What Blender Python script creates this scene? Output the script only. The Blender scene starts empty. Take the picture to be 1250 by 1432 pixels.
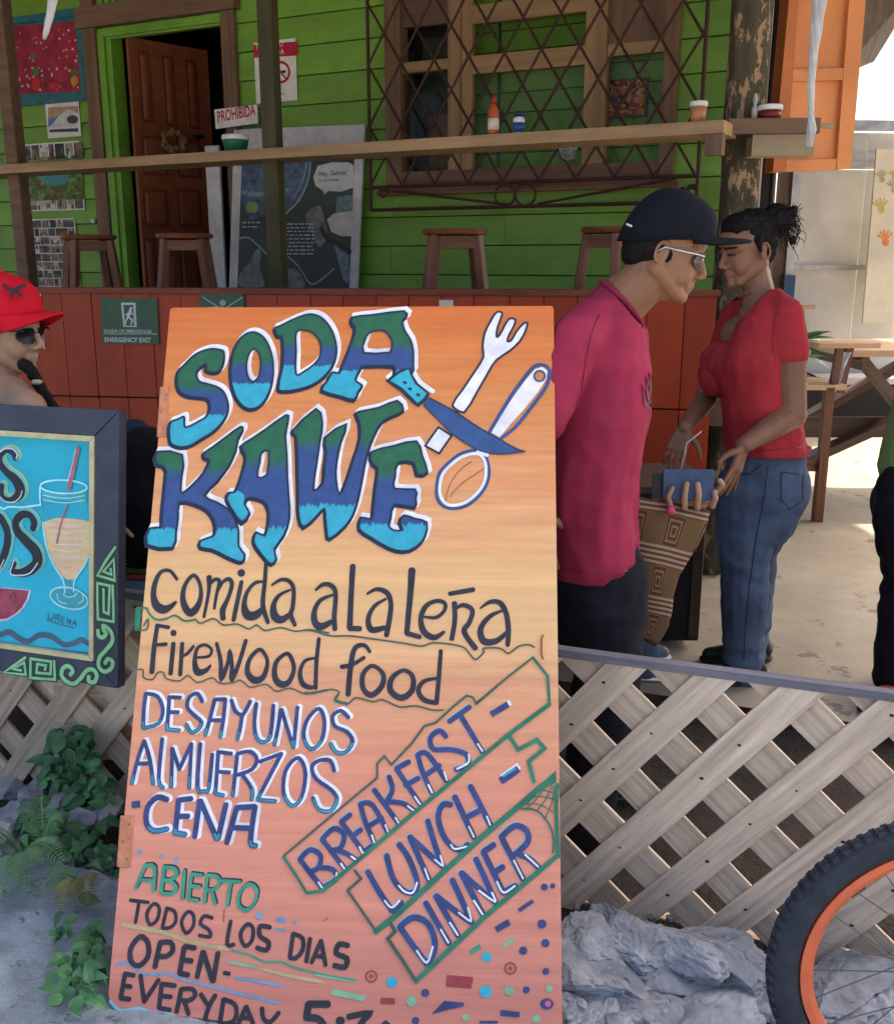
import bpy, bmesh, math, random
from mathutils import Vector, Matrix, noise
from mathutils.geometry import tessellate_polygon
C = bpy.context.scene
col = C.collection
R = math.radians
rng = random.Random(7)

# ------------------------------------------------------------------ camera, world, sun, exposure
CAM = Vector((0, 0, 1.5)); PITCH = R(14.1); F = 1400.0
cd = bpy.data.cameras.new('camera'); cam = bpy.data.objects.new('camera', cd); col.objects.link(cam)
cam.location = CAM; cam.rotation_euler = (R(90) - PITCH, 0, 0)
cd.sensor_fit = 'HORIZONTAL'; cd.sensor_width = 36; cd.lens = 36 * F / 1250; cd.clip_start = 0.05; cd.clip_end = 500
C.camera = cam
SUN_EL = R(52); SUN_AZ = R(52)           # azimuth measured from +Y (away from the camera) towards +X
w = bpy.data.worlds.new('World'); C.world = w; w.use_nodes = True
wn = w.node_tree.nodes; wl = w.node_tree.links; wn.clear()
sky = wn.new('ShaderNodeTexSky'); sky.sky_type = 'NISHITA'; sky.sun_disc = False
sky.sun_elevation = SUN_EL; sky.sun_rotation = SUN_AZ; sky.air_density = 0.7; sky.dust_density = 7.0; sky.ozone_density = 0.3
bg = wn.new('ShaderNodeBackground'); bg.inputs[1].default_value = 0.15
wo = wn.new('ShaderNodeOutputWorld'); wl.new(sky.outputs[0], bg.inputs[0]); wl.new(bg.outputs[0], wo.inputs[0])
sd = bpy.data.lights.new('sun', 'SUN'); sd.energy = 2.6; sd.angle = R(0.6); sd.color = (1.0, 0.94, 0.84)
so = bpy.data.objects.new('sun', sd); col.objects.link(so)
sdir = Vector((math.sin(SUN_AZ) * math.cos(SUN_EL), math.cos(SUN_AZ) * math.cos(SUN_EL), math.sin(SUN_EL)))
so.rotation_euler = sdir.to_track_quat('Z', 'Y').to_euler(); so.location = sdir * 20
C.view_settings.view_transform = 'Standard'; C.view_settings.look = 'None'; C.view_settings.gamma = 1
C.view_settings.exposure = 1.9
C.view_settings.use_curve_mapping = False
try:
    C.cycles.max_bounces = 8; C.cycles.diffuse_bounces = 5
except Exception: pass

# ------------------------------------------------------------------ helpers
WM = {}
def ray(px, py):
    dx = (px - 625) / F; dy = (716 - py) / F
    return Vector((dx, math.cos(PITCH) + math.sin(PITCH) * dy, -math.sin(PITCH) + math.cos(PITCH) * dy))
def at(px, py, Y):
    r = ray(px, py); return CAM + r * (Y / r.y)
def atz(px, py, Z):
    r = ray(px, py); return CAM + r * ((Z - CAM.z) / r.z)
class Fr:
    """a flat frame standing in the world: u runs along it, v up it, n out of it"""
    def __init__(s, O, u, v=Vector((0, 0, 1))):
        s.O = Vector(O); s.u = Vector(u).normalized(); s.n = s.u.cross(Vector(v)).normalized(); s.v = s.n.cross(s.u).normalized()
        s.M = Matrix((( s.u.x, s.v.x, s.n.x, s.O.x), (s.u.y, s.v.y, s.n.y, s.O.y), (s.u.z, s.v.z, s.n.z, s.O.z), (0, 0, 0, 1)))
    def loc(s, px, py):
        r = ray(px, py); t = (s.O - CAM).dot(s.n) / r.dot(s.n); P = CAM + r * t - s.O
        return (P.dot(s.u), P.dot(s.v))
    def P(s, a, b, c=0): return s.O + s.u * a + s.v * b + s.n * c
    def pix(s, px, py, c=0):
        a, b = s.loc(px, py); return s.P(a, b, c)
    def off(s, d): return Fr(s.O + s.n * d, s.u, s.v)
def yawframe(px, py, Y, yaw):
    return Fr(at(px, py, Y), (math.cos(R(yaw)), -math.sin(R(yaw)), 0))
def link(name, me, m, parent=None, M=None, smooth=False):
    o = bpy.data.objects.new(name, me); col.objects.link(o)
    if m is not None and len(me.materials) == 0:
        for k in (m if isinstance(m, (list, tuple)) else [m]): me.materials.append(k)
    M = M or Matrix(); o.matrix_basis = M; WM[o] = M.copy()
    if parent is not None:
        o.parent = parent; o.matrix_parent_inverse = WM[parent].inverted()
    if smooth:
        for p in me.polygons: p.use_smooth = True
    return o
def tag(o, label, cat, group=None, kind=None):
    o['label'] = label; o['category'] = cat
    if group: o['group'] = group
    if kind: o['kind'] = kind
    return o
def thing(name, label, cat, loc=(0, 0, 0), group=None, rz=0):
    o = bpy.data.objects.new(name, None); col.objects.link(o)
    o.empty_display_size = 0.1
    M = Matrix.Translation(Vector(loc)) @ Matrix.Rotation(rz, 4, 'Z'); o.matrix_basis = M; WM[o] = M.copy()
    return tag(o, label, cat, group)
def struct(name, me, m, smooth=False, M=None):
    o = link(name, me, m, None, M, smooth); o['kind'] = 'structure'; return o
def mesh(vs, fs, uv=None, cols=None, name='mesh'):
    me = bpy.data.meshes.new(name); me.from_pydata([tuple(v) for v in vs], [], fs); 
    if uv:
        l = me.uv_layers.new(name='UVMap')
        for i, lp in enumerate(me.loops): l.data[i].uv = uv[lp.vertex_index]
    if cols:
        a = me.color_attributes.new('Col', 'FLOAT_COLOR', 'CORNER')
        k = 0
        for p, c in zip(me.polygons, cols):
            for li in p.loop_indices: a.data[li].color = (c[0], c[1], c[2], 1)
    me.update(); return me
class MB:
    def __init__(s): s.v = []; s.f = []
    def add(s, vs, fs):
        b = len(s.v); s.v += [Vector(x) for x in vs]; s.f += [tuple(i + b for i in f) for f in fs]; return s
    def box(s, x0, x1, y0, y1, z0, z1, M=None):
        vs = [Vector((x, y, z)) for z in (z0, z1) for y in (y0, y1) for x in (x0, x1)]
        if M is not None: vs = [M @ v for v in vs]
        return s.add(vs, [(0, 2, 3, 1), (4, 5, 7, 6), (0, 1, 5, 4), (2, 6, 7, 3), (0, 4, 6, 2), (1, 3, 7, 5)])
    def bar(s, a, b, w, h, up=(0, 0, 1)):
        a = Vector(a); b = Vector(b); d = (b - a); L = d.length; d.normalize(); sd_ = d.cross(Vector(up)).normalized(); u = sd_.cross(d)
        M = Matrix(((d.x, sd_.x, u.x, a.x), (d.y, sd_.y, u.y, a.y), (d.z, sd_.z, u.z, a.z), (0, 0, 0, 1)))
        return s.box(0, L, -w / 2, w / 2, -h / 2, h / 2, M)
    def tube(s, pts, rad, n=8, cap=True):
        pts = [Vector(p) for p in pts]; rings = []
        if not isinstance(rad, (list, tuple)): rad = [rad] * len(pts)
        pu = None
        for i, p in enumerate(pts):
            d = (pts[min(i + 1, len(pts) - 1)] - pts[max(i - 1, 0)])
            if d.length < 1e-9: d = Vector((0, 0, 1))
            d.normalize()
            if pu is None: pu = d.orthogonal().normalized()
            pu = (pu - d * pu.dot(d)); 
            if pu.length < 1e-6: pu = d.orthogonal()
            pu.normalize(); q = d.cross(pu)
            rings.append([p + (pu * math.cos(2 * math.pi * k / n) + q * math.sin(2 * math.pi * k / n)) * rad[i] for k in range(n)])
        vs = [v for r_ in rings for v in r_]; fs = []
        for i in range(len(pts) - 1):
            for k in range(n): fs.append((i * n + k, i * n + (k + 1) % n, (i + 1) * n + (k + 1) % n, (i + 1) * n + k))
        if cap: fs.append(tuple(range(n - 1, -1, -1))); fs.append(tuple((len(pts) - 1) * n + k for k in range(n)))
        return s.add(vs, fs)
    def lathe(s, prof, c=(0, 0, 0), n=20):
        vs = []; c = Vector(c)
        for r_, z in prof: vs += [c + Vector((r_ * math.cos(2 * math.pi * k / n), r_ * math.sin(2 * math.pi * k / n), z)) for k in range(n)]
        fs = [(i * n + k, i * n + (k + 1) % n, (i + 1) * n + (k + 1) % n, (i + 1) * n + k) for i in range(len(prof) - 1) for k in range(n)]
        fs.append(tuple(range(n - 1, -1, -1))); fs.append(tuple((len(prof) - 1) * n + k for k in range(n)))
        return s.add(vs, fs)
    def ell(s, c, r, M=None, n=20, m=12):
        vs = []; c = Vector(c)
        vs.append(Vector((0, 0, r[2])))
        for i in range(1, m):
            th = math.pi * i / m
            for k in range(n):
                ph = 2 * math.pi * k / n
                vs.append(Vector((r[0] * math.sin(th) * math.cos(ph), r[1] * math.sin(th) * math.sin(ph), r[2] * math.cos(th))))
        vs.append(Vector((0, 0, -r[2])))
        fs = [(0, 1 + k, 1 + (k + 1) % n) for k in range(n)]
        for i in range(m - 2):
            for k in range(n): fs.append((1 + i * n + k, 1 + (i + 1) * n + k, 1 + (i + 1) * n + (k + 1) % n, 1 + i * n + (k + 1) % n))
        L = len(vs) - 1
        fs += [(L, 1 + (m - 2) * n + (k + 1) % n, 1 + (m - 2) * n + k) for k in range(n)]
        if M is not None: vs = [M @ v for v in vs]
        return s.add([v + c for v in vs], fs)
    def build(s, name, m, parent=None, M=None, smooth=False, bevel=0):
        me = mesh(s.v, s.f)
        if bevel:
            bm = bmesh.new(); bm.from_mesh(me); bmesh.ops.bevel(bm, geom=list(bm.edges), offset=bevel, segments=1, affect='EDGES', profile=0.5); bm.to_mesh(me); bm.free()
        return link(name, me, m, parent, M, smooth)
def srgb(r, g, b):
    f = lambda c: (c / 255 / 12.92) if c / 255 <= 0.04045 else ((c / 255 + 0.055) / 1.055) ** 2.4
    return (f(r), f(g), f(b))
def nodes(name, rough=0.6, spec=0.4, metal=0.0):
    m = bpy.data.materials.new(name); m.use_nodes = True; nt = m.node_tree; b = nt.nodes['Principled BSDF']
    b.inputs['Roughness'].default_value = rough; b.inputs['Specular IOR Level'].default_value = spec; b.inputs['Metallic'].default_value = metal
    return m, nt, b
def N(nt, t, **kw):
    n = nt.nodes.new(t)
    for k, v in kw.items():
        if k.startswith('i_'):
            key = k[2:]; key = int(key) if key.isdigit() else key
            n.inputs[key].default_value = v
        else: setattr(n, k, v)
    return n
def ramp(nt, fac, stops, interp='LINEAR'):
    r_ = nt.nodes.new('ShaderNodeValToRGB'); r_.color_ramp.interpolation = interp
    e = r_.color_ramp.elements
    while len(e) < len(stops): e.new(0.5)
    for k, (p, c) in zip(e, stops): k.position = p; k.color = (*c, 1) if len(c) == 3 else c
    nt.links.new(fac, r_.inputs[0]); return r_
def mat(name, c, rough=0.65, var=0.25, scale=6, c2=None, bump=0.15, bscale=None, stretch=(1, 1, 1), spec=0.35, metal=0, objvar=0.0, coord='Object', dirt=0.0, dist=0.003, c3=None, thr=0.62, grime=0.22):
    """two-tone mottled surface with fine relief; c3 shows in chips"""
    m, nt, b = nodes(name, rough, spec, metal); L = nt.links
    tc = N(nt, 'ShaderNodeTexCoord'); mp = N(nt, 'ShaderNodeMapping'); mp.inputs['Scale'].default_value = stretch
    L.new(tc.outputs[coord], mp.inputs[0])
    if objvar:
        oi = N(nt, 'ShaderNodeObjectInfo'); cm = N(nt, 'ShaderNodeCombineXYZ')
        mu = N(nt, 'ShaderNodeMath', operation='MULTIPLY', i_1=17.0); L.new(oi.outputs['Random'], mu.inputs[0])
        L.new(mu.outputs[0], cm.inputs[0]); L.new(mu.outputs[0], cm.inputs[1]); L.new(cm.outputs[0], mp.inputs['Location'])
    n1 = N(nt, 'ShaderNodeTexNoise', i_Scale=scale, i_Detail=7.0, i_Roughness=0.62); L.new(mp.outputs[0], n1.inputs['Vector'])
    if c2 is None: c2 = tuple(x * (1 - var) for x in c); c = tuple(min(1, x * (1 + var)) for x in c)
    rp = ramp(nt, n1.outputs[0], [(0.33, c2), (0.67, c)]); out = rp.outputs[0]
    if c3 is not None:
        n3 = N(nt, 'ShaderNodeTexNoise', i_Scale=scale * 1.7, i_Detail=8.0, i_Roughness=0.7); L.new(mp.outputs[0], n3.inputs['Vector'])
        r3 = ramp(nt, n3.outputs[0], [(thr, (0, 0, 0)), (thr + 0.02, (1, 1, 1))]); mx = N(nt, 'ShaderNodeMix', data_type='RGBA')
        mx.inputs['B'].default_value = (*c3, 1); L.new(r3.outputs[0], mx.inputs['Factor']); L.new(out, mx.inputs['A']); out = mx.outputs['Result']
    if objvar:
        hs = N(nt, 'ShaderNodeHueSaturation'); mr = N(nt, 'ShaderNodeMapRange', i_3=1 - objvar, i_4=1 + objvar)
        L.new(oi.outputs['Random'], mr.inputs[0]); L.new(mr.outputs[0], hs.inputs['Value']); L.new(out, hs.inputs['Color']); out = hs.outputs[0]
    if grime:
        n4 = N(nt, 'ShaderNodeTexNoise', i_Scale=max(1.1, scale * .3), i_Detail=8.0, i_Roughness=.7); L.new(tc.outputs[coord], n4.inputs['Vector']); m4 = N(nt, 'ShaderNodeMapRange', i_1=.32, i_2=.62, i_3=1 - grime, i_4=1 + grime * .4); L.new(n4.outputs[0], m4.inputs[0])
        h4 = N(nt, 'ShaderNodeHueSaturation'); L.new(m4.outputs[0], h4.inputs['Value']); L.new(out, h4.inputs['Color']); out = h4.outputs[0]
    L.new(out, b.inputs['Base Color'])
    n2 = N(nt, 'ShaderNodeTexNoise', i_Scale=bscale or scale * 5, i_Detail=6.0, i_Roughness=0.65); L.new(mp.outputs[0], n2.inputs['Vector'])
    bp = N(nt, 'ShaderNodeBump', i_Strength=bump, i_Distance=dist); L.new(n2.outputs[0], bp.inputs['Height']); L.new(bp.outputs[0], b.inputs['Normal'])
    mr2 = N(nt, 'ShaderNodeMapRange', i_3=max(0, rough - 0.15), i_4=min(1, rough + 0.15)); L.new(n2.outputs[0], mr2.inputs[0]); L.new(mr2.outputs[0], b.inputs['Roughness'])
    return m
def wood(name, c, c2, rough=0.7, scale=5, stretch=(0.25, 5, 5), objvar=0.15, bump=0.5, **k):
    return mat(name, c, rough, c2=c2, scale=scale, stretch=stretch, objvar=objvar, bump=bump, bscale=scale * 3, **k)
def flat(name, c, rough=0.55, **k):
    k.setdefault('var', 0.12); k.setdefault('bump', 0.08); k.setdefault('scale', 25)
    return mat(name, c, rough, **k)
def attrmat(name, rough=0.6, nz=0.25, scale=120):
    m, nt, b = nodes(name, rough, 0.3); a = N(nt, 'ShaderNodeAttribute', attribute_name='Col')
    tc = N(nt, 'ShaderNodeTexCoord'); n1 = N(nt, 'ShaderNodeTexNoise', i_Scale=scale, i_Detail=5.0); nt.links.new(tc.outputs['Object'], n1.inputs['Vector'])
    mr = N(nt, 'ShaderNodeMapRange', i_1=0.3, i_2=0.7, i_3=1 - nz, i_4=1 + nz); nt.links.new(n1.outputs[0], mr.inputs[0])
    hs = N(nt, 'ShaderNodeHueSaturation'); nt.links.new(mr.outputs[0], hs.inputs['Value']); nt.links.new(a.outputs['Color'], hs.inputs['Color']); nt.links.new(hs.outputs[0], b.inputs['Base Color'])
    return m
# ---- flat painting in a frame
class Paint:
    """brush strokes and filled shapes lying on a frame, collected per colour; crop() sets how the traced points are read"""
    def __init__(s, fr, base=0.0006): s.fr = fr; s.m = {}; s.cr = (0, 0, 1); s.k = 0; s.base = base; s.sh = (0, 0)
    def crop(s, ox, oy, sc): s.cr = (ox, oy, sc); return s
    def px(s, p): return (s.cr[0] + (p[0]) / s.cr[2], s.cr[1] + (p[1]) / s.cr[2])
    def loc(s, p):
        q = s.px(p); return s.fr.loc(q[0] + s.sh[0], q[1] + s.sh[1])
    def get(s, key): return s.m.setdefault(key, ([], [], []))
    def smooth(s, pts, closed, sub=4):
        n = len(pts)
        if n < 3: return pts
        out = []
        rngi = range(n if closed else n - 1)
        for i in rngi:
            g = lambda j: pts[j % n] if closed else pts[max(0, min(n - 1, j))]
            p0, p1, p2, p3 = g(i - 1), g(i), g(i + 1), g(i + 2)
            for t in range(sub):
                t /= sub
                out.append(tuple(0.5 * (2 * b + (c - a) * t + (2 * a - 5 * b + 4 * c - d) * t * t + (3 * b - a - 3 * c + d) * t ** 3) for a, b, c, d in zip(p0, p1, p2, p3)))
        if not closed: out.append(pts[-1])
        return out
    def stroke(s, key, pts, w, closed=False, lift=0.0, curve=True, sub=4, round_=True):
        """pts (x,y) or (x,y,w) in crop units"""
        pts = [(p[0], p[1], p[2] if len(p) > 2 else w) for p in pts]
        if closed and pts[0][:2] == pts[-1][:2]: pts = pts[:-1]
        if curve: pts = s.smooth(pts, closed, sub)
        q = []
        for p in pts:
            a = s.loc(p); a2 = s.loc((p[0] + 1, p[1])); q.append((a[0], a[1], p[2] * abs(a2[0] - a[0]) / 2))
        n = len(q); vs, fs, uv = s.get(key); b0 = len(vs); s.k += 1
        z0 = s.base + lift + (s.k % 40) * 0.000012
        L = []
        if not closed and round_ and n > 1:     # rounded brush ends
            d = Vector((q[0][0] - q[1][0], q[0][1] - q[1][1])).normalized(); d2 = Vector((q[-1][0] - q[-2][0], q[-1][1] - q[-2][1])).normalized()
            r0, r1 = q[0][2], q[-1][2]
            q = [(q[0][0] + d.x * r0 * .75, q[0][1] + d.y * r0 * .75, r0 * .35), (q[0][0] + d.x * r0 * .4, q[0][1] + d.y * r0 * .4, r0 * .82)] + q + [(q[-1][0] + d2.x * r1 * .4, q[-1][1] + d2.y * r1 * .4, r1 * .82), (q[-1][0] + d2.x * r1 * .75, q[-1][1] + d2.y * r1 * .75, r1 * .35)]
            n = len(q)
        for i in range(n):
            if closed: a, c = q[i - 1], q[(i + 1) % n]
            else: a, c = q[max(0, i - 1)], q[min(n - 1, i + 1)]
            p = q[i]
            d1 = Vector((p[0] - a[0], p[1] - a[1])); d2 = Vector((c[0] - p[0], c[1] - p[1]))
            if d1.length < 1e-9: d1 = d2
            if d2.length < 1e-9: d2 = d1
            d1.normalize(); d2.normalize(); t = d1 + d2
            if t.length < 1e-3: t = d1
            t.normalize(); nn = Vector((-t.y, t.x)); mi = 1 / max(0.6, nn.dot(Vector((-d1.y, d1.x))))
            wob = 1 + 0.07 * noise.noise(Vector((p[0] * 60, p[1] * 60, s.k)))
            h = p[2] * mi * wob; z = z0 + i * 0.000004
            L.append((p[0] + nn.x * h, p[1] + nn.y * h, z)); L.append((p[0] - nn.x * h, p[1] - nn.y * h, z))
        vs += L; uv += [(v[0], v[1]) for v in L]
        for i in range(n if closed else n - 1):
            j = (i + 1) % n; fs.append((b0 + 2 * i, b0 + 2 * i + 1, b0 + 2 * j + 1, b0 + 2 * j))
    def fill(s, key, loops, lift=0.0, curve=False, sub=3, vr=None):
        if not isinstance(loops[0][0], (list, tuple)): loops = [loops]
        L3 = []
        for lp in loops:
            if curve: lp = s.smooth([tuple(p[:2]) for p in lp], True, sub)
            L3.append([Vector((*s.loc(p), 0)) for p in lp])
        tris = tessellate_polygon(L3); vs, fs, uv = s.get(key); b0 = len(vs); s.k += 1; z = s.base + lift + (s.k % 40) * 0.000012
        fl = [v for l in L3 for v in l]; ys = [v.y for v in L3[0]]; y0, y1 = (min(ys), max(ys)) if vr is None else vr
        vs += [(v.x, v.y, z) for v in fl]; uv += [(v.x, (v.y - y0) / (y1 - y0)) for v in fl]
        for t in tris:
            a, b, c = (fl[i] for i in t)
            if (b - a).cross(c - a).z < 0: t = (t[0], t[2], t[1])
            fs.append(tuple(b0 + i for i in t))
    def disc(s, key, x, y, r, r2=None, ang=0, lift=0.0, n=18, jit=0.06):
        r2 = r2 or r
        s.fill(key, [(x + (r * math.cos(t) * math.cos(ang) - r2 * math.sin(t) * math.sin(ang)) * (1 + jit * noise.noise(Vector((x, y, t)))), y + r * math.cos(t) * math.sin(ang) + r2 * math.sin(t) * math.cos(ang)) for t in [2 * math.pi * k / n for k in range(n)]], lift)
    def rect(s, key, x0, y0, x1, y1, lift=0.0): s.fill(key, [(x0, y0), (x1, y0), (x1, y1), (x0, y1)], lift)
    def flush(s, name, mats, parent):
        out = []
        for key, (vs, fs, uv) in s.m.items():
            out.append(link(name, mesh(vs, fs, uv), mats[key], parent, s.fr.M))
        s.m = {}; return out
def text(fr, body, px, py, h, m, parent, name='lettering', lift=0.002, wide=1.0, align='LEFT', ang=0, bold=0.0):
    """printed text standing in a frame; (px,py) is where its baseline starts, h its height in pixels of the photograph"""
    cu = bpy.data.curves.new('t', 'FONT'); cu.body = body; cu.size = 1; cu.align_x = align; cu.offset = bold; cu.resolution_u = 3
    o = bpy.data.objects.new('t', cu); col.objects.link(o)
    dg = bpy.context.evaluated_depsgraph_get(); me = bpy.data.meshes.new_from_object(o.evaluated_get(dg)); bpy.data.objects.remove(o); bpy.data.curves.remove(cu)
    a, b = fr.loc(px, py); a2, b2 = fr.loc(px, py - h); sc = (b2 - b) / 0.72
    me.materials.clear()
    for v in me.vertices:
        x = v.co.x * sc * wide; y = v.co.y * sc; v.co = (a + x * math.cos(ang) - y * math.sin(ang), b + x * math.sin(ang) + y * math.cos(ang), lift)
    return link(name, me, m, parent, fr.M)
def boxfr(fr, a0, a1, b0, b1, c0, c1, name, m, parent, bevel=0.0):
    """a board standing in a frame; its own x runs along its longer side so that grain follows it"""
    mb = MB(); L = a1 - a0; H = b1 - b0; T = c1 - c0
    if L >= H:
        mb.box(-L / 2, L / 2, -H / 2, H / 2, -T / 2, T / 2); M = fr.M @ Matrix.Translation(((a0 + a1) / 2, (b0 + b1) / 2, (c0 + c1) / 2))
    else:
        mb.box(-H / 2, H / 2, -L / 2, L / 2, -T / 2, T / 2); M = fr.M @ Matrix.Translation(((a0 + a1) / 2, (b0 + b1) / 2, (c0 + c1) / 2)) @ Matrix.Rotation(R(90), 4, 'Z')
    return mb.build(name, m, parent, M, bevel=bevel)
def beam(a, b, w, h, name, m, parent, up=(0, 0, 1), bevel=0.0):
    a = Vector(a); b = Vector(b); d = b - a; L = d.length; d.normalize(); s_ = Vector(up).cross(d).normalized(); u = d.cross(s_); c = (a + b) / 2
    M = Matrix(((d.x, s_.x, u.x, c.x), (d.y, s_.y, u.y, c.y), (d.z, s_.z, u.z, c.z), (0, 0, 0, 1)))
    return MB().box(-L / 2, L / 2, -w / 2, w / 2, -h / 2, h / 2).build(name, m, parent, M, bevel=bevel)
def collage(fr, px0, py0, px1, py1, nx, ny, pal, lift, name, m, parent, seed=1, gap=.05):
    """a printed sheet made of small colour patches (flat print)"""
    r_ = random.Random(seed); a0, b1 = fr.loc(px0, py0); a1, b0 = fr.loc(px1, py1)
    xs = [a0 + (a1 - a0) * (i + (r_.uniform(-.3, .3) if 0 < i < nx else 0)) / nx for i in range(nx + 1)]; vs = []; fs = []; cs = []
    def put(x0, x1, y0, y1, z, c): k = len(vs); vs.extend([(x0, y0, z), (x1, y0, z), (x1, y1, z), (x0, y1, z)]); fs.append((k, k + 1, k + 2, k + 3)); cs.append(tuple(min(1, max(0, q)) for q in c))
    for j in range(ny):
        xs = [a0 + (a1 - a0) * (i + (r_.uniform(-.35, .35) if 0 < i < nx else 0)) / nx for i in range(nx + 1)]; y0 = b0 + (b1 - b0) * j / ny; y1 = b0 + (b1 - b0) * (j + 1) / ny
        for i in range(nx):
            g = gap * (y1 - y0); x0, x1, p0, p1 = xs[i] + g, xs[i + 1] - g, y0 + g, y1 - g; c1 = r_.choice(pal); c2 = r_.choice(pal); hz = p0 + (p1 - p0) * r_.uniform(.3, .7); f = r_.uniform(.6, 1.35)
            put(x0, x1, p0, hz, lift, [q * f for q in c1]); put(x0, x1, hz, p1, lift, [q * f * 1.15 for q in c2])
            for _ in range(3):
                cx = r_.uniform(x0, x1); cy = r_.uniform(p0, p1); w_ = (x1 - x0) * r_.uniform(.08, .22); h_ = (p1 - p0) * r_.uniform(.08, .3); c3 = r_.choice(pal); f3 = r_.uniform(.4, 1.5)
                put(max(x0, cx - w_), min(x1, cx + w_), max(p0, cy - h_), min(p1, cy + h_), lift + .0003 * (_ + 1), [q * f3 for q in c3])
    return link(name, mesh(vs, fs, None, cs), m, parent, fr.M)

# ------------------------------------------------------------------ materials
M = {}
M['green'] = mat('green_paint', (0.185, 0.38, 0.05), 0.5, c2=(0.15, 0.30, 0.036), scale=3, stretch=(0.5, 2, 1), objvar=0.10, bump=0.25, bscale=30, c3=(0.11, 0.19, 0.035), thr=0.655)
M['greentrim'] = mat('green_trim_paint', (0.16, 0.36, 0.04), 0.5, var=0.15, bump=0.2, bscale=30)
M['redplank'] = mat('red_orange_paint', (0.42, 0.050, 0.010), 0.5, c2=(0.30, 0.034, 0.008), scale=3, stretch=(0.4, 2, 1), objvar=0.12, bump=0.3, bscale=25, c3=(0.16, 0.03, 0.012), thr=0.66)
M['greywood'] = wood('weathered_grey_wood', (0.86, 0.68, 0.50), (0.52, 0.395, 0.285), 0.88, scale=5, stretch=(0.55, 11, 11), bump=1.0, c3=(0.24, 0.175, 0.125), thr=0.675, dist=.004, objvar=0.16)
M['greyrail'] = wood('grey_purple_rail_wood', (0.24, 0.225, 0.25), (0.14, 0.13, 0.15), 0.85, scale=6, stretch=(0.4, 10, 10), bump=0.8)
M['tanwood'] = wood('tan_wood', (0.42, 0.27, 0.13), (0.27, 0.16, 0.08), 0.7)
M['palewood'] = wood('pale_new_wood', (0.42, 0.32, 0.19), (0.32, 0.24, 0.14), 0.7)
M['darkwood'] = wood('dark_brown_wood', (0.15, 0.085, 0.05), (0.08, 0.045, 0.03), 0.6)
M['brownframe'] = wood('brown_frame_wood', (0.22, 0.125, 0.075), (0.13, 0.075, 0.048), 0.7)
M['stoolwood'] = wood('varnished_red_wood', (0.23, 0.075, 0.03), (0.10, 0.034, 0.016), 0.4, scale=5)
M['tablewood'] = wood('varnished_table_wood', (0.62, 0.40, 0.22), (0.46, 0.28, 0.15), 0.35)
M['doorwood'] = mat('door_brown_paint', (0.27, 0.085, 0.035), 0.45, c2=(0.20, 0.062, 0.026), scale=4, stretch=(3, 3, .5), bump=0.2, bscale=20)
M['doorgroove'] = flat('door_groove', (0.16, 0.03, 0.015))
M['orange'] = mat('orange_paint', (0.72, 0.27, 0.085), 0.5, c2=(0.62, 0.22, 0.065), scale=3, bump=0.2, bscale=25)
M['orangeshade'] = mat('orange_side_shade', (0.50, 0.15, 0.035), 0.5, var=0.12, scale=3, bump=0.2)  # darker copy of the orange, shade put into the shutter's side face
M['greenpost'] = mat('mossy_post_paint', (0.085, 0.075, 0.03), 0.7, c2=(0.05, 0.045, 0.02), scale=6, stretch=(2, 2, .4), bump=0.4)
M['peel'] = mat('peeling_post', (0.085, 0.07, 0.035), 0.8, c2=(0.05, 0.042, 0.022), scale=5, stretch=(2.2, 2.2, 0.8), bump=0.9, bscale=22, c3=(0.36, 0.22, 0.12), thr=0.545, dist=0.008)
M['iron'] = mat('rusty_painted_iron', (0.075, 0.020, 0.016), 0.55, c2=(0.035, 0.012, 0.010), scale=30, bump=0.4)
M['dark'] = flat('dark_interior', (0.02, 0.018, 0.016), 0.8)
M['darkgap'] = flat('dark_gap', (0.02, 0.03, 0.01), 0.9)
M['white'] = flat('white_board', (0.52, 0.51, 0.50), 0.5, var=0.08)
M['paper'] = flat('white_paper', (0.72, 0.71, 0.69), 0.6, var=0.05)
M['black'] = flat('black_paint', (0.012, 0.012, 0.014), 0.5)
M['greymetal'] = mat('galvanised_metal', (0.42, 0.42, 0.43), 0.45, c2=(0.28, 0.28, 0.29), metal=0.6, scale=10)
M['greywall'] = mat('grey_panel', (0.55, 0.53, 0.50), 0.7, var=0.07, scale=1.6, bump=0.2, bscale=40)
M['handboard'] = mat('pale_board', (0.66, 0.60, 0.46), 0.7, var=0.1, scale=3)
M['roof'] = mat('roof_underside', (0.16, 0.13, 0.11), 0.8, c2=(0.09, 0.075, 0.065), scale=4, stretch=(6, .5, 1))
M['glass'], _nt, _b = nodes('glass', 0.05, 0.5); _b.inputs['Transmission Weight'].default_value = 0.9; _b.inputs['Base Color'].default_value = (0.85, 0.9, 0.88, 1)
M['pane'] = bpy.data.materials.new('window_pane_glass'); M['pane'].use_nodes = True; _nt = M['pane'].node_tree; _nt.nodes.clear()
_o = _nt.nodes.new('ShaderNodeOutputMaterial'); _m = _nt.nodes.new('ShaderNodeMixShader'); _t = _nt.nodes.new('ShaderNodeBsdfTransparent'); _g = _nt.nodes.new('ShaderNodeBsdfGlossy'); _g.inputs['Roughness'].default_value = .08
_t.inputs[0].default_value = (.84, .86, .80, 1); _m.inputs[0].default_value = .008; _nt.links.new(_t.outputs[0], _m.inputs[1]); _nt.links.new(_g.outputs[0], _m.inputs[2]); _nt.links.new(_m.outputs[0], _o.inputs[0])
M['rock'] = mat('blue_grey_rock', (0.38, 0.395, 0.42), 0.85, c2=(0.15, 0.158, 0.18), scale=9, bump=1.0, bscale=16, c3=(0.40, 0.41, 0.42), thr=0.63, dist=0.014, objvar=0.18)
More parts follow.
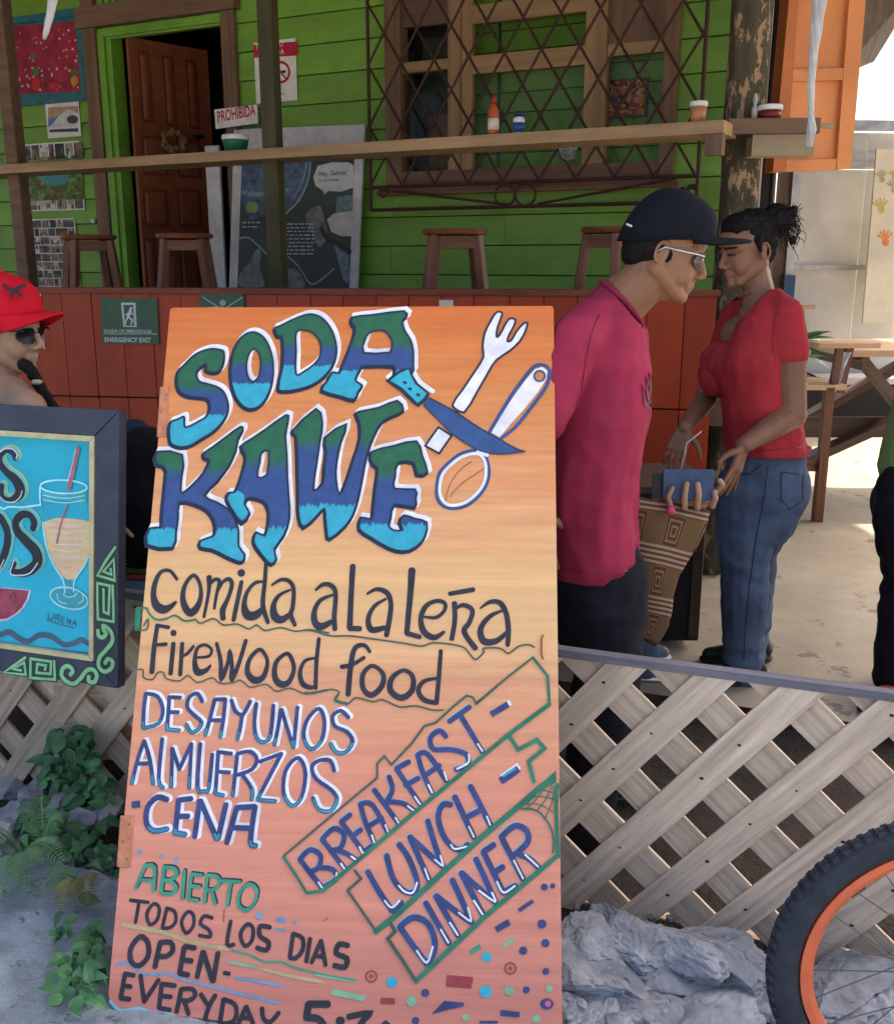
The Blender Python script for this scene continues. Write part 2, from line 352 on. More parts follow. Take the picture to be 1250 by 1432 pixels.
M['concrete'] = mat('deck_concrete', (0.37, 0.315, 0.225), 0.6, c2=(0.27, 0.225, 0.16), scale=2.3, bump=0.35, bscale=60, c3=(0.17, 0.135, 0.10), thr=0.60)
M['road'] = mat('rough_grey_concrete', (0.35, 0.41, 0.45), 0.9, c2=(0.22, 0.26, 0.295), scale=14, bump=1.0, bscale=70, c3=(0.15, 0.16, 0.17), thr=0.60, dist=0.014)
M['shadesoil'] = mat('shade_brown_soil', (0.060, 0.044, 0.030), 0.95, c2=(0.026, 0.020, 0.015), scale=12, bump=1.0, bscale=50, dist=0.02)  # earth colour darkened to stand in for shade seen through the lattice
M['floorwood'] = wood('deck_boards', (0.16, 0.10, 0.06), (0.10, 0.06, 0.04), 0.7)

# ------------------------------------------------------------------ ground, road, deck
def sheet(name, x0, x1, y0, y1, z, m, n=1):
    vs = []; fs = []
    for j in range(n + 1):
        for i in range(n + 1): vs.append((x0 + (x1 - x0) * i / n, y0 + (y1 - y0) * j / n, z))
    for j in range(n):
        for i in range(n): k = j * (n + 1) + i; fs.append((k, k + 1, k + n + 2, k + n + 1))
    return struct(name, mesh(vs, fs), m)
GZ = -0.05
sheet('ground', -120, 120, -60, 200, -0.30, M['shadesoil'])
FEN = Fr(at(785, 905, 2.30), (1, -0.365, 0))       # the lattice fence stands in this frame; v=0 at its top edge
fdir = FEN.u; back = -FEN.n                         # back = away from the camera
EO = FEN.O + back * 0.85
def fenceline(s, d, z): p = FEN.O + fdir * s + back * d; return Vector((p.x, p.y, z))
# concrete deck floor behind the fence
struct('deck_floor', mesh([fenceline(-14, 1.10, 0), fenceline(12, 1.10, 0), fenceline(12, 30, 0), fenceline(-14, 30, 0)], [(0, 1, 2, 3)]), M['concrete'])
struct('deck_edge', mesh([fenceline(-14, 1.10, -.3), fenceline(12, 1.10, -.3), fenceline(12, 1.10, -.002), fenceline(-14, 1.10, -.002)], [(0, 1, 2, 3)]), M['shadesoil'])  # riser coloured as dark as the earth, imitating shade behind the lattice
# road with a rough broken rim
def road():
    vs = []; fs = []; nx, ny = 420, 150
    for j in range(ny + 1):
        for i in range(nx + 1):
            s = -8 + 14 * i / nx; d = -0.42 - 4.5 * (j / ny) ** 1.6
            if s > -1.4: d -= 0.0
            p = fenceline(s, d + 0.05 * noise.noise(Vector((s * 3, 0, 0))) + (0.06 * noise.noise(Vector((s * 9, 2, 0)))), GZ)
            p.z += 0.014 * noise.noise(p * 5) + 0.008 * noise.noise(p * 22) + 0.004 * noise.noise(p * 60) - 0.16 * max(0, min(1, (p.x + .62) / .9))
            if j == 0: p.z -= 0.12
            vs.append(p)
    for j in range(ny):
        for i in range(nx): k = j * (nx + 1) + i; fs.append((k, k + nx + 1, k + nx + 2, k + 1))
    return struct('road', mesh(vs, fs), M['road'], smooth=True)
road()
sheet('road_beyond', -40, 40, -40, 0.2, GZ - 0.22, mat('pale_bounce_road', (.50, .46, .39), .9, c2=(.40, .37, .31), scale=1.5))  # unseen street behind the camera, coloured pale to bounce light onto the sign

# ------------------------------------------------------------------ the green house
WALL = yawframe(625, 365, 6.5, 26.5)     # v = 0 at eye height (z 1.5)
FZ = 0.9                                  # raised house floor
def wz(z): return z - WALL.O.z
def wu(px, py=200): return WALL.loc(px, py)[0]
U0, U1 = wu(-110), wu(1042); ZT = 3.45
uD0, uD1 = wu(166), wu(322); vD1 = WALL.loc(250, 32)[1]
uW0, uW1 = wu(545), wu(945); vW0 = WALL.loc(700, 262)[1]; vW1 = wz(3.35)
house = thing('green_house', 'lime green timber house with lap boards behind the bar counter', 'house', WALL.P(0, wz(FZ)))
# inner shell behind the boards
boxfr(WALL, U0, uD0, wz(FZ), wz(ZT), -0.10, -0.03, 'wall_core', M['darkgap'], house)
boxfr(WALL, uD1, uW0, wz(FZ), wz(ZT), -0.10, -0.03, 'wall_core', M['darkgap'], house)
boxfr(WALL, uW1, U1, wz(FZ), wz(ZT), -0.10, -0.03, 'wall_core', M['darkgap'], house)
boxfr(WALL, uW0, uW1, wz(FZ), vW0, -0.10, -0.03, 'wall_core', M['darkgap'], house)
boxfr(WALL, uD0, uD1, vD1, wz(ZT), -0.10, -0.03, 'wall_core', M['darkgap'], house)
pitchb = 0.178; k = 0; b = wz(FZ) - 0.02
while b < wz(ZT):
    segs = []
    for (a0, a1) in ((U0, uD0), (uD1, uW0), (uW1, U1)): segs.append((a0, a1))
    if b + pitchb * .5 < vW0: segs = [segs[0], (uD1, U1)]
    if b + pitchb * .5 > vD1: segs = [(U0, segs[1][1])] + segs[2:]
    for (a0, a1) in segs:
        cut = [a0, a1]
        if a1 - a0 > 1.6 : cut = [a0, a0 + (a1 - a0) * (0.35 + 0.3 * rng.random()), a1]
        for i in range(len(cut) - 1):
            L = cut[i + 1] - cut[i] - 0.002; t = rng.uniform(-.002, .002)
            mb = MB(); h = pitchb - 0.007
            # lap profile: lower edge stands proud
            mb.add([(-L/2, -h/2, -0.02), (L/2, -h/2, -0.02), (L/2, h/2, -0.02), (-L/2, h/2, -0.02), (-L/2, -h/2, .009 + t), (L/2, -h/2, .009 + t), (L/2, h/2, 0.002 + t), (-L/2, h/2, 0.002 + t)],
                   [(0, 3, 2, 1), (4, 5, 6, 7), (0, 1, 5, 4), (1, 2, 6, 5), (2, 3, 7, 6), (3, 0, 4, 7)])
            mb.build('board', M['green'], house, WALL.M @ Matrix.Translation(((cut[i] + cut[i + 1]) / 2, b + pitchb / 2, 0)))
    b += pitchb
nh = MB(); rr = random.Random(41); b = wz(FZ) - 0.02
while b < wz(ZT):
    u_ = U0 + .2
    while u_ < U1 - .1:
        if not (uD0 - .15 < u_ < uD1 + .12) and not (uW0 - .02 < u_ < uW1 + .02 and b > vW0 - .1):
            for dv in (.035, .13): 
                q = rr.uniform(.0028, .0042); x_ = u_ + rr.uniform(-.012, .012); y_ = b + dv + rr.uniform(-.01, .01); nh.add([(x_ + q * math.cos(k * math.pi / 3), y_ + q * math.sin(k * math.pi / 3), .0135) for k in range(6)], [tuple(range(6))])
        u_ += .61
    b += pitchb
nh.build('board_nails', M['iron'], house, WALL.M)['kind'] = 'stuff'
# house interior: dark room
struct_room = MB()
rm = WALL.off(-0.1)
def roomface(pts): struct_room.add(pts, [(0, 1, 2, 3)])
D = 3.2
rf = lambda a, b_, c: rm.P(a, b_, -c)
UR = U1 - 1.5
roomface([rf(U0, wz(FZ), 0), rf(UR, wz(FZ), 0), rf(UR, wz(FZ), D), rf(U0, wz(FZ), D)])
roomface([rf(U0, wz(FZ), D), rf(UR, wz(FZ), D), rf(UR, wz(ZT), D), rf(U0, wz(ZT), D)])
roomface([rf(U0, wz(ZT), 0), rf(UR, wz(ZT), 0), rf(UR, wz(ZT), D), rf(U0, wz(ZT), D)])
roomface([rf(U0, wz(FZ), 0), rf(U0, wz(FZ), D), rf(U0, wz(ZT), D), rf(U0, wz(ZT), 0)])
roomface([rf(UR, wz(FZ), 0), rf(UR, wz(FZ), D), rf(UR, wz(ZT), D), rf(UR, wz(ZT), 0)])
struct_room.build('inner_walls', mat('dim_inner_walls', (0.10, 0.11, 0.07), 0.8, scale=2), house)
# raised floor in front of the house (behind the red counter)
CNT = yawframe(625, 404, 4.6, 9.0)
ctop = CNT.O.z
fl = [CNT.pix(-400, 404, -.04), CNT.pix(1040, 404, -.04), WALL.P(U1 + .3, 0), WALL.P(U0 - 2, 0)]
struct('raised_floor', mesh([(p.x, p.y, FZ) for p in fl] + [(p.x, p.y, FZ - .12) for p in fl], [(0, 1, 2, 3), (7, 6, 5, 4), (0, 4, 5, 1)]), M['floorwood'])
# door frame
boxfr(WALL, wu(134), wu(151), wz(FZ), WALL.loc(140, 2)[1] + .35, -.02, .05, 'door_post', M['brownframe'], house)
boxfr(WALL, wu(152), wu(160.5), wz(FZ), WALL.loc(160, 46)[1], -.02, .035, 'door_trim', M['greentrim'], house)
boxfr(WALL, wu(161), wu(166) + .012, wz(FZ), WALL.loc(160, 46)[1], -.10, .015, 'door_trim', M['greentrim'], house)
v0 = WALL.loc(250, 39)[1]
boxfr(WALL, wu(152), wu(322), v0, v0 + .05, -.10, .03, 'door_trim', M['greentrim'], house)
boxfr(WALL, wu(322), wu(340), wz(FZ), v0 + .06, -.03, .045, 'door_post', M['brownframe'], house)
boxfr(WALL, wu(129), wu(346), v0 + .062, v0 + .20, -.02, .075, 'door_lintel', M['brownframe'], house)
vt = v0 + .205
boxfr(WALL, wu(151), wu(322), vt, vt + .5, -.03, -.025 + .028, 'transom_shade_sheet', M['dark'], house)  # dark sheet standing in for the unlit opening behind the slats
for i in range(9):
    a = wu(156) + (wu(232) - wu(156)) * i / 8
    boxfr(WALL, a, a + .04, vt + .002, vt + .45, .005, .03, 'slat', M['greentrim'], house)
# door leaf, swung inwards
P1 = WALL.pix(176, 50, -.02); zt = P1.z
P2 = at(290, 70, 5); r_ = ray(290, 70); P2 = CAM + r_ * ((zt - CAM.z) / r_.z)
DR = Fr(Vector((P1.x, P1.y, 0)), Vector((P2.x - P1.x, P2.y - P1.y, 0)))
dw = (Vector((P2.x, P2.y)) - Vector((P1.x, P1.y))).length; dtop = zt; dbot = FZ + .01
door = boxfr(DR, 0, dw, dbot, dtop, -.035, 0, 'door', M['doorwood'], house)
def dp(p0, p1):      # raised panel with recessed groove round it
    a0, b1 = DR.loc(*p0); a1, b0 = DR.loc(*p1)
    g = .018
    mb = MB(); mb.box(a0 - g, a1 + g, b0 - g, b0, .0005, .004); mb.box(a0 - g, a1 + g, b1, b1 + g, .0005, .004); mb.box(a0 - g, a0, b0, b1, .0005, .004); mb.box(a1, a1 + g, b0, b1, .0005, .004)
    mb.build('panel_moulding', M['doorgroove'], door, DR.M)
    mb = MB(); c = .02; mb.add([(a0, b0, .0005), (a1, b0, .0005), (a1, b1, .0005), (a0, b1, .0005), (a0 + c, b0 + c, .008), (a1 - c, b0 + c, .008), (a1 - c, b1 - c, .008), (a0 + c, b1 - c, .008)], [(4, 5, 6, 7), (0, 1, 5, 4), (1, 2, 6, 5), (2, 3, 7, 6), (3, 0, 4, 7)])
    mb.build('panel', M['doorwood'], door, DR.M)
for q in (((195, 74), (212, 168)), ((229, 80), (245, 173)), ((262, 86), (277, 177)), ((200, 192), (232, 243)), ((249, 195), (279, 246)), ((202, 267), (234, 314)), ((250, 267), (280, 314)), ((203, 336), (220, 420)), ((228, 337), (242, 420)), ((252, 338), (281, 420))): dp(*q)
mb = MB(); a, b_ = DR.loc(276, 191); mb.ell((a, b_, .015), (.045, .018, .018)); mb.tube([(a + .02, b_, .01), (a + .02, b_, .05), (a - .07, b_, .055)], .009)
mb.build('handle', M['black'], door, DR.M, smooth=True)
# wreath ornament on the door
wr = MB(); rr = random.Random(3); a, b_ = DR.loc(240, 197)
for i in range(70):
    t = 2 * math.pi * rr.random(); q = rr.uniform(.8, 1.2)
    wr.ell((a + .085 * q * math.cos(t), b_ + .062 * q * math.sin(t), .02 + rr.uniform(0, .015)), (rr.uniform(.008, .022),) * 3, n=6, m=4)
tag(wr.build('wreath', mat('dry_flower_wreath', (0.42, 0.24, 0.12), 0.8, c2=(0.16, .12, .05), scale=40), None, DR.M), 'small dried flower wreath hanging on the brown panelled door', 'wreath')
# ------------------------------------------------------------------ window
win = thing('timber_window', 'wide brown timber window with panes behind the diamond iron grille', 'window', WALL.P((uW0 + uW1) / 2, vW0))
fw = wu(566) - uW0
boxfr(WALL, uW0, uW0 + fw, vW0, vW1, -.05, .05, 'frame', M['brownframe'], win)
boxfr(WALL, uW1 - fw * .72, uW1, vW0, vW1, -.05, .05, 'frame', M['brownframe'], win)
boxfr(WALL, uW0 + fw + .001, uW1 - fw * .72 - .001, vW0, vW0 + .11, -.05, .045, 'frame', M['brownframe'], win)
boxfr(WALL, uW0 - .05, uW1 + .05, vW0 - .03, vW0 - .002, -.02, .09, 'sill', M['brownframe'], win)
mu = [wu(569), wu(630), wu(637), wu(647), wu(832), wu(846), wu(918)]
boxfr(WALL, mu[1], mu[3], vW0 + .112, vW1, -.04, .038, 'mullion', M['tanwood'], win)
boxfr(WALL, mu[4], mu[5], vW0 + .112, vW1, -.04, .038, 'mullion', M['tanwood'], win)
vy = lambda px, py: WALL.loc(px, py)[1]
boxfr(WALL, mu[3] + .001, mu[3] + .07, vW0 + .112, vW1, -.03, .022, 'sash', M['tanwood'], win)
boxfr(WALL, mu[4] - .07, mu[4] - .001, vW0 + .112, vW1, -.03, .022, 'sash', M['tanwood'], win)
for py in (12, 84): v_ = vy(740, py); boxfr(WALL, mu[3] + .071, mu[4] - .071, v_ - .05, v_ + .05, -.028, .02, 'rail', M['tanwood'], win)
v_ = vy(600, 92); boxfr(WALL, uW0 + fw + .001, mu[1] - .001, v_ - .03, v_ + .03, -.03, .02, 'rail', M['tanwood'], win)
v_ = vy(600, 30); boxfr(WALL, uW0 + fw + .001, mu[1] - .001, v_ - .02, v_ + .14, -.03, .016, 'rail', M['brownframe'], win)
v_ = vy(882, 68); boxfr(WALL, mu[5] + .001, uW1 - fw * .72 - .001, v_ - .03, v_ + .03, -.03, .02, 'rail', M['tanwood'], win)
boxfr(WALL, mu[5] + .001, uW1 - fw * .72 - .001, v_ + .032, vW1, -.03, .012, 'shutter_panel', M['brownframe'], win)
boxfr(WALL, uW0 + .02, uW1 - .02, vW0 + .02, vW1, -.34, -.30, 'added_dark_backing', M['dark'], win)  # dark board added to block bright slits behind the panes
# inner board lining seen through the panes, then the panes themselves
inner = MB()
for i in range(14):
    b0 = vW0 + .1 + i * .115
    MBi = MB().box(mu[3], uW1, b0, b0 + .108, -.16, -.145); MBi.build('inner_board', M['green'], win, WALL.M)
boxfr(WALL, uW0 + fw, mu[1], vy(600, 150), vy(600, 40), -.26, -.24, 'inner_board', mat('inner_dark_green_board', (.03, .05, .03), 0.7), win)
boxfr(WALL, uW0 + fw + .05, mu[1] - .03, vy(600, 232), vy(600, 152), -.26, -.23, 'inner_cupboard', M['doorwood'], win)
for (a0, a1, y0, y1) in ((uW0 + fw, mu[1], 258, 95), (mu[3] + .07, mu[4] - .07, 258, 88), (mu[3] + .07, mu[4] - .07, 80, 16), (mu[5], uW1 - fw * .72, 258, 72)):
    px = 740
    MB().box(a0 + .001, a1 - .001, vy(px, y0), vy(px, y1), -.012, -.008).build('pane', M['pane'], win, WALL.M)
# picture inside
pic = thing('orange_picture', 'small framed orange and dark picture behind the right window pane', 'picture', WALL.pix(877, 165, -.1))
PF = WALL.off(-.135)
boxfr(PF, PF.loc(850, 160)[0], PF.loc(905, 160)[0], PF.loc(877, 165)[1], PF.loc(877, 110)[1], 0, .015, 'frame', M['darkwood'], pic)
collage(PF, 854, 114, 901, 160, 8, 6, [srgb(210, 120, 50), srgb(190, 100, 45), srgb(60, 35, 25), srgb(120, 60, 30), srgb(225, 150, 80)], .017, 'picture_print', attrmat('print_orange'), pic, 5, gap=0)
# things on the window board
def bottle(px, py, Y, prof, mats, label, cat, group=None, name='bottle'):
    p = at(px, py, Y); t = thing(name, label, cat, p, group)
    for i, (nm, pr, m) in enumerate(prof): MB().lathe(pr, p).build(nm, m, t, smooth=True)
    return t
clear = M['glass']
tag(MB().lathe([(0.04, 0), (.055, .09), (.05, .10)], WALL.pix(610, 243, -.15)).build('glass_jar', M['glass'], None, smooth=True), 'clear glass jar behind the left window pane below the shelf', 'jar')
tag(MB().lathe([(0.05, 0), (.05, .12), (.03, .14)], WALL.pix(805, 226, .14)).build('drinking_glass', M['glass'], None, smooth=True), 'clear drinking glass in front of the window under the long shelf', 'glass')

# iron grille in front of the window
GR = WALL.off(.16)
gu0, gv0 = GR.loc(519, 262); gu1 = GR.loc(975, 262)[0]; gvb = GR.loc(700, 289)[1]; gv1 = wz(3.4)
gr = thing('window_grille', 'dark red iron window grille of diamond bars with scrolls below', 'grille', GR.P((gu0 + gu1) / 2, gvb))
def gbar(a, b_, r_=.009, nm='bar', c=0):
    return MB().tube([(a[0], a[1], c), (b_[0], b_[1], c)], r_, n=6).build(nm, M['iron'], gr, GR.M)
gu0b = GR.loc(518, 262)[0]
gbar((gu0b, gvb), (gu0b, gv1), .011, 'frame_bar'); gbar((gu1, gvb), (gu1, gv1), .011, 'frame_bar')
gbar((gu0b, gvb), (gu1, gvb), .011, 'frame_bar'); gbar((gu0b + .02, gv0), (gu1, gv0), .011, 'frame_bar')
gbar((gu0b + .16, gvb + .01 + .1), ((gu0b + gu1) / 2 - .08, gvb + .012), .008, 'brace'); gbar((gu1 - .12, gv0 - .01), ((gu0b + gu1) / 2 + .1, gvb + .012), .008, 'brace')
hw = (GR.loc(700, 262)[0] - GR.loc(653, 262)[0]) / 2; sl = (GR.loc(700, 176)[1] - GR.loc(700, 262)[1]) / 2 / hw
hw *= 1.03; 
i = 0
a = gu0b - 12 * hw * 2
while a < gu1 + 12 * hw * 2:
    for s_ in (1, -1):
        pts = []
        x0, y0 = a, gv0
        # clip to the rectangle
        xa, xb = (max(gu0b, x0), min(gu1, x0 + (gv1 - gv0) / sl)) if s_ > 0 else (min(gu1, x0), max(gu0b, x0 - (gv1 - gv0) / sl))
        ya = gv0 + abs(xa - x0) * sl; yb = gv0 + abs(xb - x0) * sl
        if (s_ > 0 and xb - xa > .05 and x0 <= gu1) or (s_ < 0 and xa - xb > .05 and x0 >= gu0b):
            gbar((xa, ya), (xb, min(yb, gv1)), .0075, 'bar', .009 * s_)
    a += hw * 2
def ring(cx, cy, r_, t0=0, t1=2 * math.pi, rad=.008, shrink=0, nm='scroll'):
    pts = [(cx + (r_ - shrink * k / 30) * math.cos(t0 + (t1 - t0) * k / 30), cy + (r_ - shrink * k / 30) * math.sin(t0 + (t1 - t0) * k / 30), .004) for k in range(31)]
    MB().tube(pts, rad, n=6, cap=True).build(nm, M['iron'], gr, GR.M)
for px, py in ((706, 273), (735, 272)): c_ = GR.loc(px, py); ring(c_[0], c_[1], .062)
for px, py, s_ in ((537, 269, 1), (968, 267, -1)): c_ = GR.loc(px, py); ring(c_[0], c_[1], .035, 0 if s_ > 0 else math.pi, 9 * s_ + (0 if s_ > 0 else math.pi), .007, .02)

# ------------------------------------------------------------------ posters and signs on the wall
attr = attrmat('printed_paper', 0.55, .2, 90)
def board_sign(name, label, cat, px0, py0, px1, py1, c=.012, th=.012, m=None, fr=WALL, out=.014):
    a0, b1 = fr.loc(px0, py0); a1, b0 = fr.loc(px1, py1)
    t = thing(name, label, cat, fr.P((a0 + a1) / 2, b0, out))
    boxfr(fr, a0, a1, b0, b1, out, out + th, 'board', m or M['paper'], t); return t, out + th
# red painting: frame boards + canvas
t, z = board_sign('red_painting', 'square red painting with white dots in a blue green frame', 'painting', 6, 20 + 8, 128, 141 - 3, out=.012, th=.02, m=mat('teal_frame_paint', (.02, .14, .17), .5, scale=20))
PA = Paint(WALL, z + .001); key = {'red': mat('crimson_canvas', (.30, .018, .045), .6, scale=9, var=.35), 'dot': flat('dot_white', (.75, .5, .5)), 'gr': flat('dot_green', (.05, .2, .05)), 'pine': flat('pineapple', (.5, .3, .04)), 'dk': flat('melon_red', (.5, .02, .02)), 'teal': M['black']}
fa0, fb1 = WALL.loc(12, 38); fa1, fb0 = WALL.loc(121, 131)
boxfr(WALL, fa0 - .05, fa1 + .05, fb1 + .002, fb1 + .05, z + .001, z + .02, 'frame_strip', bpy.data.materials['teal_frame_paint'], t)
boxfr(WALL, fa0 - .05, fa1 + .05, fb0 - .05, fb0 - .002, z + .001, z + .02, 'frame_strip', bpy.data.materials['teal_frame_paint'], t)
boxfr(WALL, fa0 - .05, fa0 - .001, fb0 - .001, fb1 + .001, z + .001, z + .02, 'frame_strip', bpy.data.materials['teal_frame_paint'], t)
boxfr(WALL, fa1 + .001, fa1 + .05, fb0 - .001, fb1 + .001, z + .001, z + .02, 'frame_strip', bpy.data.materials['teal_frame_paint'], t)
PA.fill('red', [(12, 38), (118, 30), (119, 128), (13, 133)])
rr = random.Random(5)
for i in range(70): PA.disc('dot', rr.uniform(16, 115), rr.uniform(40, 126), rr.uniform(.7, 1.8), lift=.001, n=8)
PA.disc('pine', 109, 113, 5, 7, lift=.001); PA.disc('gr', 109, 102, 5, 4, lift=.0015); PA.disc('dk', 81, 121, 8, 5, lift=.001); PA.disc('gr', 55, 100, 4, 6, lift=.001); PA.disc('gr', 51, 80, 4, 4, lift=.0012)
PA.disc('dk', 55, 118, 6, 9, lift=.001)
PA.flush('painted_motif', key, t)
t, z = board_sign('landscape_photo', 'small photo print of a pale hill pinned under the red painting', 'photo', 65, 142, 116, 190, th=.003)
PA = Paint(WALL, z + .001); K2 = {'sky': flat('photo_tan', (.45, .28, .16)), 'bl': flat('photo_blue', (.12, .2, .38)), 'wh': flat('photo_pale', (.6, .6, .6)), 'dk': flat('photo_dark', (.05, .05, .06))}
PA.fill('sky', [(70, 150), (112, 148), (112, 160), (70, 165)]); PA.fill('bl', [(70, 165), (112, 160), (112, 166), (70, 178)]); PA.fill('wh', [(72, 178), (85, 162), (98, 152), (112, 158), (112, 178)], .0004); PA.fill('dk', [(72, 181), (112, 179), (112, 184), (72, 185)], .0005); PA.disc('dk', 104, 167, 8, 6, lift=.0006)
PA.flush('photo_print', K2, t)
pal = [srgb(170, 160, 145), srgb(110, 100, 90), srgb(70, 65, 60), srgb(140, 120, 95), srgb(190, 185, 175), srgb(90, 95, 90), srgb(120, 90, 60), srgb(50, 45, 45)]
t, z = board_sign('illustrated_map', 'illustrated green and turquoise map poster with rows of small photos', 'poster', 20, 203, 121, 293, th=.003)
collage(WALL, 21, 204, 120, 221, 8, 1, pal, z + .001, 'photo_row', attr, t, 2)
collage(WALL, 21, 279, 120, 292, 8, 1, pal, z + .001, 'photo_row', attr, t, 3)
collage(WALL, 21, 222, 120, 278, 9, 6, [srgb(90, 120, 50), srgb(70, 105, 45), srgb(110, 130, 60), srgb(120, 90, 55), srgb(60, 95, 60)], z + .001, 'map_print', attr, t, 4, gap=0)
PA = Paint(WALL, z + .0032); PA.fill('t', [(52, 235), (75, 228), (98, 230), (99, 250), (85, 260), (66, 256), (55, 245)], curve=True); PA.flush('map_water', {'t': flat('map_turquoise', (.06, .26, .26))}, t)
t, z = board_sign('photo_collage', 'grey photo collage poster low on the green wall beside the stool', 'poster', 21, 307, 115, 402, th=.003)
collage(WALL, 22, 308, 114, 401, 7, 8, pal, z + .001, 'photo_print', attr, t, 9)
tag(MB().ell((0, 0, 0), (.02, .02, .02)).build('wall_knob', M['paper'], None, Matrix.Translation(WALL.pix(135, 309, .03)), smooth=True), 'small white knob on the green wall above the left stool', 'knob')
red = flat('sign_red', (.45, .012, .03)); K = {'red': red, 'blk': M['black'], 'wh': M['paper']}
t, z = board_sign('no_smoking_sign', 'white no smoking sign with red header behind the dark post', 'sign', 357, 60, 418, 140, th=.004)
PA = Paint(WALL, z + .0008); PA.fill('red', [(357, 63), (418, 58), (418, 78), (357, 81)]); PA.stroke('red', [(395 + 12 * math.cos(a_), 101 + 14 * math.sin(a_)) for a_ in [k * math.pi / 9 for k in range(18)]], 3, closed=True, curve=False)
PA.stroke('red', [(387, 91), (403, 111)], 2.2, curve=False, lift=.0006); PA.stroke('blk', [(386, 102), (401, 100)], 3, curve=False); PA.flush('sign_print', K, t)
text(WALL, 'PROHIBIDO', 361, 70, 8, M['paper'], t, lift=z + .003, wide=.85, ang=R(1)); text(WALL, 'FUMAR', 378, 78, 6.5, M['paper'], t, lift=z + .003)
text(WALL, 'LIBRE DE', 383, 128, 4, M['black'], t, lift=z + .003, wide=.8); text(WALL, 'HUMO', 388, 134, 4, M['black'], t, lift=z + .003)
# PROHIBIDA board, leaning
WP = WALL.off(.10)
t = thing('prohibida_sign', 'white sign with red PROHIBIDA lettering leaning beside the door', 'sign', WP.pix(331, 180))
a0, b1 = WP.loc(301, 153); a1, b0 = WP.loc(361, 176)
MB().add([(*WP.loc(x, y), z_) for z_ in (0, .01) for x, y in ((301, 153), (303, 180), (362, 172), (360, 146))], [(0, 1, 2, 3)[::-1], (4, 5, 6, 7), (0, 1, 5, 4), (1, 2, 6, 5), (2, 3, 7, 6), (3, 0, 4, 7)]).build('board', M['paper'], t, WP.M)
text(WP, 'PROHIBIDA', 306, 171, 16, red, t, lift=.012, wide=.62, ang=R(5), bold=.02)
text(WP, 'ENTRADA', 332, 182, 6, M['black'], t, lift=.012, wide=.9, ang=R(3), bold=.02)
# grey panel and roll-up banner
t, z = board_sign('grey_panel', 'plain light grey panel leaning between the door and the banner', 'panel', 294, 205, 324, 420, m=M['white'], out=.04, th=.02)
BW = WALL.off(.08)
t = thing('nature_banner', 'tall standing banner with speech bubble, waves and turtle on dark green', 'banner', BW.pix(418, 420))
MB().add([(*BW.loc(x, y), z_) for z_ in (0, .02) for x, y in ((330, 181), (322, 430), (500, 430), (512, 174))], [(0, 1, 2, 3)[::-1], (4, 5, 6, 7), (0, 1, 5, 4), (1, 2, 6, 5), (2, 3, 7, 6), (3, 0, 4, 7)]).build('panel', M['white'], t, BW.M)
PA = Paint(BW, .022)
KB = {'bg': mat('banner_green', (.025, .05, .04), .45, c2=(.015, .03, .03), scale=4), 'blue': mat('banner_blue', (.10, .16, .24), .5, c2=(.02, .04, .08), scale=26, bump=0), 'wh': M['white'], 'ln': flat('banner_line', (.25, .32, .35)), 'lime': flat('banner_lime', (.25, .35, .10)), 'gr': mat('banner_turtle', (.22, .24, .24), .5, c2=(.08, .09, .08), scale=20), 'blk': M['black'], 'tx': flat('banner_text', (.45, .47, .45)), 'ltw': mat('banner_foam', (.2, .28, .33), .5, c2=(.08, .13, .17), scale=30)}
PA.fill('bg', [(341, 222), (334, 420), (490, 420), (498, 222)])
PA.fill('blue', [(341, 222), (340, 280), (352, 308), (372, 300), (398, 298), (420, 280), (432, 250), (437, 222)], .0008)
PA.stroke('ln', [(437, 222), (434, 250), (422, 278), (405, 296), (396, 303)], 2.2, lift=.0014); PA.stroke('ln', [(433, 222), (427, 250), (414, 276)], 1.2, lift=.0015)
PA.stroke('ltw', [(342, 268), (360, 272), (385, 268), (405, 265)], 5, lift=.0013)
PA.disc('lime', 356, 290, 9, 8, lift=.0018); PA.fill('gr', [(430, 300), (448, 287), (455, 300), (460, 330), (450, 345), (440, 330)], .0012, curve=True)
PA.fill('wh', [(441, 248), (447, 232), (467, 227), (490, 227), (497, 231), (497, 262), (480, 268), (462, 267), (456, 272), (454, 266), (444, 260)], .0016)
PA.fill('wh', [(460, 307), (470, 298), (496, 294), (497, 330), (480, 330), (466, 324)], .0014, curve=False); PA.fill('ltw', [(474, 275), (496, 272), (496, 292), (472, 297)], .0013)
PA.stroke('blk', [(452, 320), (462, 335), (476, 340), (492, 352)], 6, lift=.0012); PA.fill('ltw', [(470, 342), (490, 357), (492, 398), (482, 390)], .0011)
PA.stroke('ln', [(336, 334), (350, 332), (366, 345), (380, 357), (400, 355), (420, 372), (436, 396), (450, 392), (470, 375)], 1.8, lift=.0013)
PA.fill('gr', [(338, 400), (340, 380), (352, 366), (360, 350), (368, 350), (366, 375), (372, 400)], .0011, curve=True)
PA.fill('gr', [(393, 400), (397, 382), (412, 375), (424, 385), (428, 402)], .0011, curve=True)
rr = random.Random(8)
for j in range(9):
    y_ = 313 + j * 5.2; x_ = 398
    while x_ < 440: w_ = rr.uniform(3, 9); PA.stroke('tx', [(x_, y_), (min(x_ + w_, 442), y_)], 1.3, curve=False, lift=.0018, round_=False); x_ += w_ + 2
for j in range(2):
    x_ = 342
    while x_ < 364: w_ = rr.uniform(3, 8); PA.stroke('tx', [(x_, 311 + j * 6), (x_ + w_, 311 + j * 6)], 1.3, curve=False, lift=.0018, round_=False); x_ += w_ + 2
PA.flush('banner_print', KB, t)
text(BW, 'Hey, Galoto!', 448, 246, 7, M['black'], t, lift=.0252, wide=.98, bold=.01); text(BW, 'Let\'s go recycling!', 448, 254, 4, M['black'], t, lift=.0252, wide=.9)
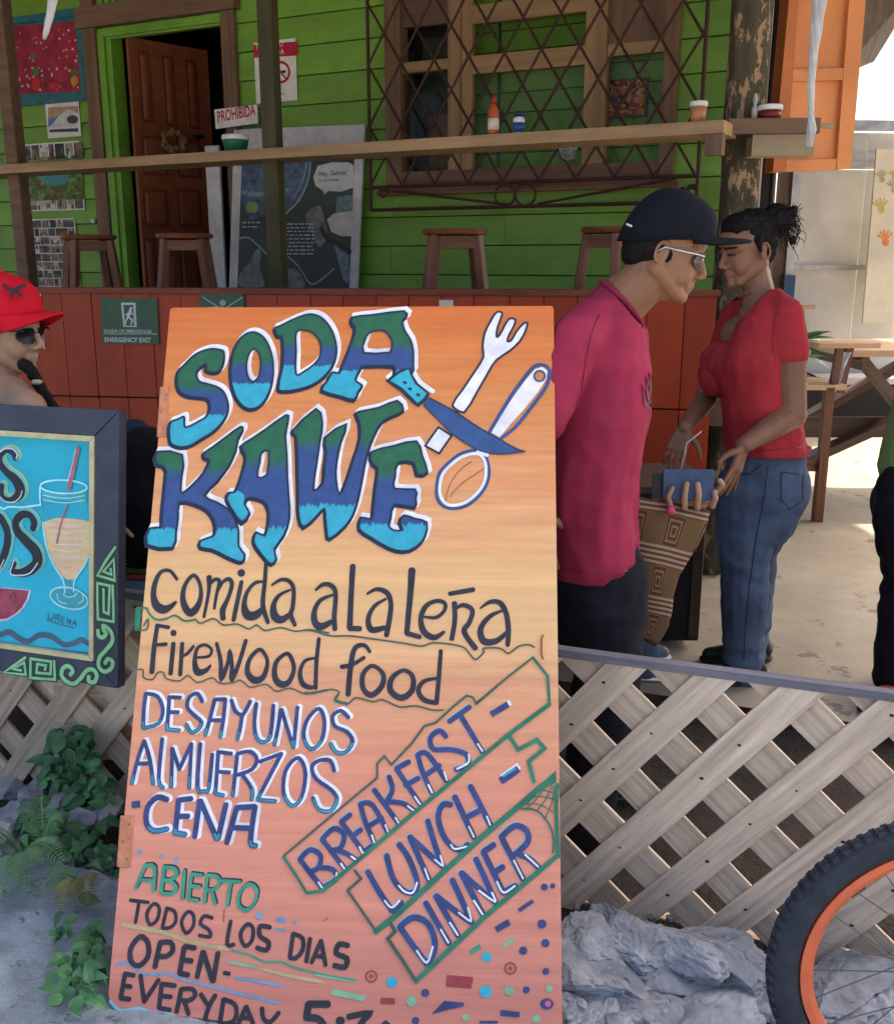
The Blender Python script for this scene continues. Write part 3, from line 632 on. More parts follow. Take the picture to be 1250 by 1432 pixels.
text(BW, 'Hola Señoras', 343, 306, 4, M['paper'], t, lift=.0252) if False else None

# ------------------------------------------------------------------ bar shelf with posts
SH = yawframe(625, 190, 5.0, 27.5)
sa0, sa1 = SH.loc(-60, 240)[0], SH.loc(1012, 175)[0]; sv1 = SH.loc(625, 191)[1]; sv0 = SH.loc(625, 207)[1]
shelf = thing('bar_shelf', 'long tan timber shelf board carried across the front of the bar', 'shelf', SH.P(sa0, sv0))
boxfr(SH, sa0, sa1, sv0, sv1, -.24, 0, 'shelf_board', M['tanwood'], shelf)
e0 = SH.loc(985, 220)[0]
boxfr(SH, e0, sa1 - .002, SH.loc(1000, 216)[1], sv0 - .002, -.06, .003, 'end_block', M['brownframe'], shelf)
# stacked beam ends by the corner post
EB = yawframe(1080, 190, 4.55, 4)
eb = thing('beam_end', 'dark beam over pale beam stub jutting past the peeling corner post', 'beam', EB.pix(1080, 217))
boxfr(EB, EB.loc(1018, 175)[0], EB.loc(1146, 175)[0], EB.loc(1080, 187)[1] + .001, EB.loc(1080, 165)[1], -.12, 0.012, 'upper_beam', M['brownframe'], eb)
boxfr(EB, EB.loc(1052, 200)[0], EB.loc(1139, 200)[0], EB.loc(1080, 217)[1], EB.loc(1080, 187)[1] - .001, -.12, -.002, 'lower_beam', M['palewood'], eb)
beam(EB.pix(1145, 172, -.05), EB.pix(1170, 174, -.05), .02, .02, 'broken_stub', M['palewood'], eb)
# posts
pp = SH.pix(380, 200, -.11)
t = tag(MB().box(-.042, .042, -.042, .042, FZ - pp.z, 3.5 - pp.z).build('post', M['greenpost'], None, Matrix.Translation(pp + Vector((-.072, .06, 0))) @ Matrix.Rotation(R(-20), 4, 'Z'), bevel=.006), 'dark olive square post crossing behind the shelf and in front of the no smoking sign', 'post')
pl_ = SH.pix(-2, 240, -.11)
t = tag(MB().box(-.045, .045, -.045, .045, FZ - pl_.z, 3.5 - pl_.z).build('post', M['brownframe'], None, Matrix.Translation(pl_ + Vector((0, .06, 0))) @ Matrix.Rotation(R(-20), 4, 'Z'), bevel=.006), 'brown square post at the left edge of the picture, by the collage poster', 'post')
# peeling corner post: rough octagonal trunk
def roughpost():
    p = at(1038, 190, 4.78); vs = []; fs = []; n = 28; m_ = 90; top = 3.6
    for j in range(m_ + 1):
        z = top * j / m_
        for k in range(n):
            a = 2 * math.pi * k / n; s_ = .088 / max(abs(math.cos(a)), abs(math.sin(a))) ** .55 * .92
            d = noise.noise(Vector((math.cos(a) * 1.5, math.sin(a) * 1.5, z * 2.0))) * .012 + noise.noise(Vector((math.cos(a) * 5, math.sin(a) * 5, z * 6))) * .007
            s_ += d + (-.007 if noise.noise(Vector((math.cos(a) * 2.2 + 5, math.sin(a) * 2.2, z * 1.6))) > .12 else 0)
            vs.append((p.x + s_ * math.cos(a), p.y + s_ * math.sin(a), z))
    for j in range(m_):
        for k in range(n): fs.append((j * n + k, j * n + (k + 1) % n, (j + 1) * n + (k + 1) % n, (j + 1) * n + k))
    return tag(link('corner_post', mesh(vs, fs), M['peel'], None, None, True), 'thick corner post with mossy bark peeling to tan wood', 'post')
roughpost()
tag(MB().box(-.04, .04, -.05, .05, 1.2, 3.5).build('dark_post', M['dark'], None, Matrix.Translation(Vector((at(1079, 120, 5.2).x, 5.2, 0)))), 'narrow black post between the peeling post and the orange shutter', 'post')
for x_, r_ in ((1071, .010), (1090, .012)):
    p = at(x_, 120, 5.05); tag(MB().tube([(p.x, p.y, 1.6), (p.x, p.y, 3.6)], r_, 10).build('pipe', M['greymetal'] if r_ < .011 else M['black'], None, smooth=True), 'thin grey pipe right beside the peeling corner post' if r_ < .011 else 'black pipe between the grey pipe and the orange shutter', 'pipe')

# things standing on the shelf
SZ = SH.O.z + sv1
def onshelf(px): 
    p = SH.P(SH.loc(px, 190)[0], sv1, -.10); return p
plastic = lambda n_, c: flat(n_, c, .35)
p = onshelf(312); p = p + Vector((0, -.0, 0))
t = thing('food_tub', 'green tub with white lid on the shelf by the PROHIBIDA sign', 'tub', p)
MB().lathe([(.058, 0), (.068, .05), (.070, .062)], p).build('tub', plastic('green_plastic', (.01, .13, .06)), t, smooth=True); MB().lathe([(.072, .063), (.074, .075), (.070, .088), (.05, .09)], p).build('lid', M['paper'], t, smooth=True)
p = onshelf(713)
t = thing('pill_bottle', 'white bottle with dark blue cap and blue label on the shelf', 'bottle', p)
MB().lathe([(.026, 0), (.027, .07), (.02, .08)], p).build('bottle', M['paper'], t, smooth=True); MB().lathe([(.0275, .012), (.0275, .055)], p).build('printed_label', plastic('blue_label', (.03, .08, .28)), t, smooth=True); MB().lathe([(.021, .081), (.021, .1), (.018, .103)], p).build('cap', plastic('navy_plastic', (.01, .015, .06)), t, smooth=True)
p = onshelf(677)
t = thing('sauce_bottle', 'tall orange red squeeze bottle on the shelf by the window', 'bottle', p)
MB().lathe([(.024, 0), (.026, .02), (.026, .11), (.012, .14), (.01, .145)], p).build('bottle', plastic('sauce_orange', (.45, .08, .02)), t, smooth=True); MB().lathe([(.012, .146), (.007, .185)], p).build('cap', plastic('red_cap', (.4, .02, .02)), t, smooth=True); MB().lathe([(.0268, .03), (.0268, .08)], p).build('printed_label', M['handboard'], t, smooth=True)
p = onshelf(966)
t = thing('cream_cup', 'small orange and white cup near the right end of the shelf', 'cup', p)
MB().lathe([(.030, 0), (.036, .07)], p).build('cup', plastic('orange_cup', (.45, .2, .08)), t, smooth=True); MB().lathe([(.038, .071), (.038, .09), (.034, .092)], p).build('rim', M['paper'], t, smooth=True)
p = EB.pix(1080, 164, -.05)
t = thing('red_jar', 'dark red jar with white lid on the beam beside the orange shutter', 'jar', p)
MB().lathe([(.045, 0), (.047, .035)], p).build('jar', plastic('red_jam', (.16, .01, .01)), t, smooth=True); MB().lathe([(.052, .036), (.052, .055), (.048, .057)], p).build('lid', M['paper'], t, smooth=True)
p = EB.pix(1058, 164, -.05)
tag(MB().lathe([(.012, 0), (.014, .04), (.006, .055), (.011, .075), (.008, .1), (.003, .105)], p).build('figurine', plastic('pale_figure', (.4, .38, .34)), None, smooth=True), 'tiny pale figurine standing on the beam before the peeling post', 'figurine')

# ------------------------------------------------------------------ stools on the raised floor
def stool(px, pyt, Y, label, rz=0, wpx=90, first=[None]):
    p = at(px, pyt, Y); sc = 1.0
    if first[0] is None:
        s = thing('bar_stool', label, 'stool', (0, 0, 0), 'wooden bar stools behind the red counter')
        H = .75
        mb = MB().lathe([(.13, H - .03), (.155, H - .026), (.16, H - .012), (.155, H - .001), (.14, H)], n=28); mb.build('seat', M['stoolwood'], s, smooth=False)
        for sx in (-1, 1):
            for sy in (-1, 1): beam((sx * .175, sy * .15, 0), (sx * .098, sy * .085, H - .031), .042, .042, 'leg', M['stoolwood'], s, bevel=.003)
        for sy in (-1, 1): beam((-.10, sy * .088, H - .065), (.10, sy * .088, H - .065), .022, .055, 'apron', M['stoolwood'], s)
        for sx in (-1, 1): beam((sx * .103, -.07, H - .065), (sx * .103, .07, H - .065), .022, .055, 'apron', M['stoolwood'], s)
        for sy in (-1, 1): beam((-.145, sy * .13, .25), (.145, sy * .13, .25), .022, .035, 'stretcher', M['stoolwood'], s)
        first[0] = s
    else:
        s0 = first[0]; s = s0.copy(); col.objects.link(s); s['label'] = label
        for ch in list(s0.children):
            c = ch.copy(); col.objects.link(c); c.parent = s
    s.matrix_basis = Matrix.Translation((p.x, p.y, FZ)) @ Matrix.Rotation(R(rz), 4, 'Z')
    return s
stool(123, 321, 6.15, 'leftmost bar stool, in front of the photo collage poster', 32)
stool(258, 323, 5.9, 'bar stool standing in front of the open brown door', 5)
stool(636, 317, 5.05, 'bar stool alone against the green wall under the window scrolls', 6)
stool(862, 308, 4.75, 'bar stool half hidden behind the man with the black cap', 40)

# ------------------------------------------------------------------ red plank counter
counter = thing('red_counter', 'red orange plank counter wall along the raised house floor', 'counter', CNT.pix(500, 690))
ca0, ca1 = CNT.loc(-160, 404)[0], CNT.loc(1004, 404)[0]; cj = CNT.loc(200, 556)[1]; cb = CNT.loc(625, 700)[1]
boxfr(CNT, ca0, ca1, -ctop + .05, -.03, -.09, -.03, 'core', M['dark'], counter)
boxfr(CNT, ca0, ca1 + .01, -.026, 0, -.10, .012, 'cap_rail', mat('red_rail', (.20, .045, .02), .6, scale=8, stretch=(.3, 3, 3)), counter)
a = ca0
while a < ca1:
    wd = min(.155 * rng.uniform(.95, 1.05), ca1 - a)
    if wd > .03:
        for (b0, b1) in ((cj + .004, -.028), (cb, cj - .004)):
            boxfr(CNT, a + .002, a + wd - .002, b0, b1, -.028, rng.uniform(-.003, 0), 'plank', M['redplank'], counter)
    a += wd
boxfr(CNT, ca0, ca1, -ctop + .04, cb - .004, -.028, -.02, 'base_panel', M['darkwood'], counter)
# emergency exit sign
egreen = flat('exit_green', (.008, .075, .038), .35)
EX = CNT.off(.003)
t = thing('exit_sign', 'green emergency exit sign with white running figure on the red counter', 'sign', EX.pix(180, 482))
MB().add([(*EX.loc(x, y), z_) for z_ in (0, .004) for x, y in ((141, 417), (144, 480), (223, 481), (220, 416))], [(0, 1, 2, 3)[::-1], (4, 5, 6, 7), (0, 1, 5, 4), (1, 2, 6, 5), (2, 3, 7, 6), (3, 0, 4, 7)]).build('plate', egreen, t, EX.M)
PA = Paint(EX, .0048); KE = {'w': flat('exit_white', (.5, .55, .5)), 'g': egreen}
PA.fill('w', [(170, 423), (190, 423), (192, 457), (173, 457)]); PA.fill('g', [(173, 426), (187, 426), (188, 455), (176, 455)], .0005)
PA.disc('w', 184, 431, 2.2, lift=.001); PA.stroke('w', [(183, 434), (180, 443)], 4, lift=.001, curve=False); PA.stroke('w', [(180, 443), (186, 447), (184, 453)], 2.4, lift=.0012, curve=False); PA.stroke('w', [(180, 443), (177, 448), (176, 454)], 2.4, lift=.0014, curve=False); PA.stroke('w', [(182, 436), (187, 439)], 1.8, lift=.0016, curve=False); PA.stroke('w', [(182, 436), (177, 440)], 1.8, lift=.0018, curve=False)
PA.stroke('w', [(146, 466.6), (220, 466.6)], .8, curve=False, lift=.0008); PA.flush('sign_print', KE, t)
text(EX, 'SALIDA DE EMERGENCIA', 146, 464.5, 4.6, KE['w'], t, lift=.006, wide=1.02, bold=.02); text(EX, 'EMERGENCY EXIT', 147, 477.5, 6.4, KE['w'], t, lift=.006, wide=.98, bold=.03)
# second green sign, seen just above the big board
t = thing('green_round_sign', 'small dark green sign with pale round emblem just above the big menu board', 'sign', EX.pix(312, 440))
boxfr(EX, EX.loc(281, 425)[0], EX.loc(342, 425)[0], EX.loc(312, 446)[1], EX.loc(312, 411)[1], 0, .004, 'plate', egreen, t)
PA = Paint(EX, .0048); PA.disc('w', 312, 423, 4.5); PA.stroke('w', [(284, 415), (298, 424), (312, 431), (326, 424), (340, 415)], 1.6, lift=.0005); PA.stroke('w', [(285, 431), (300, 429), (322, 430), (339, 429)], 1.2, lift=.0007); PA.flush('sign_print', {'w': flat('dim_exit_white', (.3, .4, .34))}, t)
for (x0, y0, x1, y1, lab) in ((48, 409, 57, 422, 'tiny pale notice on the red counter just above the red cap brim'), (53, 473, 62, 488, 'tiny white notice on the red counter level with the mouth below the red cap'), (614, 419, 634, 428, 'small tan notice on the red counter above the top edge of the menu board')):
    o = boxfr(EX, EX.loc(x0, y0)[0], EX.loc(x1, y0)[0], EX.loc(x0, y1)[1], EX.loc(x0, y0)[1], 0, .002, 'notice', M['handboard'], None); tag(o, lab, 'notice')

# ------------------------------------------------------------------ right side: shutter, panels, roofs, tables
SU = yawframe(1140, 120, 4.95, -12)
sh = thing('orange_shutter', 'orange painted timber shutter hanging open beside the corner post', 'shutter', SU.pix(1130, 238))
def quad(fr, pts, c0, c1, name, m, parent):
    return MB().add([(*fr.loc(x, y), z_) for z_ in (c0, c1) for x, y in pts], [(0, 1, 2, 3), (7, 6, 5, 4), (0, 4, 5, 1), (1, 5, 6, 2), (2, 6, 7, 3), (3, 7, 4, 0)]).build(name, m, parent, fr.M)
quad(SU, [(1110, -60), (1096, 238), (1182, 236), (1200, -60)], -.04, -.01, 'panel', M['orange'], sh)
quad(SU, [(1189, -60), (1167, 237), (1187, 236), (1213, -60)], -.008, .016, 'stile', M['orange'], sh)
quad(SU, [(1107, 97), (1106, 114), (1178.5, 112), (1179.5, 95)], -.008, .014, 'rail', M['orange'], sh)
quad(SU, [(1096, 224), (1095, 240), (1166, 238), (1167.5, 222)], -.008, .014, 'rail', M['orange'], sh)
quad(SU, [(1104, -60), (1076, 240), (1094.5, 240), (1116, -60)], -.05, .03, 'side_board', M['orangeshade'], sh)
# far wall of grey panels
FW = yawframe(1170, 365, 9.6, -4)
fw_ = thing('panel_wall', 'grey panel wall with metal battens at the back of the terrace', 'wall', FW.pix(1170, 545))
f0 = FW.loc(1085, 300)[0]; f1 = FW.loc(1320, 300)[0]; ftop = FW.loc(1200, 168)[1]; fb_ = -1.5
xs = [f0, FW.loc(1206, 300)[0], f1]
for i in range(2):
    boxfr(FW, xs[i] + .005, xs[i + 1] - .005, FW.loc(1150, 371)[1], FW.loc(1150, 237)[1], -.02, 0, 'panel', M['greywall'], fw_)
    boxfr(FW, xs[i] + .005, xs[i + 1] - .005, fb_, FW.loc(1150, 377)[1], -.02, 0, 'panel', M['greywall'], fw_)
    boxfr(FW, xs[i] + .005, xs[i + 1] - .005, FW.loc(1150, 212)[1], ftop - .1, -.05, -.03, 'panel', M['greywall'], fw_)
    boxfr(FW, xs[i] + .005, xs[i + 1] - .005, FW.loc(1150, 230)[1], FW.loc(1150, 212)[1] - .002, -.03, -.01, 'panel', M['greywall'], fw_)
for py, h in ((374, .045), (231, .06), (175, .09)): v_ = FW.loc(1150, py)[1]; boxfr(FW, f0, f1, v_ - h / 2, v_ + h / 2, 0.002, .04, 'batten', M['greymetal'], fw_)
a = FW.loc(1105, 300)[0]; boxfr(FW, a - .035, a + .035, fb_, FW.loc(1105, 236)[1], .041, .08, 'upright', M['greymetal'], fw_)
a = FW.loc(1092, 300)[0]; boxfr(FW, a - .06, a + .06, fb_, ftop + .1, .0, .05, 'upright', M['darkwood'], fw_)
boxfr(FW, f0 + .2, f1, fb_, FW.loc(1200, 529)[1], .05, .5, 'plinth', M['dark'], fw_)
boxfr(FW, f0 + .3, f1, FW.loc(1200, 529)[1] + .002, FW.loc(1200, 528)[1] + .05, .06, .5, 'tiles', M['greywall'], fw_)
HB = FW.off(.35)
hb = thing('handprint_board', 'pale board with orange and ochre child handprints leaning on the far wall', 'board', HB.pix(1230, 450))
quad(HB, [(1226, 208), (1206, 452), (1330, 452), (1330, 208)], -.02, 0, 'board', M['handboard'], hb)
PA = Paint(HB, .001); KH = {'o': flat('hand_orange', (.65, .22, .05)), 'y': flat('hand_ochre', (.50, .38, .12)), 'g': flat('hand_olive', (.38, .33, .18))}
for (x_, y_, k_, s_) in ((1238, 335, 'o', 1), (1232, 290, 'y', 1), (1233, 248, 'g', .8), (1250, 262, 'g', .9), (1249, 245, 'y', .6)):
    PA.disc(k_, x_, y_ + 3 * s_, 5 * s_, 6 * s_, n=12)
    for j in range(5):
        a_ = -2.6 + j * .45; PA.stroke(k_, [(x_ + 4 * s_ * math.cos(a_), y_ + 4 * s_ * math.sin(a_)), (x_ + 13 * s_ * math.cos(a_), y_ + 13 * s_ * math.sin(a_))], 2.6 * s_, curve=False, lift=.0006 + j * .0001)
    PA.flush('handprint', KH, hb)
p = FW.pix(1095, 418, .1); tag(MB().box(-.05, .05, -.03, .03, 0, .22).build('blue_box', flat('blue_paint', (.03, .07, .16)), None, Matrix.Translation(Vector((p.x, p.y, p.z)))), 'small dark blue box fixed on the grey upright behind the woman', 'box')
# neighbouring roof seen top right
nr = MB(); 
A_ = [at(1196, -120, 9.0), at(1192, 82, 9.0), at(1222, 86, 9.4), at(1300, -40, 9.4), at(1300, -160, 9.4)]
nr.add(A_ + [p + Vector((.25, 2.2, .15)) for p in A_], [(4, 3, 2, 1, 0), (5, 6, 7, 8, 9)] + [(i, (i + 1) % 5, 5 + (i + 1) % 5, 5 + i) for i in range(5)])
tag(nr.build('roof_eave', M['roof'], None), 'dark sloping roof eave high above the grey panel wall', 'roof')

# picnic table
TF = at(1265, 470, 6.4)
def picnic():
    z = .97; x0 = at(1184, 480, 6.15).x; y0 = 6.15; y1 = 7.1; x1 = x0 + 2.0
    t = thing('picnic_table', 'varnished wooden picnic table with crossed dark legs on the terrace', 'table', ((x0 + x1) / 2, 6.6, 0))
    n = 5
    for i in range(n):
        a = y0 + (y1 - y0) * i / n; b = y0 + (y1 - y0) * (i + 1) / n - .008
        beam((x0, (a + b) / 2, z - .02), (x1, (a + b) / 2, z - .02), b - a, .04, 'tabletop_board', M['tablewood'], t)
    for xx in (x0 + .14, x1 - .2):
        beam((xx, y0 + .03, z - .085), (xx, y1 - .03, z - .085), .045, .08, 'top_cleat', M['darkwood'], t)
    # crossed legs in a plane along x (as seen)
    yq = y0 + .1
    beam((x0 + .12, yq, z - .045), (x0 + .95, yq, 0.02), .05, .13, 'leg', M['darkwood'], t, up=(0, 1, 0))
    beam((x0 + .95 + .3, yq + .055, z - .045), (x0 - .30, yq + .055, 0.18), .05, .13, 'leg', M['darkwood'], t, up=(0, 1, 0))
    beam((x0 + .9, yq + .7, z - .045), (x0 - .40, yq + .7, 0.15), .05, .13, 'leg', M['darkwood'], t, up=(0, 1, 0))
    beam((x0 - .35, yq + .15, .46), (x0 + 1.6, yq + .15, .46), .05, .13, 'brace', M['darkwood'], t)
    return t
picnic()
def bench():
    p = at(1146, 686, 5.75); p.z = 0; x = p.x; y = p.y
    t = thing('wooden_armchair', 'reddish wooden chair with pale flat armrests beside the picnic table', 'chair', (x, y, 0))
    zs = at(1146, 541, 5.75).z; za = at(1180, 487, 5.75).z
    beam((x, y, 0), (x, y, zs), .05, .06, 'leg', M['stoolwood'], t, up=(0, 1, 0)); beam((x - .03, y + .5, 0), (x - .03, y + .5, zs), .05, .06, 'leg', M['stoolwood'], t, up=(0, 1, 0))
    beam((x - .5, y + .05, 0), (x - .5, y + .05, zs), .05, .06, 'leg', M['stoolwood'], t, up=(0, 1, 0))
    for i in range(4): beam((x - .5, y - .02 + .13 * i + .05, zs + .0), (x + .09, y - .02 + .13 * i + .05, zs + .0), .12, .03, 'seat_board', M['tablewood'], t)
    beam((x + .03, y + .02, zs + .016), (x + .05, y + .03, za), .04, .04, 'arm_post', M['stoolwood'], t, up=(0, 1, 0)); beam((x + .10, y + .10, zs - .05), (x + .14, y + .12, za), .04, .05, 'arm_post', M['stoolwood'], t, up=(0, 1, 0))
    beam((x - .08, y + .08, za + .015), (x + .27, y + .08, za + .015), .16, .028, 'armrest', M['tablewood'], t); zb = at(1146, 433, 5.9).z
    beam((x - .18, y + .6, zb), (x + .07, y + .6, zb), .14, .028, 'armrest', M['tablewood'], t)
    beam((x - .1, y + .6, zs), (x - .1, y + .6, zb - .015), .04, .04, 'arm_post', M['stoolwood'], t, up=(0, 1, 0))
    beam((x - .15, y + .02, .33), (x + .02, y + .02, .33), .03, .06, 'stretcher', M['stoolwood'], t)
bench()
# cloth hanging from armrest, and plant
p = at(1176, 500, 5.78)
def cloth():
    vs = []; fs = []
    for j in range(15):
        for i in range(7):
            tj = j / 14; x_ = p.x + .02 - .07 * tj + (i / 6 - .5) * (.07 - .02 * tj); vs.append((x_, p.y + .012 * math.sin(i * 2.1 + j * .6), at(1176, 492 + 66 * tj, 5.78).z))
    for j in range(14):
        for i in range(6): k = j * 7 + i; fs.append((k, k + 1, k + 8, k + 7))
    o = link('hanging_cloth', mesh(vs, fs), flat('grey_cloth', (.42, .42, .44), .9), None, None, True)
    md = o.modifiers.new('s', 'SOLIDIFY'); md.thickness = .004; tag(o, 'limp grey white cloth hanging under the armrest of the wooden chair', 'cloth')
cloth()
LEAFM = {}
def leafmat(n_, c, c2, rough=.45):
    m = mat(n_, c, rough, c2=c2, scale=14, objvar=.25, bump=.2)
    return m
M['leaf'] = leafmat('green_leaf', (.085, .235, .075), (.045, .145, .05)); M['leafdark'] = leafmat('dark_leaf', (.05, .155, .06), (.028, .09, .038))
M['fern'] = leafmat('fern_green', (.12, .25, .10), (.07, .16, .065)); M['fernyellow'] = leafmat('fern_yellow', (.22, .20, .05), (.12, .12, .03)); M['stem'] = flat('stem_green', (.08, .11, .04))
def leafmesh(L, W, fold=.25, droop=.35, n=7, tip=1.3):
    vs = []; fs = []
    for i in range(n + 1):
        t = i / n; w_ = W / 2 * (math.sin(math.pi * min(1, t ** .75)) ** .8 if 0 < t < 1 else 0.0) ; x = L * t; z = -droop * L * t * t
        vs += [(x, -w_, z + fold * w_), (x, 0, z), (x, w_, z + fold * w_)]
    for i in range(n):
        k = i * 3; fs += [(k, k + 3, k + 4, k + 1), (k + 1, k + 4, k + 5, k + 2)]
    return mesh(vs, fs, name='leaf')
def orient(pos, d, up=Vector((0, 0, 1)), roll=0):
    d = Vector(d).normalized(); s_ = Vector(up).cross(d); s_ = s_.normalized() if s_.length > 1e-4 else Vector((1, 0, 0)); u = d.cross(s_)
    return Matrix(((d.x, s_.x, u.x, pos.x), (d.y, s_.y, u.y, pos.y), (d.z, s_.z, u.z, pos.z), (0, 0, 0, 1))) @ Matrix.Rotation(roll, 4, 'X')
p = at(1140, 500, 5.95)
t = thing('potted_plant', 'green leafy plant behind the woman beside the wooden chair', 'plant', (p.x, p.y + .3, 0))
lm = leafmesh(.24, .06); lm.materials.append(M['leaf']); rr = random.Random(4)
MB().lathe([(.10, .50), (.14, .80), (.15, .82)], (p.x - .08, p.y + .3, 0)).build('pot', M['paper'], t, smooth=True)
MB().lathe([(.12, 0), (.12, .03), (.018, .035), (.018, .47), (.11, .475), (.11, .495)], (p.x - .08, p.y + .3, 0)).build('pedestal', M['greymetal'], t)
for i in range(26):
    a_ = rr.uniform(0, 2 * math.pi); e = rr.uniform(-.1, .9); o = link('leaf', lm, None, t, orient(Vector((p.x - .05, p.y + .28, p.z + rr.uniform(-.12, .08))), (math.cos(a_), math.sin(a_) * .6, e), roll=rr.uniform(-.5, .5)))
# pale chair back (a second one, only a white edge shows)
# black cupboard between the two people
p0 = at(868, 900, 3.72); p1 = at(973, 897, 3.78)
cb_ = thing('black_cupboard', 'black wooden cupboard standing behind the woven bag', 'cupboard', ((p0.x + p1.x) / 2, 3.9, 0))
topz = at(950, 692, 3.7).z
MB().box(p0.x, p1.x, 3.74, 4.15, .03, topz).build('carcass', M['black'], cb_, bevel=.006); MB().box(p0.x - .02, p1.x + .015, 3.70, 4.17, topz + .002, topz + .03).build('top', M['darkwood'], cb_, bevel=.004)
MB().box(p1.x - .045, p1.x - .008, 3.725, 3.738, .05, topz - .02).build('edge_strip', M['darkwood'], cb_); MB().box(p0.x + .03, p1.x - .06, 3.728, 3.738, .08, topz - .05).build('door', M['black'], cb_)
for i in range(4): pass
# ------------------------------------------------------------------ building roof over the deck (out of the frame, gives the shade)
rp = [Vector((-9, 0, 0)), Vector((3.05, 0, 0))]
rv = [(-9, 2.5, 3.55), (4.7, 2.5, 3.55), (4.7, 11.5, 3.9), (-9, 11.5, 3.9)]
MBr = MB().add(rv + [(x, y, z + .06) for x, y, z in rv], [(3, 2, 1, 0), (4, 5, 6, 7), (0, 1, 5, 4), (1, 2, 6, 5), (2, 3, 7, 6), (3, 0, 4, 7)])
tag(MBr.build('deck_roof', M['roof'], None), 'low corrugated roof over the terrace and the green house', 'roof')
# hanging pale streamers in front of the eave
M['cord'] = flat('pale_frayed_cord', (.40, .38, .34), .6)
def cord(pts, Y, rads, label):
    mb = MB(); P = [at(x, y, Y) for x, y in pts]; rr = random.Random(len(pts))
    for s_ in range(5):
        mb.tube([p + Vector((math.cos(i * 1.1 + s_ * 1.26), math.sin(i * 1.1 + s_ * 1.26), 0)) * r_ * .5 for i, (p, r_) in enumerate(zip(P, rads))], [r_ * .55 for r_ in rads], n=8)
    tag(mb.build('frayed_rope', M['cord'], None, smooth=True), label, 'rope', 'pale ropes hanging from the eave')
cord([(1154, -120), (1149, -60), (1146, 0), (1141, 40), (1137, 80), (1134, 120), (1134, 160), (1135, 180), (1131, 205)], 2.5, [.014, .015, .017, .014, .010, .009, .007, .012, .009], 'long pale frayed rope hanging in front of the orange shutter')
cord([(84, -120), (80, -60), (74, 0), (69, 25), (64, 45), (62, 54)], 2.5, [.010, .011, .011, .009, .007, .004], 'short pale frayed rope hanging in front of the red painting')

# ------------------------------------------------------------------ lattice fence
fence = thing('lattice_fence', 'weathered grey diagonal lattice fence of nailed slats along the terrace', 'fence', FEN.P(0, -.78))
L0 = FEN.loc(-90, 780)[0]; L1 = FEN.loc(1420, 1000)[0]
botv = lambda a: FEN.loc(785, 1292)[1] + .0 * a
railh = .02
boxfr(FEN, L0, L1, -railh, 0, -.012, .018, 'top_rail', M['greyrail'], fence)
cr = (760, 880, 2.551)
def fl_(x, y): return Vector(FEN.loc(cr[0] + x / cr[2], cr[1] + y / cr[2]))
def strips(P, Q, spacing_pt, c0, c1, name, seed):
    """P,Q on the centre line of one slat, spacing_pt on the centre line of the next one"""
    rr = random.Random(seed); P, Q, S_ = fl_(*P), fl_(*Q), fl_(*spacing_pt); d = (Q - P).normalized(); nn = Vector((-d.y, d.x)); sp = (S_ - P).dot(nn)
    out = []
    for k in range(-28, 29):
        base = P + nn * (sp * k + rr.uniform(-.004, .004)); dd = Vector((d.x, d.y)); an = rr.uniform(-.012, .012); dd = Vector((d.x * math.cos(an) - d.y * math.sin(an), d.x * math.sin(an) + d.y * math.cos(an)))
        lo = -railh - .0005; w_ = W_SLAT * (1.24 if c0 < 0 else 1.10) * rr.uniform(.96, 1.05)
        # parameter range where the slat lies between top rail and bottom
        tt = sorted(((lo - .002 - abs(dd.x) * w_ / 2 + w_ * .1 - base.y) / dd.y, (BOT(base.x + dd.x * 0) + rr.uniform(-.03, .03) - base.y) / dd.y))
        # end nearest the bottom depends on the place along the fence
        xb = base.x + dd.x * (tt[0] if dd.y > 0 else tt[1]); tb = (BOT(xb) + rr.uniform(-.02, .02) - base.y) / dd.y; ttp = (lo + .012 - base.y) / dd.y
        a, b = sorted((tb, ttp))
        p0 = base + dd * a; p1 = base + dd * b
        if max(p0.x, p1.x) < L0 + .05 or min(p0.x, p1.x) > L1 - .05 or (p1 - p0).length < .08: continue
        out.append((p0, p1, w_)); c = (p0 + p1) / 2; L = (p1 - p0).length; dn = (p1 - p0).normalized()
        # top end cut level with the rail
        top_first = p0.y > p1.y
        mb = MB(); h = w_ / 2; n = 6; vs = []; cutx = lambda s, y: (-s * y * dn.x / dn.y)
        for zz in (c0 + rr.uniform(0, .001), c1 + rr.uniform(0, .001)):
            for i in range(n + 1):
                x = -L / 2 + L * i / n; wv = .0016 * noise.noise(Vector((x * 6, k, seed)))
                for y in (-h + wv, h + wv * 1.3):
                    xx = x
                    if (i == 0 and top_first) or (i == n and not top_first): xx = x - y * dn.x / dn.y
                    vs.append((xx, y, zz))
        m_ = 2 * (n + 1); fs = []
        for i in range(n):
            q = 2 * i; fs += [(q, q + 1, q + 3, q + 2), (m_ + q, m_ + q + 2, m_ + q + 3, m_ + q + 1), (q, q + 2, m_ + q + 2, m_ + q), (q + 1, m_ + q + 1, m_ + q + 3, q + 3)]
        fs += [(0, m_, m_ + 1, 1), (2 * n, 2 * n + 1, m_ + 2 * n + 1, m_ + 2 * n)]
        mb.add(vs, fs)
        Mx = FEN.M @ Matrix.Translation((c.x, c.y, 0)) @ Matrix.Rotation(math.atan2(dn.y, dn.x), 4, 'Z')
        mb.build(name, M['greywood'], fence, Mx)
    return out, sp, d
bl, br = FEN.loc(10, 1100), FEN.loc(1000, 1350)
def BOT(a):
    return bl[1] + (br[1] - bl[1]) * (a - bl[0]) / (br[0] - bl[0])
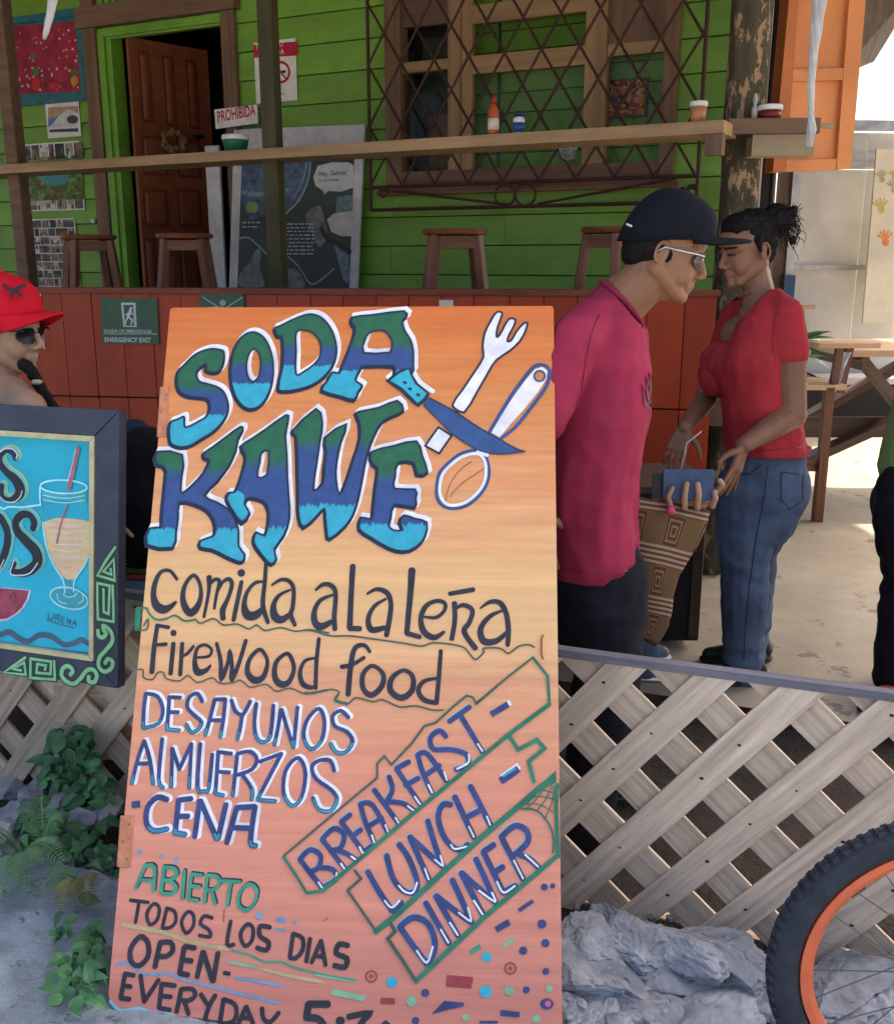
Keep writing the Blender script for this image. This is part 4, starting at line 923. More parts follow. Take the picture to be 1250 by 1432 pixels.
e1, e2 = fl_(60, 600), fl_(60, 735); dT = (fl_(540, 165) - fl_(60, 600)).normalized(); W_SLAT = abs((e2 - e1).dot(Vector((-dT.y, dT.x)))) * .98
front, sp1, d1 = strips((60, 668), (595, 182), (75, 948), .004, .013, 'slat', 1)
backs, sp2, d2 = strips((250, 482), (411, 646), (250, 745), -.010, -.001, 'slat', 2)
# nails: small dark heads at crossings
nl = MB(); rr = random.Random(11)
for (p0, p1, w_) in front:
    for (q0, q1, w2) in backs:
        d_, e_ = p1 - p0, q1 - q0; cr_ = d_.x * e_.y - d_.y * e_.x
        if abs(cr_) < 1e-6: continue
        t_ = ((q0 - p0).x * e_.y - (q0 - p0).y * e_.x) / cr_; u_ = ((q0 - p0).x * d_.y - (q0 - p0).y * d_.x) / cr_
        if 0 < t_ < 1 and 0 < u_ < 1 and rr.random() < .75:
            c = p0 + d_ * t_ + Vector((rr.uniform(-.01, .01), rr.uniform(-.01, .01))); r_ = rr.uniform(.0022, .0042)
            nl.add([(c.x + r_ * math.cos(k * math.pi / 4) * 1.4, c.y + r_ * math.sin(k * math.pi / 4), .0150) for k in range(8)], [tuple(range(8))])
o = nl.build('nail_heads', M['black'], fence, FEN.M); o['kind'] = 'stuff'
for a in (L0 + .3, -.9, 1.6):
    boxfr(FEN, a, a + .08, -.95, -.04, -.10, -.03, 'post', M['greywood'], fence)
# trim board lying behind the lattice low down
boxfr(FEN, -.05, L1, FEN.loc(790, 1275)[1] - .02, FEN.loc(790, 1275)[1] + .03, -.055, -.015, 'bottom_rail', M['greywood'], fence)

# earth strip, its part behind the fence added to darken the gaps; rocks
struct('shade_soil_strip', mesh([fenceline(-9, -.45, -.2), fenceline(6, -.45, -.2), fenceline(6, .02, -.13), fenceline(-9, .02, -.13), fenceline(6, 1.12, -.06), fenceline(-9, 1.12, -.06)], [(0, 1, 2, 3), (3, 2, 4, 5)]), M['shadesoil'])
def rock(c, r, seed, sub=4, rough=.45, name='rock'):
    bm = bmesh.new(); bmesh.ops.create_icosphere(bm, subdivisions=sub + 1 if sub > 3 else sub, radius=1); sd_ = Vector((seed * 3.7 % 91, seed * 1.3 % 57, seed * 7.1 % 83)); rr = random.Random(seed)
    pl = [(Vector((rr.uniform(-1, 1), rr.uniform(-1, 1), rr.uniform(-1, 1))).normalized(), rr.uniform(.42, .85)) for _ in range(16)]
    for v in bm.verts:
        p = v.co.copy()
        for n_, d_ in pl:
            q = p.dot(n_)
            if q > d_: p -= n_ * (q - d_) * .97
        w_ = p + Vector((noise.noise(p * 2 + sd_), noise.noise(p * 2 - sd_), 0)) * .4
        cr_ = noise.cell_vector(w_ * 2.6 + sd_)
        n1 = noise.noise(p * 1.7 + sd_) * .16 + (cr_.x - .5) * .09 - max(0, .12 - abs(noise.noise(w_ * 2.3 + sd_))) * 1.0 + (cr_.y - .5) * .03 + noise.noise(p * 9 + sd_) * .04 + noise.noise(p * 23 + sd_) * .02
        p *= 1 + n1 * rough * 2
        v.co = Vector((p.x * r[0], p.y * r[1], p.z * r[2]))
    me = bpy.data.meshes.new('rock'); bm.to_mesh(me); bm.free()
    o = link(name, me, M['rock'], None, Matrix.Translation(c) @ Matrix.Rotation(rr.uniform(0, 6), 4, 'Z'), False); return o

# ------------------------------------------------------------------ rocks under and before the fence
def rk(px, py, z, r, label=None, seed=None, sub=4, sink=.35):
    if sub > 3: r = (r[0] * 1.3, r[1] * 1.2, r[2] * .85)
    c = atz(px, py, z); seed = seed if seed is not None else int(px * 7 + py)
    o = rock(c - Vector((0, 0, r[2] * sink)), r, seed, sub)
    tag(o, label, 'rock', 'rocks at the foot of the lattice fence'); return o
rk(830, 1345, -.02, (.13, .10, .10), 'rock wedged against the right edge of the menu board')
rk(905, 1330, -.03, (.10, .08, .075), 'bright rounded rock right of the menu board, just below the slat ends')
rk(985, 1345, -.04, (.13, .10, .07), 'wide flat rock below the lattice midway to the bicycle')
rk(880, 1400, -.06, (.14, .11, .07), 'dark cracked rock low in front of the others beside the menu board')
rk(1020, 1400, -.06, (.15, .11, .07), 'broad rock at the bottom edge just left of the front tyre')
rk(960, 1425, -.07, (.10, .08, .06), 'rock at the very bottom between the board and the tyre')
rk(1075, 1372, -.06, (.12, .10, .075), 'rock half behind the left side of the front tyre')
rk(1160, 1415, -.07, (.14, .12, .07), 'rock seen through the spokes of the bicycle wheel')
rk(1230, 1425, -.07, (.13, .12, .08), 'rock at the bottom right behind the spokes')
rk(800, 1415, -.06, (.09, .09, .10), 'narrow dark rock tucked behind the board edge at the bottom')
rk(850, 1432, -.08, (.10, .08, .09), 'small rock at the bottom edge beside the board')
rk(815, 1300, .0, (.085, .08, .06), 'small rock under the lowest slat ends next to the menu board')
rk(880, 1305, .0, (.10, .08, .055), 'low rock touching the slat ends second from the menu board')
rk(950, 1318, .0, (.10, .08, .06), 'angular rock under the middle of the lattice')
rk(1030, 1335, -.01, (.11, .08, .06), 'angular rock under the lattice just left of the tyre')
rk(1180, 1370, -.02, (.12, .09, .06), 'low rock under the lattice behind the bicycle spokes')
for i, (x_, y_, r_, lab) in enumerate(((12, 1098, .060, 'pale grey rock at the left edge under the lattice'), (45, 1105, .055, 'rounded blue grey rock left of the climbing plant'), (80, 1120, .05, 'dark rock just behind the plant stem'), (28, 1132, .05, 'middle rock of the left heap, above the fern'), (62, 1140, .045, 'small rock touching the fern fronds'), (5, 1150, .05, 'rock at the left picture edge above the fern'), (150, 1130, .06, 'dark rock between the plant and the big board'), (110, 1140, .05, 'rock behind the broad leaves'))):
    rk(x_, y_, 0.0, (r_ * 1.2, r_, r_ * .9), lab, sub=3)
# loose gravel at the broken edge of the road (nobody could count it)
gmb = MB(); rr = random.Random(21); base_b = bmesh.new(); bmesh.ops.create_icosphere(base_b, subdivisions=1, radius=1)
bv = [v.co.copy() for v in base_b.verts]; bf = [tuple(v.index for v in f.verts) for f in base_b.faces]; base_b.free()
for i in range(2300):
    s_ = rr.uniform(-3.2, 2.2); d_ = -.36 + rr.gauss(0, .055) if rr.random() < .75 else rr.uniform(-.42, .0); r_ = rr.choice((.007, .010, .014, .020)) * rr.uniform(.7, 1.3)
    c = fenceline(s_, d_, 0); zg = GZ if d_ < -.42 else -.19 + (d_ + .45) * .13 + (.10 if d_ < -.3 else 0.03) ; sx = rr.uniform(.7, 1.4)
    gmb.add([Vector((c.x + v.x * r_ * sx * (1 + .25 * noise.noise(v * 2 + c * 9)), c.y + v.y * r_ * (1 + .25 * noise.noise(v * 2 + c * 7)), zg + v.z * r_ * .8)) for v in bv], bf)
o = gmb.build('gravel', mat('gravel_grey', (.34, .35, .37), .85, c2=(.14, .14, .15), scale=30, bump=.5), None); tag(o, 'loose grey gravel along the broken road edge below the fence', 'gravel', None, 'stuff')

# ------------------------------------------------------------------ plants on the left
def leafobj(me_, pos, d, parent, roll=0, up=Vector((0, 0, 1)), s=1):
    return link('leaf', me_, None, parent, orient(pos, d, up, roll) @ Matrix.Scale(s, 4))
lms = []
for k, (L_, W_, m_) in enumerate(((.048, .032, 'leaf'), (.044, .029, 'leafdark'), (.036, .025, 'leaf'), (.052, .028, 'leafdark'))):
    me_ = leafmesh(L_, W_, .25, .4 + .1 * k); me_.materials.append(M[m_]); lms.append(me_)
rr = random.Random(31)
def Pf(px, py, d=0.06): return FEN.off(d).pix(px, py)
cl = thing('climbing_plant', 'broad leaved green plant climbing the lattice left of the menu board', 'plant', Pf(120, 1240))
stem = [Pf(128, 1250), Pf(118, 1200), Pf(108, 1150), Pf(112, 1105), Pf(108, 1060), Pf(98, 1025)]
MB().tube(stem, [.006, .006, .005, .005, .004, .002], 7).build('stem', M['stem'], cl, smooth=True)
MB().tube([Pf(112, 1160), Pf(90, 1130), Pf(74, 1095), Pf(72, 1065)], [.004, .003, .003, .002], 6).build('stem', M['stem'], cl, smooth=True)
tocam = -FEN.n * -1
for i in range(290):
    t_ = rr.random(); py = 1018 + 235 * t_; half = 26 + 22 * math.sin(math.pi * min(1, t_ * 1.1)) if t_ < .55 else 30
    px = 103 + 14 * t_ + rr.uniform(-half, half); p = Pf(px, py, rr.uniform(.05, .12) + .24 * t_)
    d = Vector((rr.uniform(-1, 1), rr.uniform(-.9, .1), rr.uniform(-1.0, .35)))
    leafobj(rr.choice(lms), p, d, cl, rr.uniform(-.5, .5), Vector((0, -.7, .7)), rr.uniform(.75, 1.15))
bu = thing('leafy_weed', 'dark leafy weeds crowding the base of the menu board at left', 'plant', Pf(130, 1300))
for i in range(295):
    px = rr.uniform(28, 160); py = 1135 + rr.random() ** 1.2 * 125 + max(0, px - 90) * .7; p = Pf(px, py, rr.uniform(.26, .40))
    d = Vector((rr.uniform(-1, 1), rr.uniform(-1, .1), rr.uniform(-.9, .5)))
    leafobj(rr.choice(lms), p, d, bu, rr.uniform(-.6, .6), Vector((0, -.6, .8)), rr.uniform(.55, 1.05))
for i in range(14): 
    x_ = rr.uniform(40, 150); MB().tube([Pf(x_ + rr.uniform(-10, 10), 1290, .12), Pf(x_, 1190, .14)], .003, 5).build('stem', M['stem'], bu)
lo = thing('ground_weed', 'small broad leaved weed growing low beside the corner of the menu board', 'plant', atz(125, 1370, GZ))
for i in range(70):
    px = 118 + rr.gauss(0, 17); py = 1340 + rr.gauss(0, 32); p = atz(px, min(py, 1395), GZ + .05)
    if px > 148: continue
    leafobj(rr.choice(lms), p, (rr.uniform(-1, 1), rr.uniform(-1, .2), rr.uniform(-.5, .3)), lo, rr.uniform(-.4, .4), Vector((0, -.5, .8)), rr.uniform(.7, 1.05))
MB().tube([atz(135, 1330, GZ), atz(120, 1350, GZ + .04), atz(110, 1380, GZ + .03)], .003, 6).build('stem', M['stem'], lo)
pin = mesh([(0, -.0016, 0), (.5, -.0048, .002), (1, 0, -.05), (.5, .0048, .002), (0, .0016, 0)], [(0, 1, 2, 3, 4)])
def fern(tips, base, label, mt, n=22, w=.075):
    f = thing('fern', label, 'fern', base, 'ferns on the gravel edge')
    for tip, sag in tips:
        P0, P3 = Vector(base), Vector(tip); up = Vector((0, 0, sag)); pts = []
        for i in range(n + 1):
            t_ = i / n; pts.append(P0.lerp(P3, t_) + up * math.sin(math.pi * t_ * .9))
        mb = MB(); mb.tube(pts, [.0026 * (1 - i / n) + .0008 for i in range(n + 1)], 5)
        for i in range(2, n):
            t_ = i / n; d = (pts[i + 1] - pts[i - 1]).normalized(); s_ = d.cross(Vector((0, -.35, 1))).normalized(); u_ = s_.cross(d)
            wl = w * math.sin(math.pi * (t_ * .8 + .16)) 
            for sg in (-1, 1):
                q = (s_ * sg + d * .35 - u_ * .15).normalized(); e = d * .0020
                a = pts[i]; mb.add([a - e * .5, a + q * wl * .5 - e * .8 + u_ * .004, a + q * wl - u_ * .012, a + q * wl * .5 + e * .8, a + e * .5], [(0, 1, 2, 3, 4)])
        mb.build('frond', mt if not isinstance(mt, list) else rr.choice(mt), f)
fern([(atz(2, 1275, GZ + .08), .06), (atz(40, 1262, GZ + .05), .05), (atz(92, 1215, .08), .05), (atz(-30, 1210, .05), .08)], atz(28, 1195, 0.02), 'pale green fern at the left picture edge', M['fern'], w=.050)
fern([(atz(50, 1265, GZ + .04), .05), (atz(125, 1278, GZ + .05), .05), (atz(85, 1288, GZ + .03), .045)], atz(112, 1232, .02), 'yellowing fern in front of the climbing plant', [M['fernyellow'], M['fern']], w=.045)
fern([(atz(30, 1130, .14), .05), (atz(60, 1120, .14), .05), (atz(90, 1160, .1), .05)], atz(62, 1185, .04), 'dark fern rising between the rocks and the weeds', M['fern'], w=.038)

# ------------------------------------------------------------------ the big painted menu board
BL = atz(150, 1412, GZ); VPd = (ray(710, -4828)); PH = 24.5
ud = Vector((1, -.031, 0)).normalized(); hd = Vector((ud.y * -1, ud.x, 0)); 
if hd.y < 0: hd = -hd
vd = Vector((hd.x * math.sin(R(PH)), hd.y * math.sin(R(PH)), math.cos(R(PH))))
BD = Fr(BL, ud, vd)
board = thing('menu_board', 'big orange painted SODA KAWE menu board leaning back on its A frame', 'sign', BL)
TL, TR, BRr, BLl = BD.loc(238, 430), BD.loc(774, 427.5), BD.loc(787, 1500), BD.loc(143, 1500)
def bm_board():
    m, nt, b = nodes('painted_plywood', .5, .35); L = nt.links
    tc = N(nt, 'ShaderNodeTexCoord'); sp = N(nt, 'ShaderNodeSeparateXYZ'); L.new(tc.outputs['Object'], sp.inputs[0])
    mp = N(nt, 'ShaderNodeMapping'); mp.inputs['Scale'].default_value = (1.6, 14, 1); L.new(tc.outputs['Object'], mp.inputs[0])
    n1 = N(nt, 'ShaderNodeTexNoise', i_Scale=2.2, i_Detail=8.0, i_Roughness=.68); L.new(mp.outputs[0], n1.inputs['Vector'])
    H0, H1 = BD.loc(460, 1432)[1], BD.loc(460, 428)[1]
    mr = N(nt, 'ShaderNodeMapRange', i_1=H0, i_2=H1); L.new(sp.outputs['Y'], mr.inputs[0])
    ma = N(nt, 'ShaderNodeMath', operation='MULTIPLY_ADD', i_1=.30, i_2=-.15); L.new(n1.outputs[0], ma.inputs[0]); ad = N(nt, 'ShaderNodeMath', operation='ADD'); L.new(mr.outputs[0], ad.inputs[0]); L.new(ma.outputs[0], ad.inputs[1])
    fr = lambda py: (BD.loc(460, py)[1] - H0) / (H1 - H0)
    rp = ramp(nt, ad.outputs[0], [(0.0, (.55, .20, .15)), (fr(1250), (.68, .265, .18)), (fr(1080), (.71, .285, .175)), (fr(960), (.70, .33, .17)), (fr(900), (.74, .43, .20)), (fr(820), (.76, .46, .20)), (fr(740), (.74, .38, .17)), (fr(640), (.70, .29, .115)), (fr(540), (.66, .23, .062)), (1.0, (.62, .160, .032))])
    n2 = N(nt, 'ShaderNodeTexNoise', i_Scale=1.4, i_Detail=9.0, i_Roughness=.72); mp2 = N(nt, 'ShaderNodeMapping'); mp2.inputs['Scale'].default_value = (1.0, 22, 1); mp2.inputs['Location'].default_value = (4, 2, 0); L.new(tc.outputs['Object'], mp2.inputs[0]); L.new(mp2.outputs[0], n2.inputs['Vector'])
    r2 = N(nt, 'ShaderNodeMapRange', i_1=.3, i_2=.7, i_3=.85, i_4=1.12); L.new(n2.outputs[0], r2.inputs[0]); hs = N(nt, 'ShaderNodeHueSaturation'); L.new(r2.outputs[0], hs.inputs['Value']); L.new(rp.outputs[0], hs.inputs['Color'])
    # scattered chips and stains
    n3 = N(nt, 'ShaderNodeTexNoise', i_Scale=26.0, i_Detail=6.0, i_Roughness=.8); L.new(tc.outputs['Object'], n3.inputs['Vector']); r3 = ramp(nt, n3.outputs[0], [(.66, (0, 0, 0)), (.70, (1, 1, 1))])
    mx = N(nt, 'ShaderNodeMix', data_type='RGBA'); mx.inputs['B'].default_value = (.25, .10, .045, 1); ml = N(nt, 'ShaderNodeMath', operation='MULTIPLY', i_1=.6); L.new(r3.outputs[0], ml.inputs[0]); L.new(ml.outputs[0], mx.inputs['Factor']); L.new(hs.outputs[0], mx.inputs['A']); L.new(mx.outputs['Result'], b.inputs['Base Color'])
    bp = N(nt, 'ShaderNodeBump', i_Strength=.35, i_Distance=.002); L.new(n2.outputs[0], bp.inputs['Height']); L.new(bp.outputs[0], b.inputs['Normal'])
    return m
M['board'] = bm_board(); M['boardedge'] = wood('board_edge_wood', (.34, .20, .12), (.18, .11, .07), .8)
def boardmesh():
    # slightly rounded corners, 18 mm ply
    r_ = .012; out = []
    cs = [BLl, BRr, TR, TL]; n4 = 4
    # bottom-left rounded at the ground line
    bb = BD.loc(150, 1408); cs = [(bb[0], bb[1]), (BD.loc(786, 1432)[0] + .0, bb[1] - .0), TR, TL]
    cs[1] = BD.loc(787, 1490)
    for i in range(4):
        p, a, c = Vector(cs[i]), Vector(cs[i - 1]), Vector(cs[(i + 1) % 4]); rr_ = .03 if i == 0 else .009
        for k in range(5):
            t_ = k / 4; q0 = p + (a - p).normalized() * rr_; q1 = p + (c - p).normalized() * rr_
            out.append(q0.lerp(p, t_).lerp(p.lerp(q1, t_), t_))
    n = len(out); vs = [(v.x, v.y, 0) for v in out] + [(v.x, v.y, -.018) for v in out]
    me = mesh(vs, [tuple(range(n)), tuple(range(2 * n - 1, n - 1, -1))] + [(i, i + n, (i + 1) % n + n, (i + 1) % n) for i in range(n)])
    me.materials.append(M['board']); me.materials.append(M['boardedge'])
    for p in me.polygons[1:]: p.material_index = 1
    return me
link('panel', boardmesh(), None, board, BD.M)
# rear legs of the A frame and battens behind
topc = BD.pix(500, 440, -.02)
for px in (235, 745):
    a = BD.pix(px, 470, -.045); a2 = Vector((a.x, a.y, a.z)); g = Vector((a.x, a.y + .10, .0)); 
    boxfr(BD, BD.loc(px, 900)[0] - .02, BD.loc(px, 900)[0] + .02, .02, TL[1] - .02, -.045, -.019, 'batten', M['boardedge'], board)
# old metal hinges at left edge
M['oldhinge'] = mat('painted_over_hinge', (.62, .26, .13), .6, c2=(.46, .17, .09), scale=50, bump=.6)
for (x0, y0, x1, y1) in ((220, 541, 237, 611), (164, 1141, 188, 1213)):
    a0, b0 = BD.loc(x0, y1); a1, b1 = BD.loc(x1, y0); h = MB().box(a0, a1, b0, b1, .0004, .003).build('hinge_plate', M['oldhinge'], board, BD.M, bevel=.001)
    mb = MB()
    for k in range(3): mb.tube([(a0 + .001, b0 + (b1 - b0) * (k / 3 + .01), -.004), (a0 + .001, b0 + (b1 - b0) * ((k + .92) / 3), -.004)], .004, 8)
    mb.build('hinge_knuckle', M['oldhinge'], h, BD.M)
    mb = MB()
    for k in range(3): mb.lathe([(.003, .0031), (.0028, .0042)], (a0 + (a1 - a0) * (.5 + .2 * (-1) ** k), b0 + (b1 - b0) * (k + .5) / 3, 0), 8)
    mb.build('screw', M['boardedge'], h, BD.M)
a0, b0 = BD.loc(757, 922); a1, b1 = BD.loc(765, 888); MB().tube([(a0 + .004, b0, .002), (a0, b0 + .01, .004), (a0, b1 - .01, .004), (a0 + .004, b1, .002)], .002, 6).build('rusty_staple', mat('rust', (.30, .10, .03), .9, scale=60), board, BD.M)

def lettermat(name, g, bl_, cy, s1, s2, jag=.05):
    m, nt, b = nodes(name, .5, .35); L = nt.links; uv = N(nt, 'ShaderNodeUVMap'); sp = N(nt, 'ShaderNodeSeparateXYZ'); L.new(uv.outputs[0], sp.inputs[0])
    mp = N(nt, 'ShaderNodeMapping'); mp.inputs['Scale'].default_value = (150, 2.0, 1); L.new(uv.outputs[0], mp.inputs[0]); n1 = N(nt, 'ShaderNodeTexNoise', i_Scale=1.0, i_Detail=3.0); L.new(mp.outputs[0], n1.inputs['Vector'])
    ma = N(nt, 'ShaderNodeMath', operation='MULTIPLY_ADD', i_1=jag * 2, i_2=-jag); L.new(n1.outputs[0], ma.inputs[0]); ad = N(nt, 'ShaderNodeMath', operation='ADD'); L.new(sp.outputs['Y'], ad.inputs[0]); L.new(ma.outputs[0], ad.inputs[1])
    rp = ramp(nt, ad.outputs[0], [(0, cy), (s1 - .006, cy), (s1 + .006, bl_), (s2 - .05, bl_), (s2 + .05, g), (1, g)])
    tc = N(nt, 'ShaderNodeTexCoord'); n2 = N(nt, 'ShaderNodeTexNoise', i_Scale=40.0, i_Detail=5.0); L.new(tc.outputs['Object'], n2.inputs['Vector']); mr = N(nt, 'ShaderNodeMapRange', i_1=.3, i_2=.7, i_3=.88, i_4=1.12); L.new(n2.outputs[0], mr.inputs[0])
    hs = N(nt, 'ShaderNodeHueSaturation'); L.new(mr.outputs[0], hs.inputs['Value']); L.new(rp.outputs[0], hs.inputs['Color']); L.new(hs.outputs[0], b.inputs['Base Color']); return m
G_, B_, C_ = (.022, .125, .060), (.035, .075, .22), (.035, .36, .48)
KS = {'big': lettermat('green_blue_cyan_letters', G_, B_, C_, .33, .58), 'big2': lettermat('green_blue_cyan_tall_letters', G_, B_, C_, .24, .66), 'white': mat('white_sign_paint', (.80, .79, .80), .5, var=.06, scale=30), 'navy': flat('navy_outline', (.018, .028, .06)), 'ink': mat('dark_slate_letter', (.035, .038, .055), .5, c2=(.022, .022, .030), scale=30), 'knife': flat('knife_blue', (.035, .085, .23)), 'cyan': flat('cyan_paint', (.035, .40, .52)), 'ltcyan': flat('pale_cyan', (.25, .50, .62)),
      'cyn2': flat('cyan_teal_paint', (.04, .26, .36), var=.3), 'blue': mat('letter_blue', (.050, .075, .22), .5, c2=(.028, .045, .14), scale=30), 'green': mat('frame_green', (.03, .23, .13), .5, c2=(.02, .14, .085), scale=26), 'dkgreen': flat('dark_green_line', (.05, .11, .075)), 'abgreen': mat('abierto_green', (.06, .36, .22), .5, c2=(.04, .26, .16), scale=30), 'brown': flat('brown_line', (.30, .10, .04)), 'maroon': flat('maroon_dot', (.33, .05, .06)), 'ltgreen': flat('light_green_mark', (.22, .46, .27)), 'tan': flat('tan_line', (.48, .38, .20)), 'ltblue': flat('light_blue_line', (.17, .33, .50)), 'pink': flat('pink_dot', (.6, .12, .25))}
P = Paint(BD)
def word(*a, **k): P.flush('painted_lettering', KS, board)
def letter(loops, key='big', sub=3, hi=(3, -3.6), dk=4.4):
    """filled hand-lettered shape: white edge set up and to the right, dark outline, graded fill"""
    sc = P.cr[2]; outer = loops[0]
    P.sh = hi; 
    for lp in loops: P.stroke('white', lp, 7.0 * sc, closed=True, lift=.0000, sub=sub)
    P.sh = (-1.2, 1.8)
    P.stroke('navy', outer, 5.0 * sc, closed=True, lift=.0007, sub=sub)
    P.sh = (0, 0)
    P.fill(key, loops, lift=.0014, curve=True, sub=sub)
    for lp in loops: P.stroke('navy', lp, 2.6 * sc, closed=True, lift=.0021, sub=sub)
    word()
# SODA
P.crop(0, 0, 1)
letter([[(313,492),(309,489.6),(296,488),(284,491),(272,497),(260,509),(251,518),(248,528),(248.5,540),(254,549.6),(265,554.4),(279,556),(290,558),(293.6,564),(293.6,573.6),(289,583),(279,589),(270,594),(260,597.6),(258,591.6),(257.6,583),(248,587),(239.6,590.4),(237,602),(238.5,617),(242,622),(253,625.5),(267,623),(282,614),(298,604),(311,591),(318,578),(319.5,566),(317,556),(312,547),(303,541),(290,537),(280,534),(276,528),(276,519),(283,512),(289,510),(289,518),(297,521),(306,519.6),(311.6,511),(314,499)]])
P.crop(200, 420, 4.1667)
el = lambda cx, cy, rx, ry, t0=0, n=16: [(cx + rx * math.cos(a) * math.cos(t0) - ry * math.sin(a) * math.sin(t0), cy + rx * math.cos(a) * math.sin(t0) + ry * math.sin(a) * math.cos(t0)) for a in [2 * math.pi * k / n for k in range(n)]]
letter([el(636, 410, 124, 224, .03), el(646, 380, 42, 94, .05)])
letter([[(770,165),(800,150),(870,115),(950,85),(1000,85),(1050,110),(1095,165),(1120,230),(1128,300),(1110,370),(1070,430),(1010,480),(940,510),(860,528),(797,526),(793,500),(800,450),(812,400),(818,300),(812,215),(785,208)], [(895,185),(960,178),(1000,200),(1030,240),(1038,290),(1025,340),(985,385),(940,415),(893,432),(893,300)]])
P.crop(440, 420, 6.25)
letter([[(330,150),(500,130),(780,95),(798,148),(765,180),(790,270),(840,350),(862,450),(862,560),(850,630),(700,640),(695,578),(440,575),(400,600),(360,680),(365,712),(415,745),(380,800),(345,870),(230,840),(65,790),(110,710),(160,630),(215,640),(250,560),(300,440),(345,310),(355,235),(335,220)], [(475,290),(560,262),(620,275),(665,330),(680,380),(665,445),(640,458),(430,460),(440,350)]], sub=2)
# knife handle and blade
P.sh = (3, -3); P.stroke('white', [(790,600),(850,650),(900,730),(1015,815)], 40, lift=.0002); P.stroke('white', [(620,690),(690,640)], 40, lift=.0002); P.sh = (0, 0)
P.fill('navy', [(620,706),(700,640),(760,600),(850,590),(860,660),(905,730),(1008,820),(975,875),(905,935),(850,895),(750,800)], .0016)
P.fill('cyan', [(660,705),(740,640),(820,605),(835,650),(880,735),(980,815),(950,860),(900,900),(850,850),(760,760)], .0022)
for q in ((790,722),(835,777),(905,828)): P.disc('navy', *q, 18, 13, ang=.4, lift=.0028)
P.crop(560, 420, 4.617)
P.fill('knife', [(185,630),(150,680),(240,770),(330,860),(430,930),(520,975),(640,995),(720,988),(805,978),(740,955),(640,900),(500,820),(350,720)], .0012, curve=True, sub=2)
P.stroke('navy', [(185,630),(350,718),(500,818),(640,898),(740,955),(805,978)], 7, lift=.002); P.stroke('navy', [(150,680),(240,770),(330,860),(430,930),(520,975),(640,995),(805,978)], 6, lift=.002)
# fork
fk = [(620,78),(655,80),(650,110),(625,180),(620,235),(640,225),(680,150),(705,118),(740,125),(735,160),(700,225),(690,265),(715,260),(750,200),(790,155),(818,145),(810,190),(770,265),(700,330),(620,385),(570,460),(490,600),(410,725),(335,680),(400,580),(480,460),(535,370),(530,300),(545,210),(585,130)]
P.fill('white', fk, .0008); P.stroke('navy', fk, 13, closed=True, lift=.0015, sub=2); P.fill('white', [(160,940),(245,820),(330,875),(250,990)], .0008); P.stroke('navy', [(160,940),(245,820),(330,875),(250,990)], 13, closed=True, curve=False, lift=.0015)
# spoon handle and bowl
sh_ = [(570,860),(640,740),(720,610),(800,500),(860,430),(920,418),(960,450),(955,520),(920,590),(830,710),(740,820),(650,890)]
P.stroke('knife', sh_, 22, closed=False, lift=.0010, sub=3); P.fill('white', [(580,850),(650,745),(730,620),(810,510),(870,445),(915,430),(950,455),(940,510),(890,590),(800,700),(710,800),(640,885)], .0004, curve=False)
P.stroke('knife', el(897, 490, 34, 34), 12, closed=True, lift=.0016); P.fill('board', el(897, 490, 28, 28), .0012)
KS['board'] = flat('handle_hole', (.68, .26, .10))
bw = [(490,968),(400,985),(320,1040),(255,1110),(235,1190),(235,1270),(270,1325),(340,1345),(430,1325),(510,1260),(560,1180),(572,1100),(555,1020),(530,985)]
P.stroke('knife', bw, 20, closed=True, lift=.0006, sub=3); bi = [(495,990),(400,1010),(330,1060),(275,1120),(255,1190),(258,1260),(290,1310),(340,1325),(420,1305),(495,1245),(540,1175),(552,1100),(540,1030)]
P.stroke('white', bi, 20, closed=True, lift=.0012, sub=3); P.stroke('white', [(500,975),(560,1000)], 26, lift=.0014, curve=False)
P.stroke('brown', [(460,1040),(390,1090),(330,1170),(300,1250),(290,1305)], 5, lift=.0010); P.stroke('brown', [(545,1080),(490,1120),(400,1180),(340,1240),(320,1270)], 5, lift=.0010)
word()
# KAWE
P.crop(190, 570, 5.208)
letter([[(160,322),(340,345),(335,500),(330,615),(370,605),(440,540),(500,470),(540,385),(505,370),(495,335),(560,290),(680,200),(765,140),(780,165),(745,230),(730,310),(680,420),(600,530),(500,640),(590,690),(670,740),(720,810),(750,900),(750,1010),(795,1070),(780,1120),(740,1120),(650,1080),(560,1035),(475,1020),(475,970),(560,940),(580,900),(570,820),(520,750),(430,705),(320,690),(310,800),(295,900),(270,1020),(85,1000),(105,880),(185,875),(190,800),(205,650),(220,500),(220,460),(195,425),(150,410)]], 'big2', sub=2)
letter([[(770,280),(850,225),(960,150),(1095,55),(1110,90),(1090,200),(1100,330),(1105,500),(1115,650),(1120,800),(1080,930),(1010,1030),(1025,1100),(990,1140),(950,1110),(880,1020),(860,970),(880,910),(940,935),(965,850),(970,760),(940,690),(880,665),(820,660),(795,710),(830,770),(775,840),(720,770),(665,670),(680,620),(725,615),(770,500),(800,390),(795,340)], [(915,335),(970,320),(955,490),(885,505),(905,400)]], 'big2', sub=2)
P.fill('cyan', [(680,640),(735,605),(790,640),(785,700),(820,765),(775,820),(725,765),(675,680)], .0017, curve=True); 
P.crop(400, 550, 5.208)
letter([[(50,275),(220,115),(265,210),(250,330),(225,500),(200,710),(270,650),(280,550),(295,430),(290,320),(440,225),(400,350),(370,500),(365,620),(390,740),(440,640),(490,490),(540,330),(535,210),(510,150),(560,130),(680,105),(810,55),(855,125),(780,165),(700,210),(640,310),(590,450),(560,600),(530,750),(490,880),(430,970),(320,1060),(300,1020),(290,920),(280,840),(220,900),(130,975),(95,900),(90,750),(85,500),(75,310)]], 'big2', sub=2)
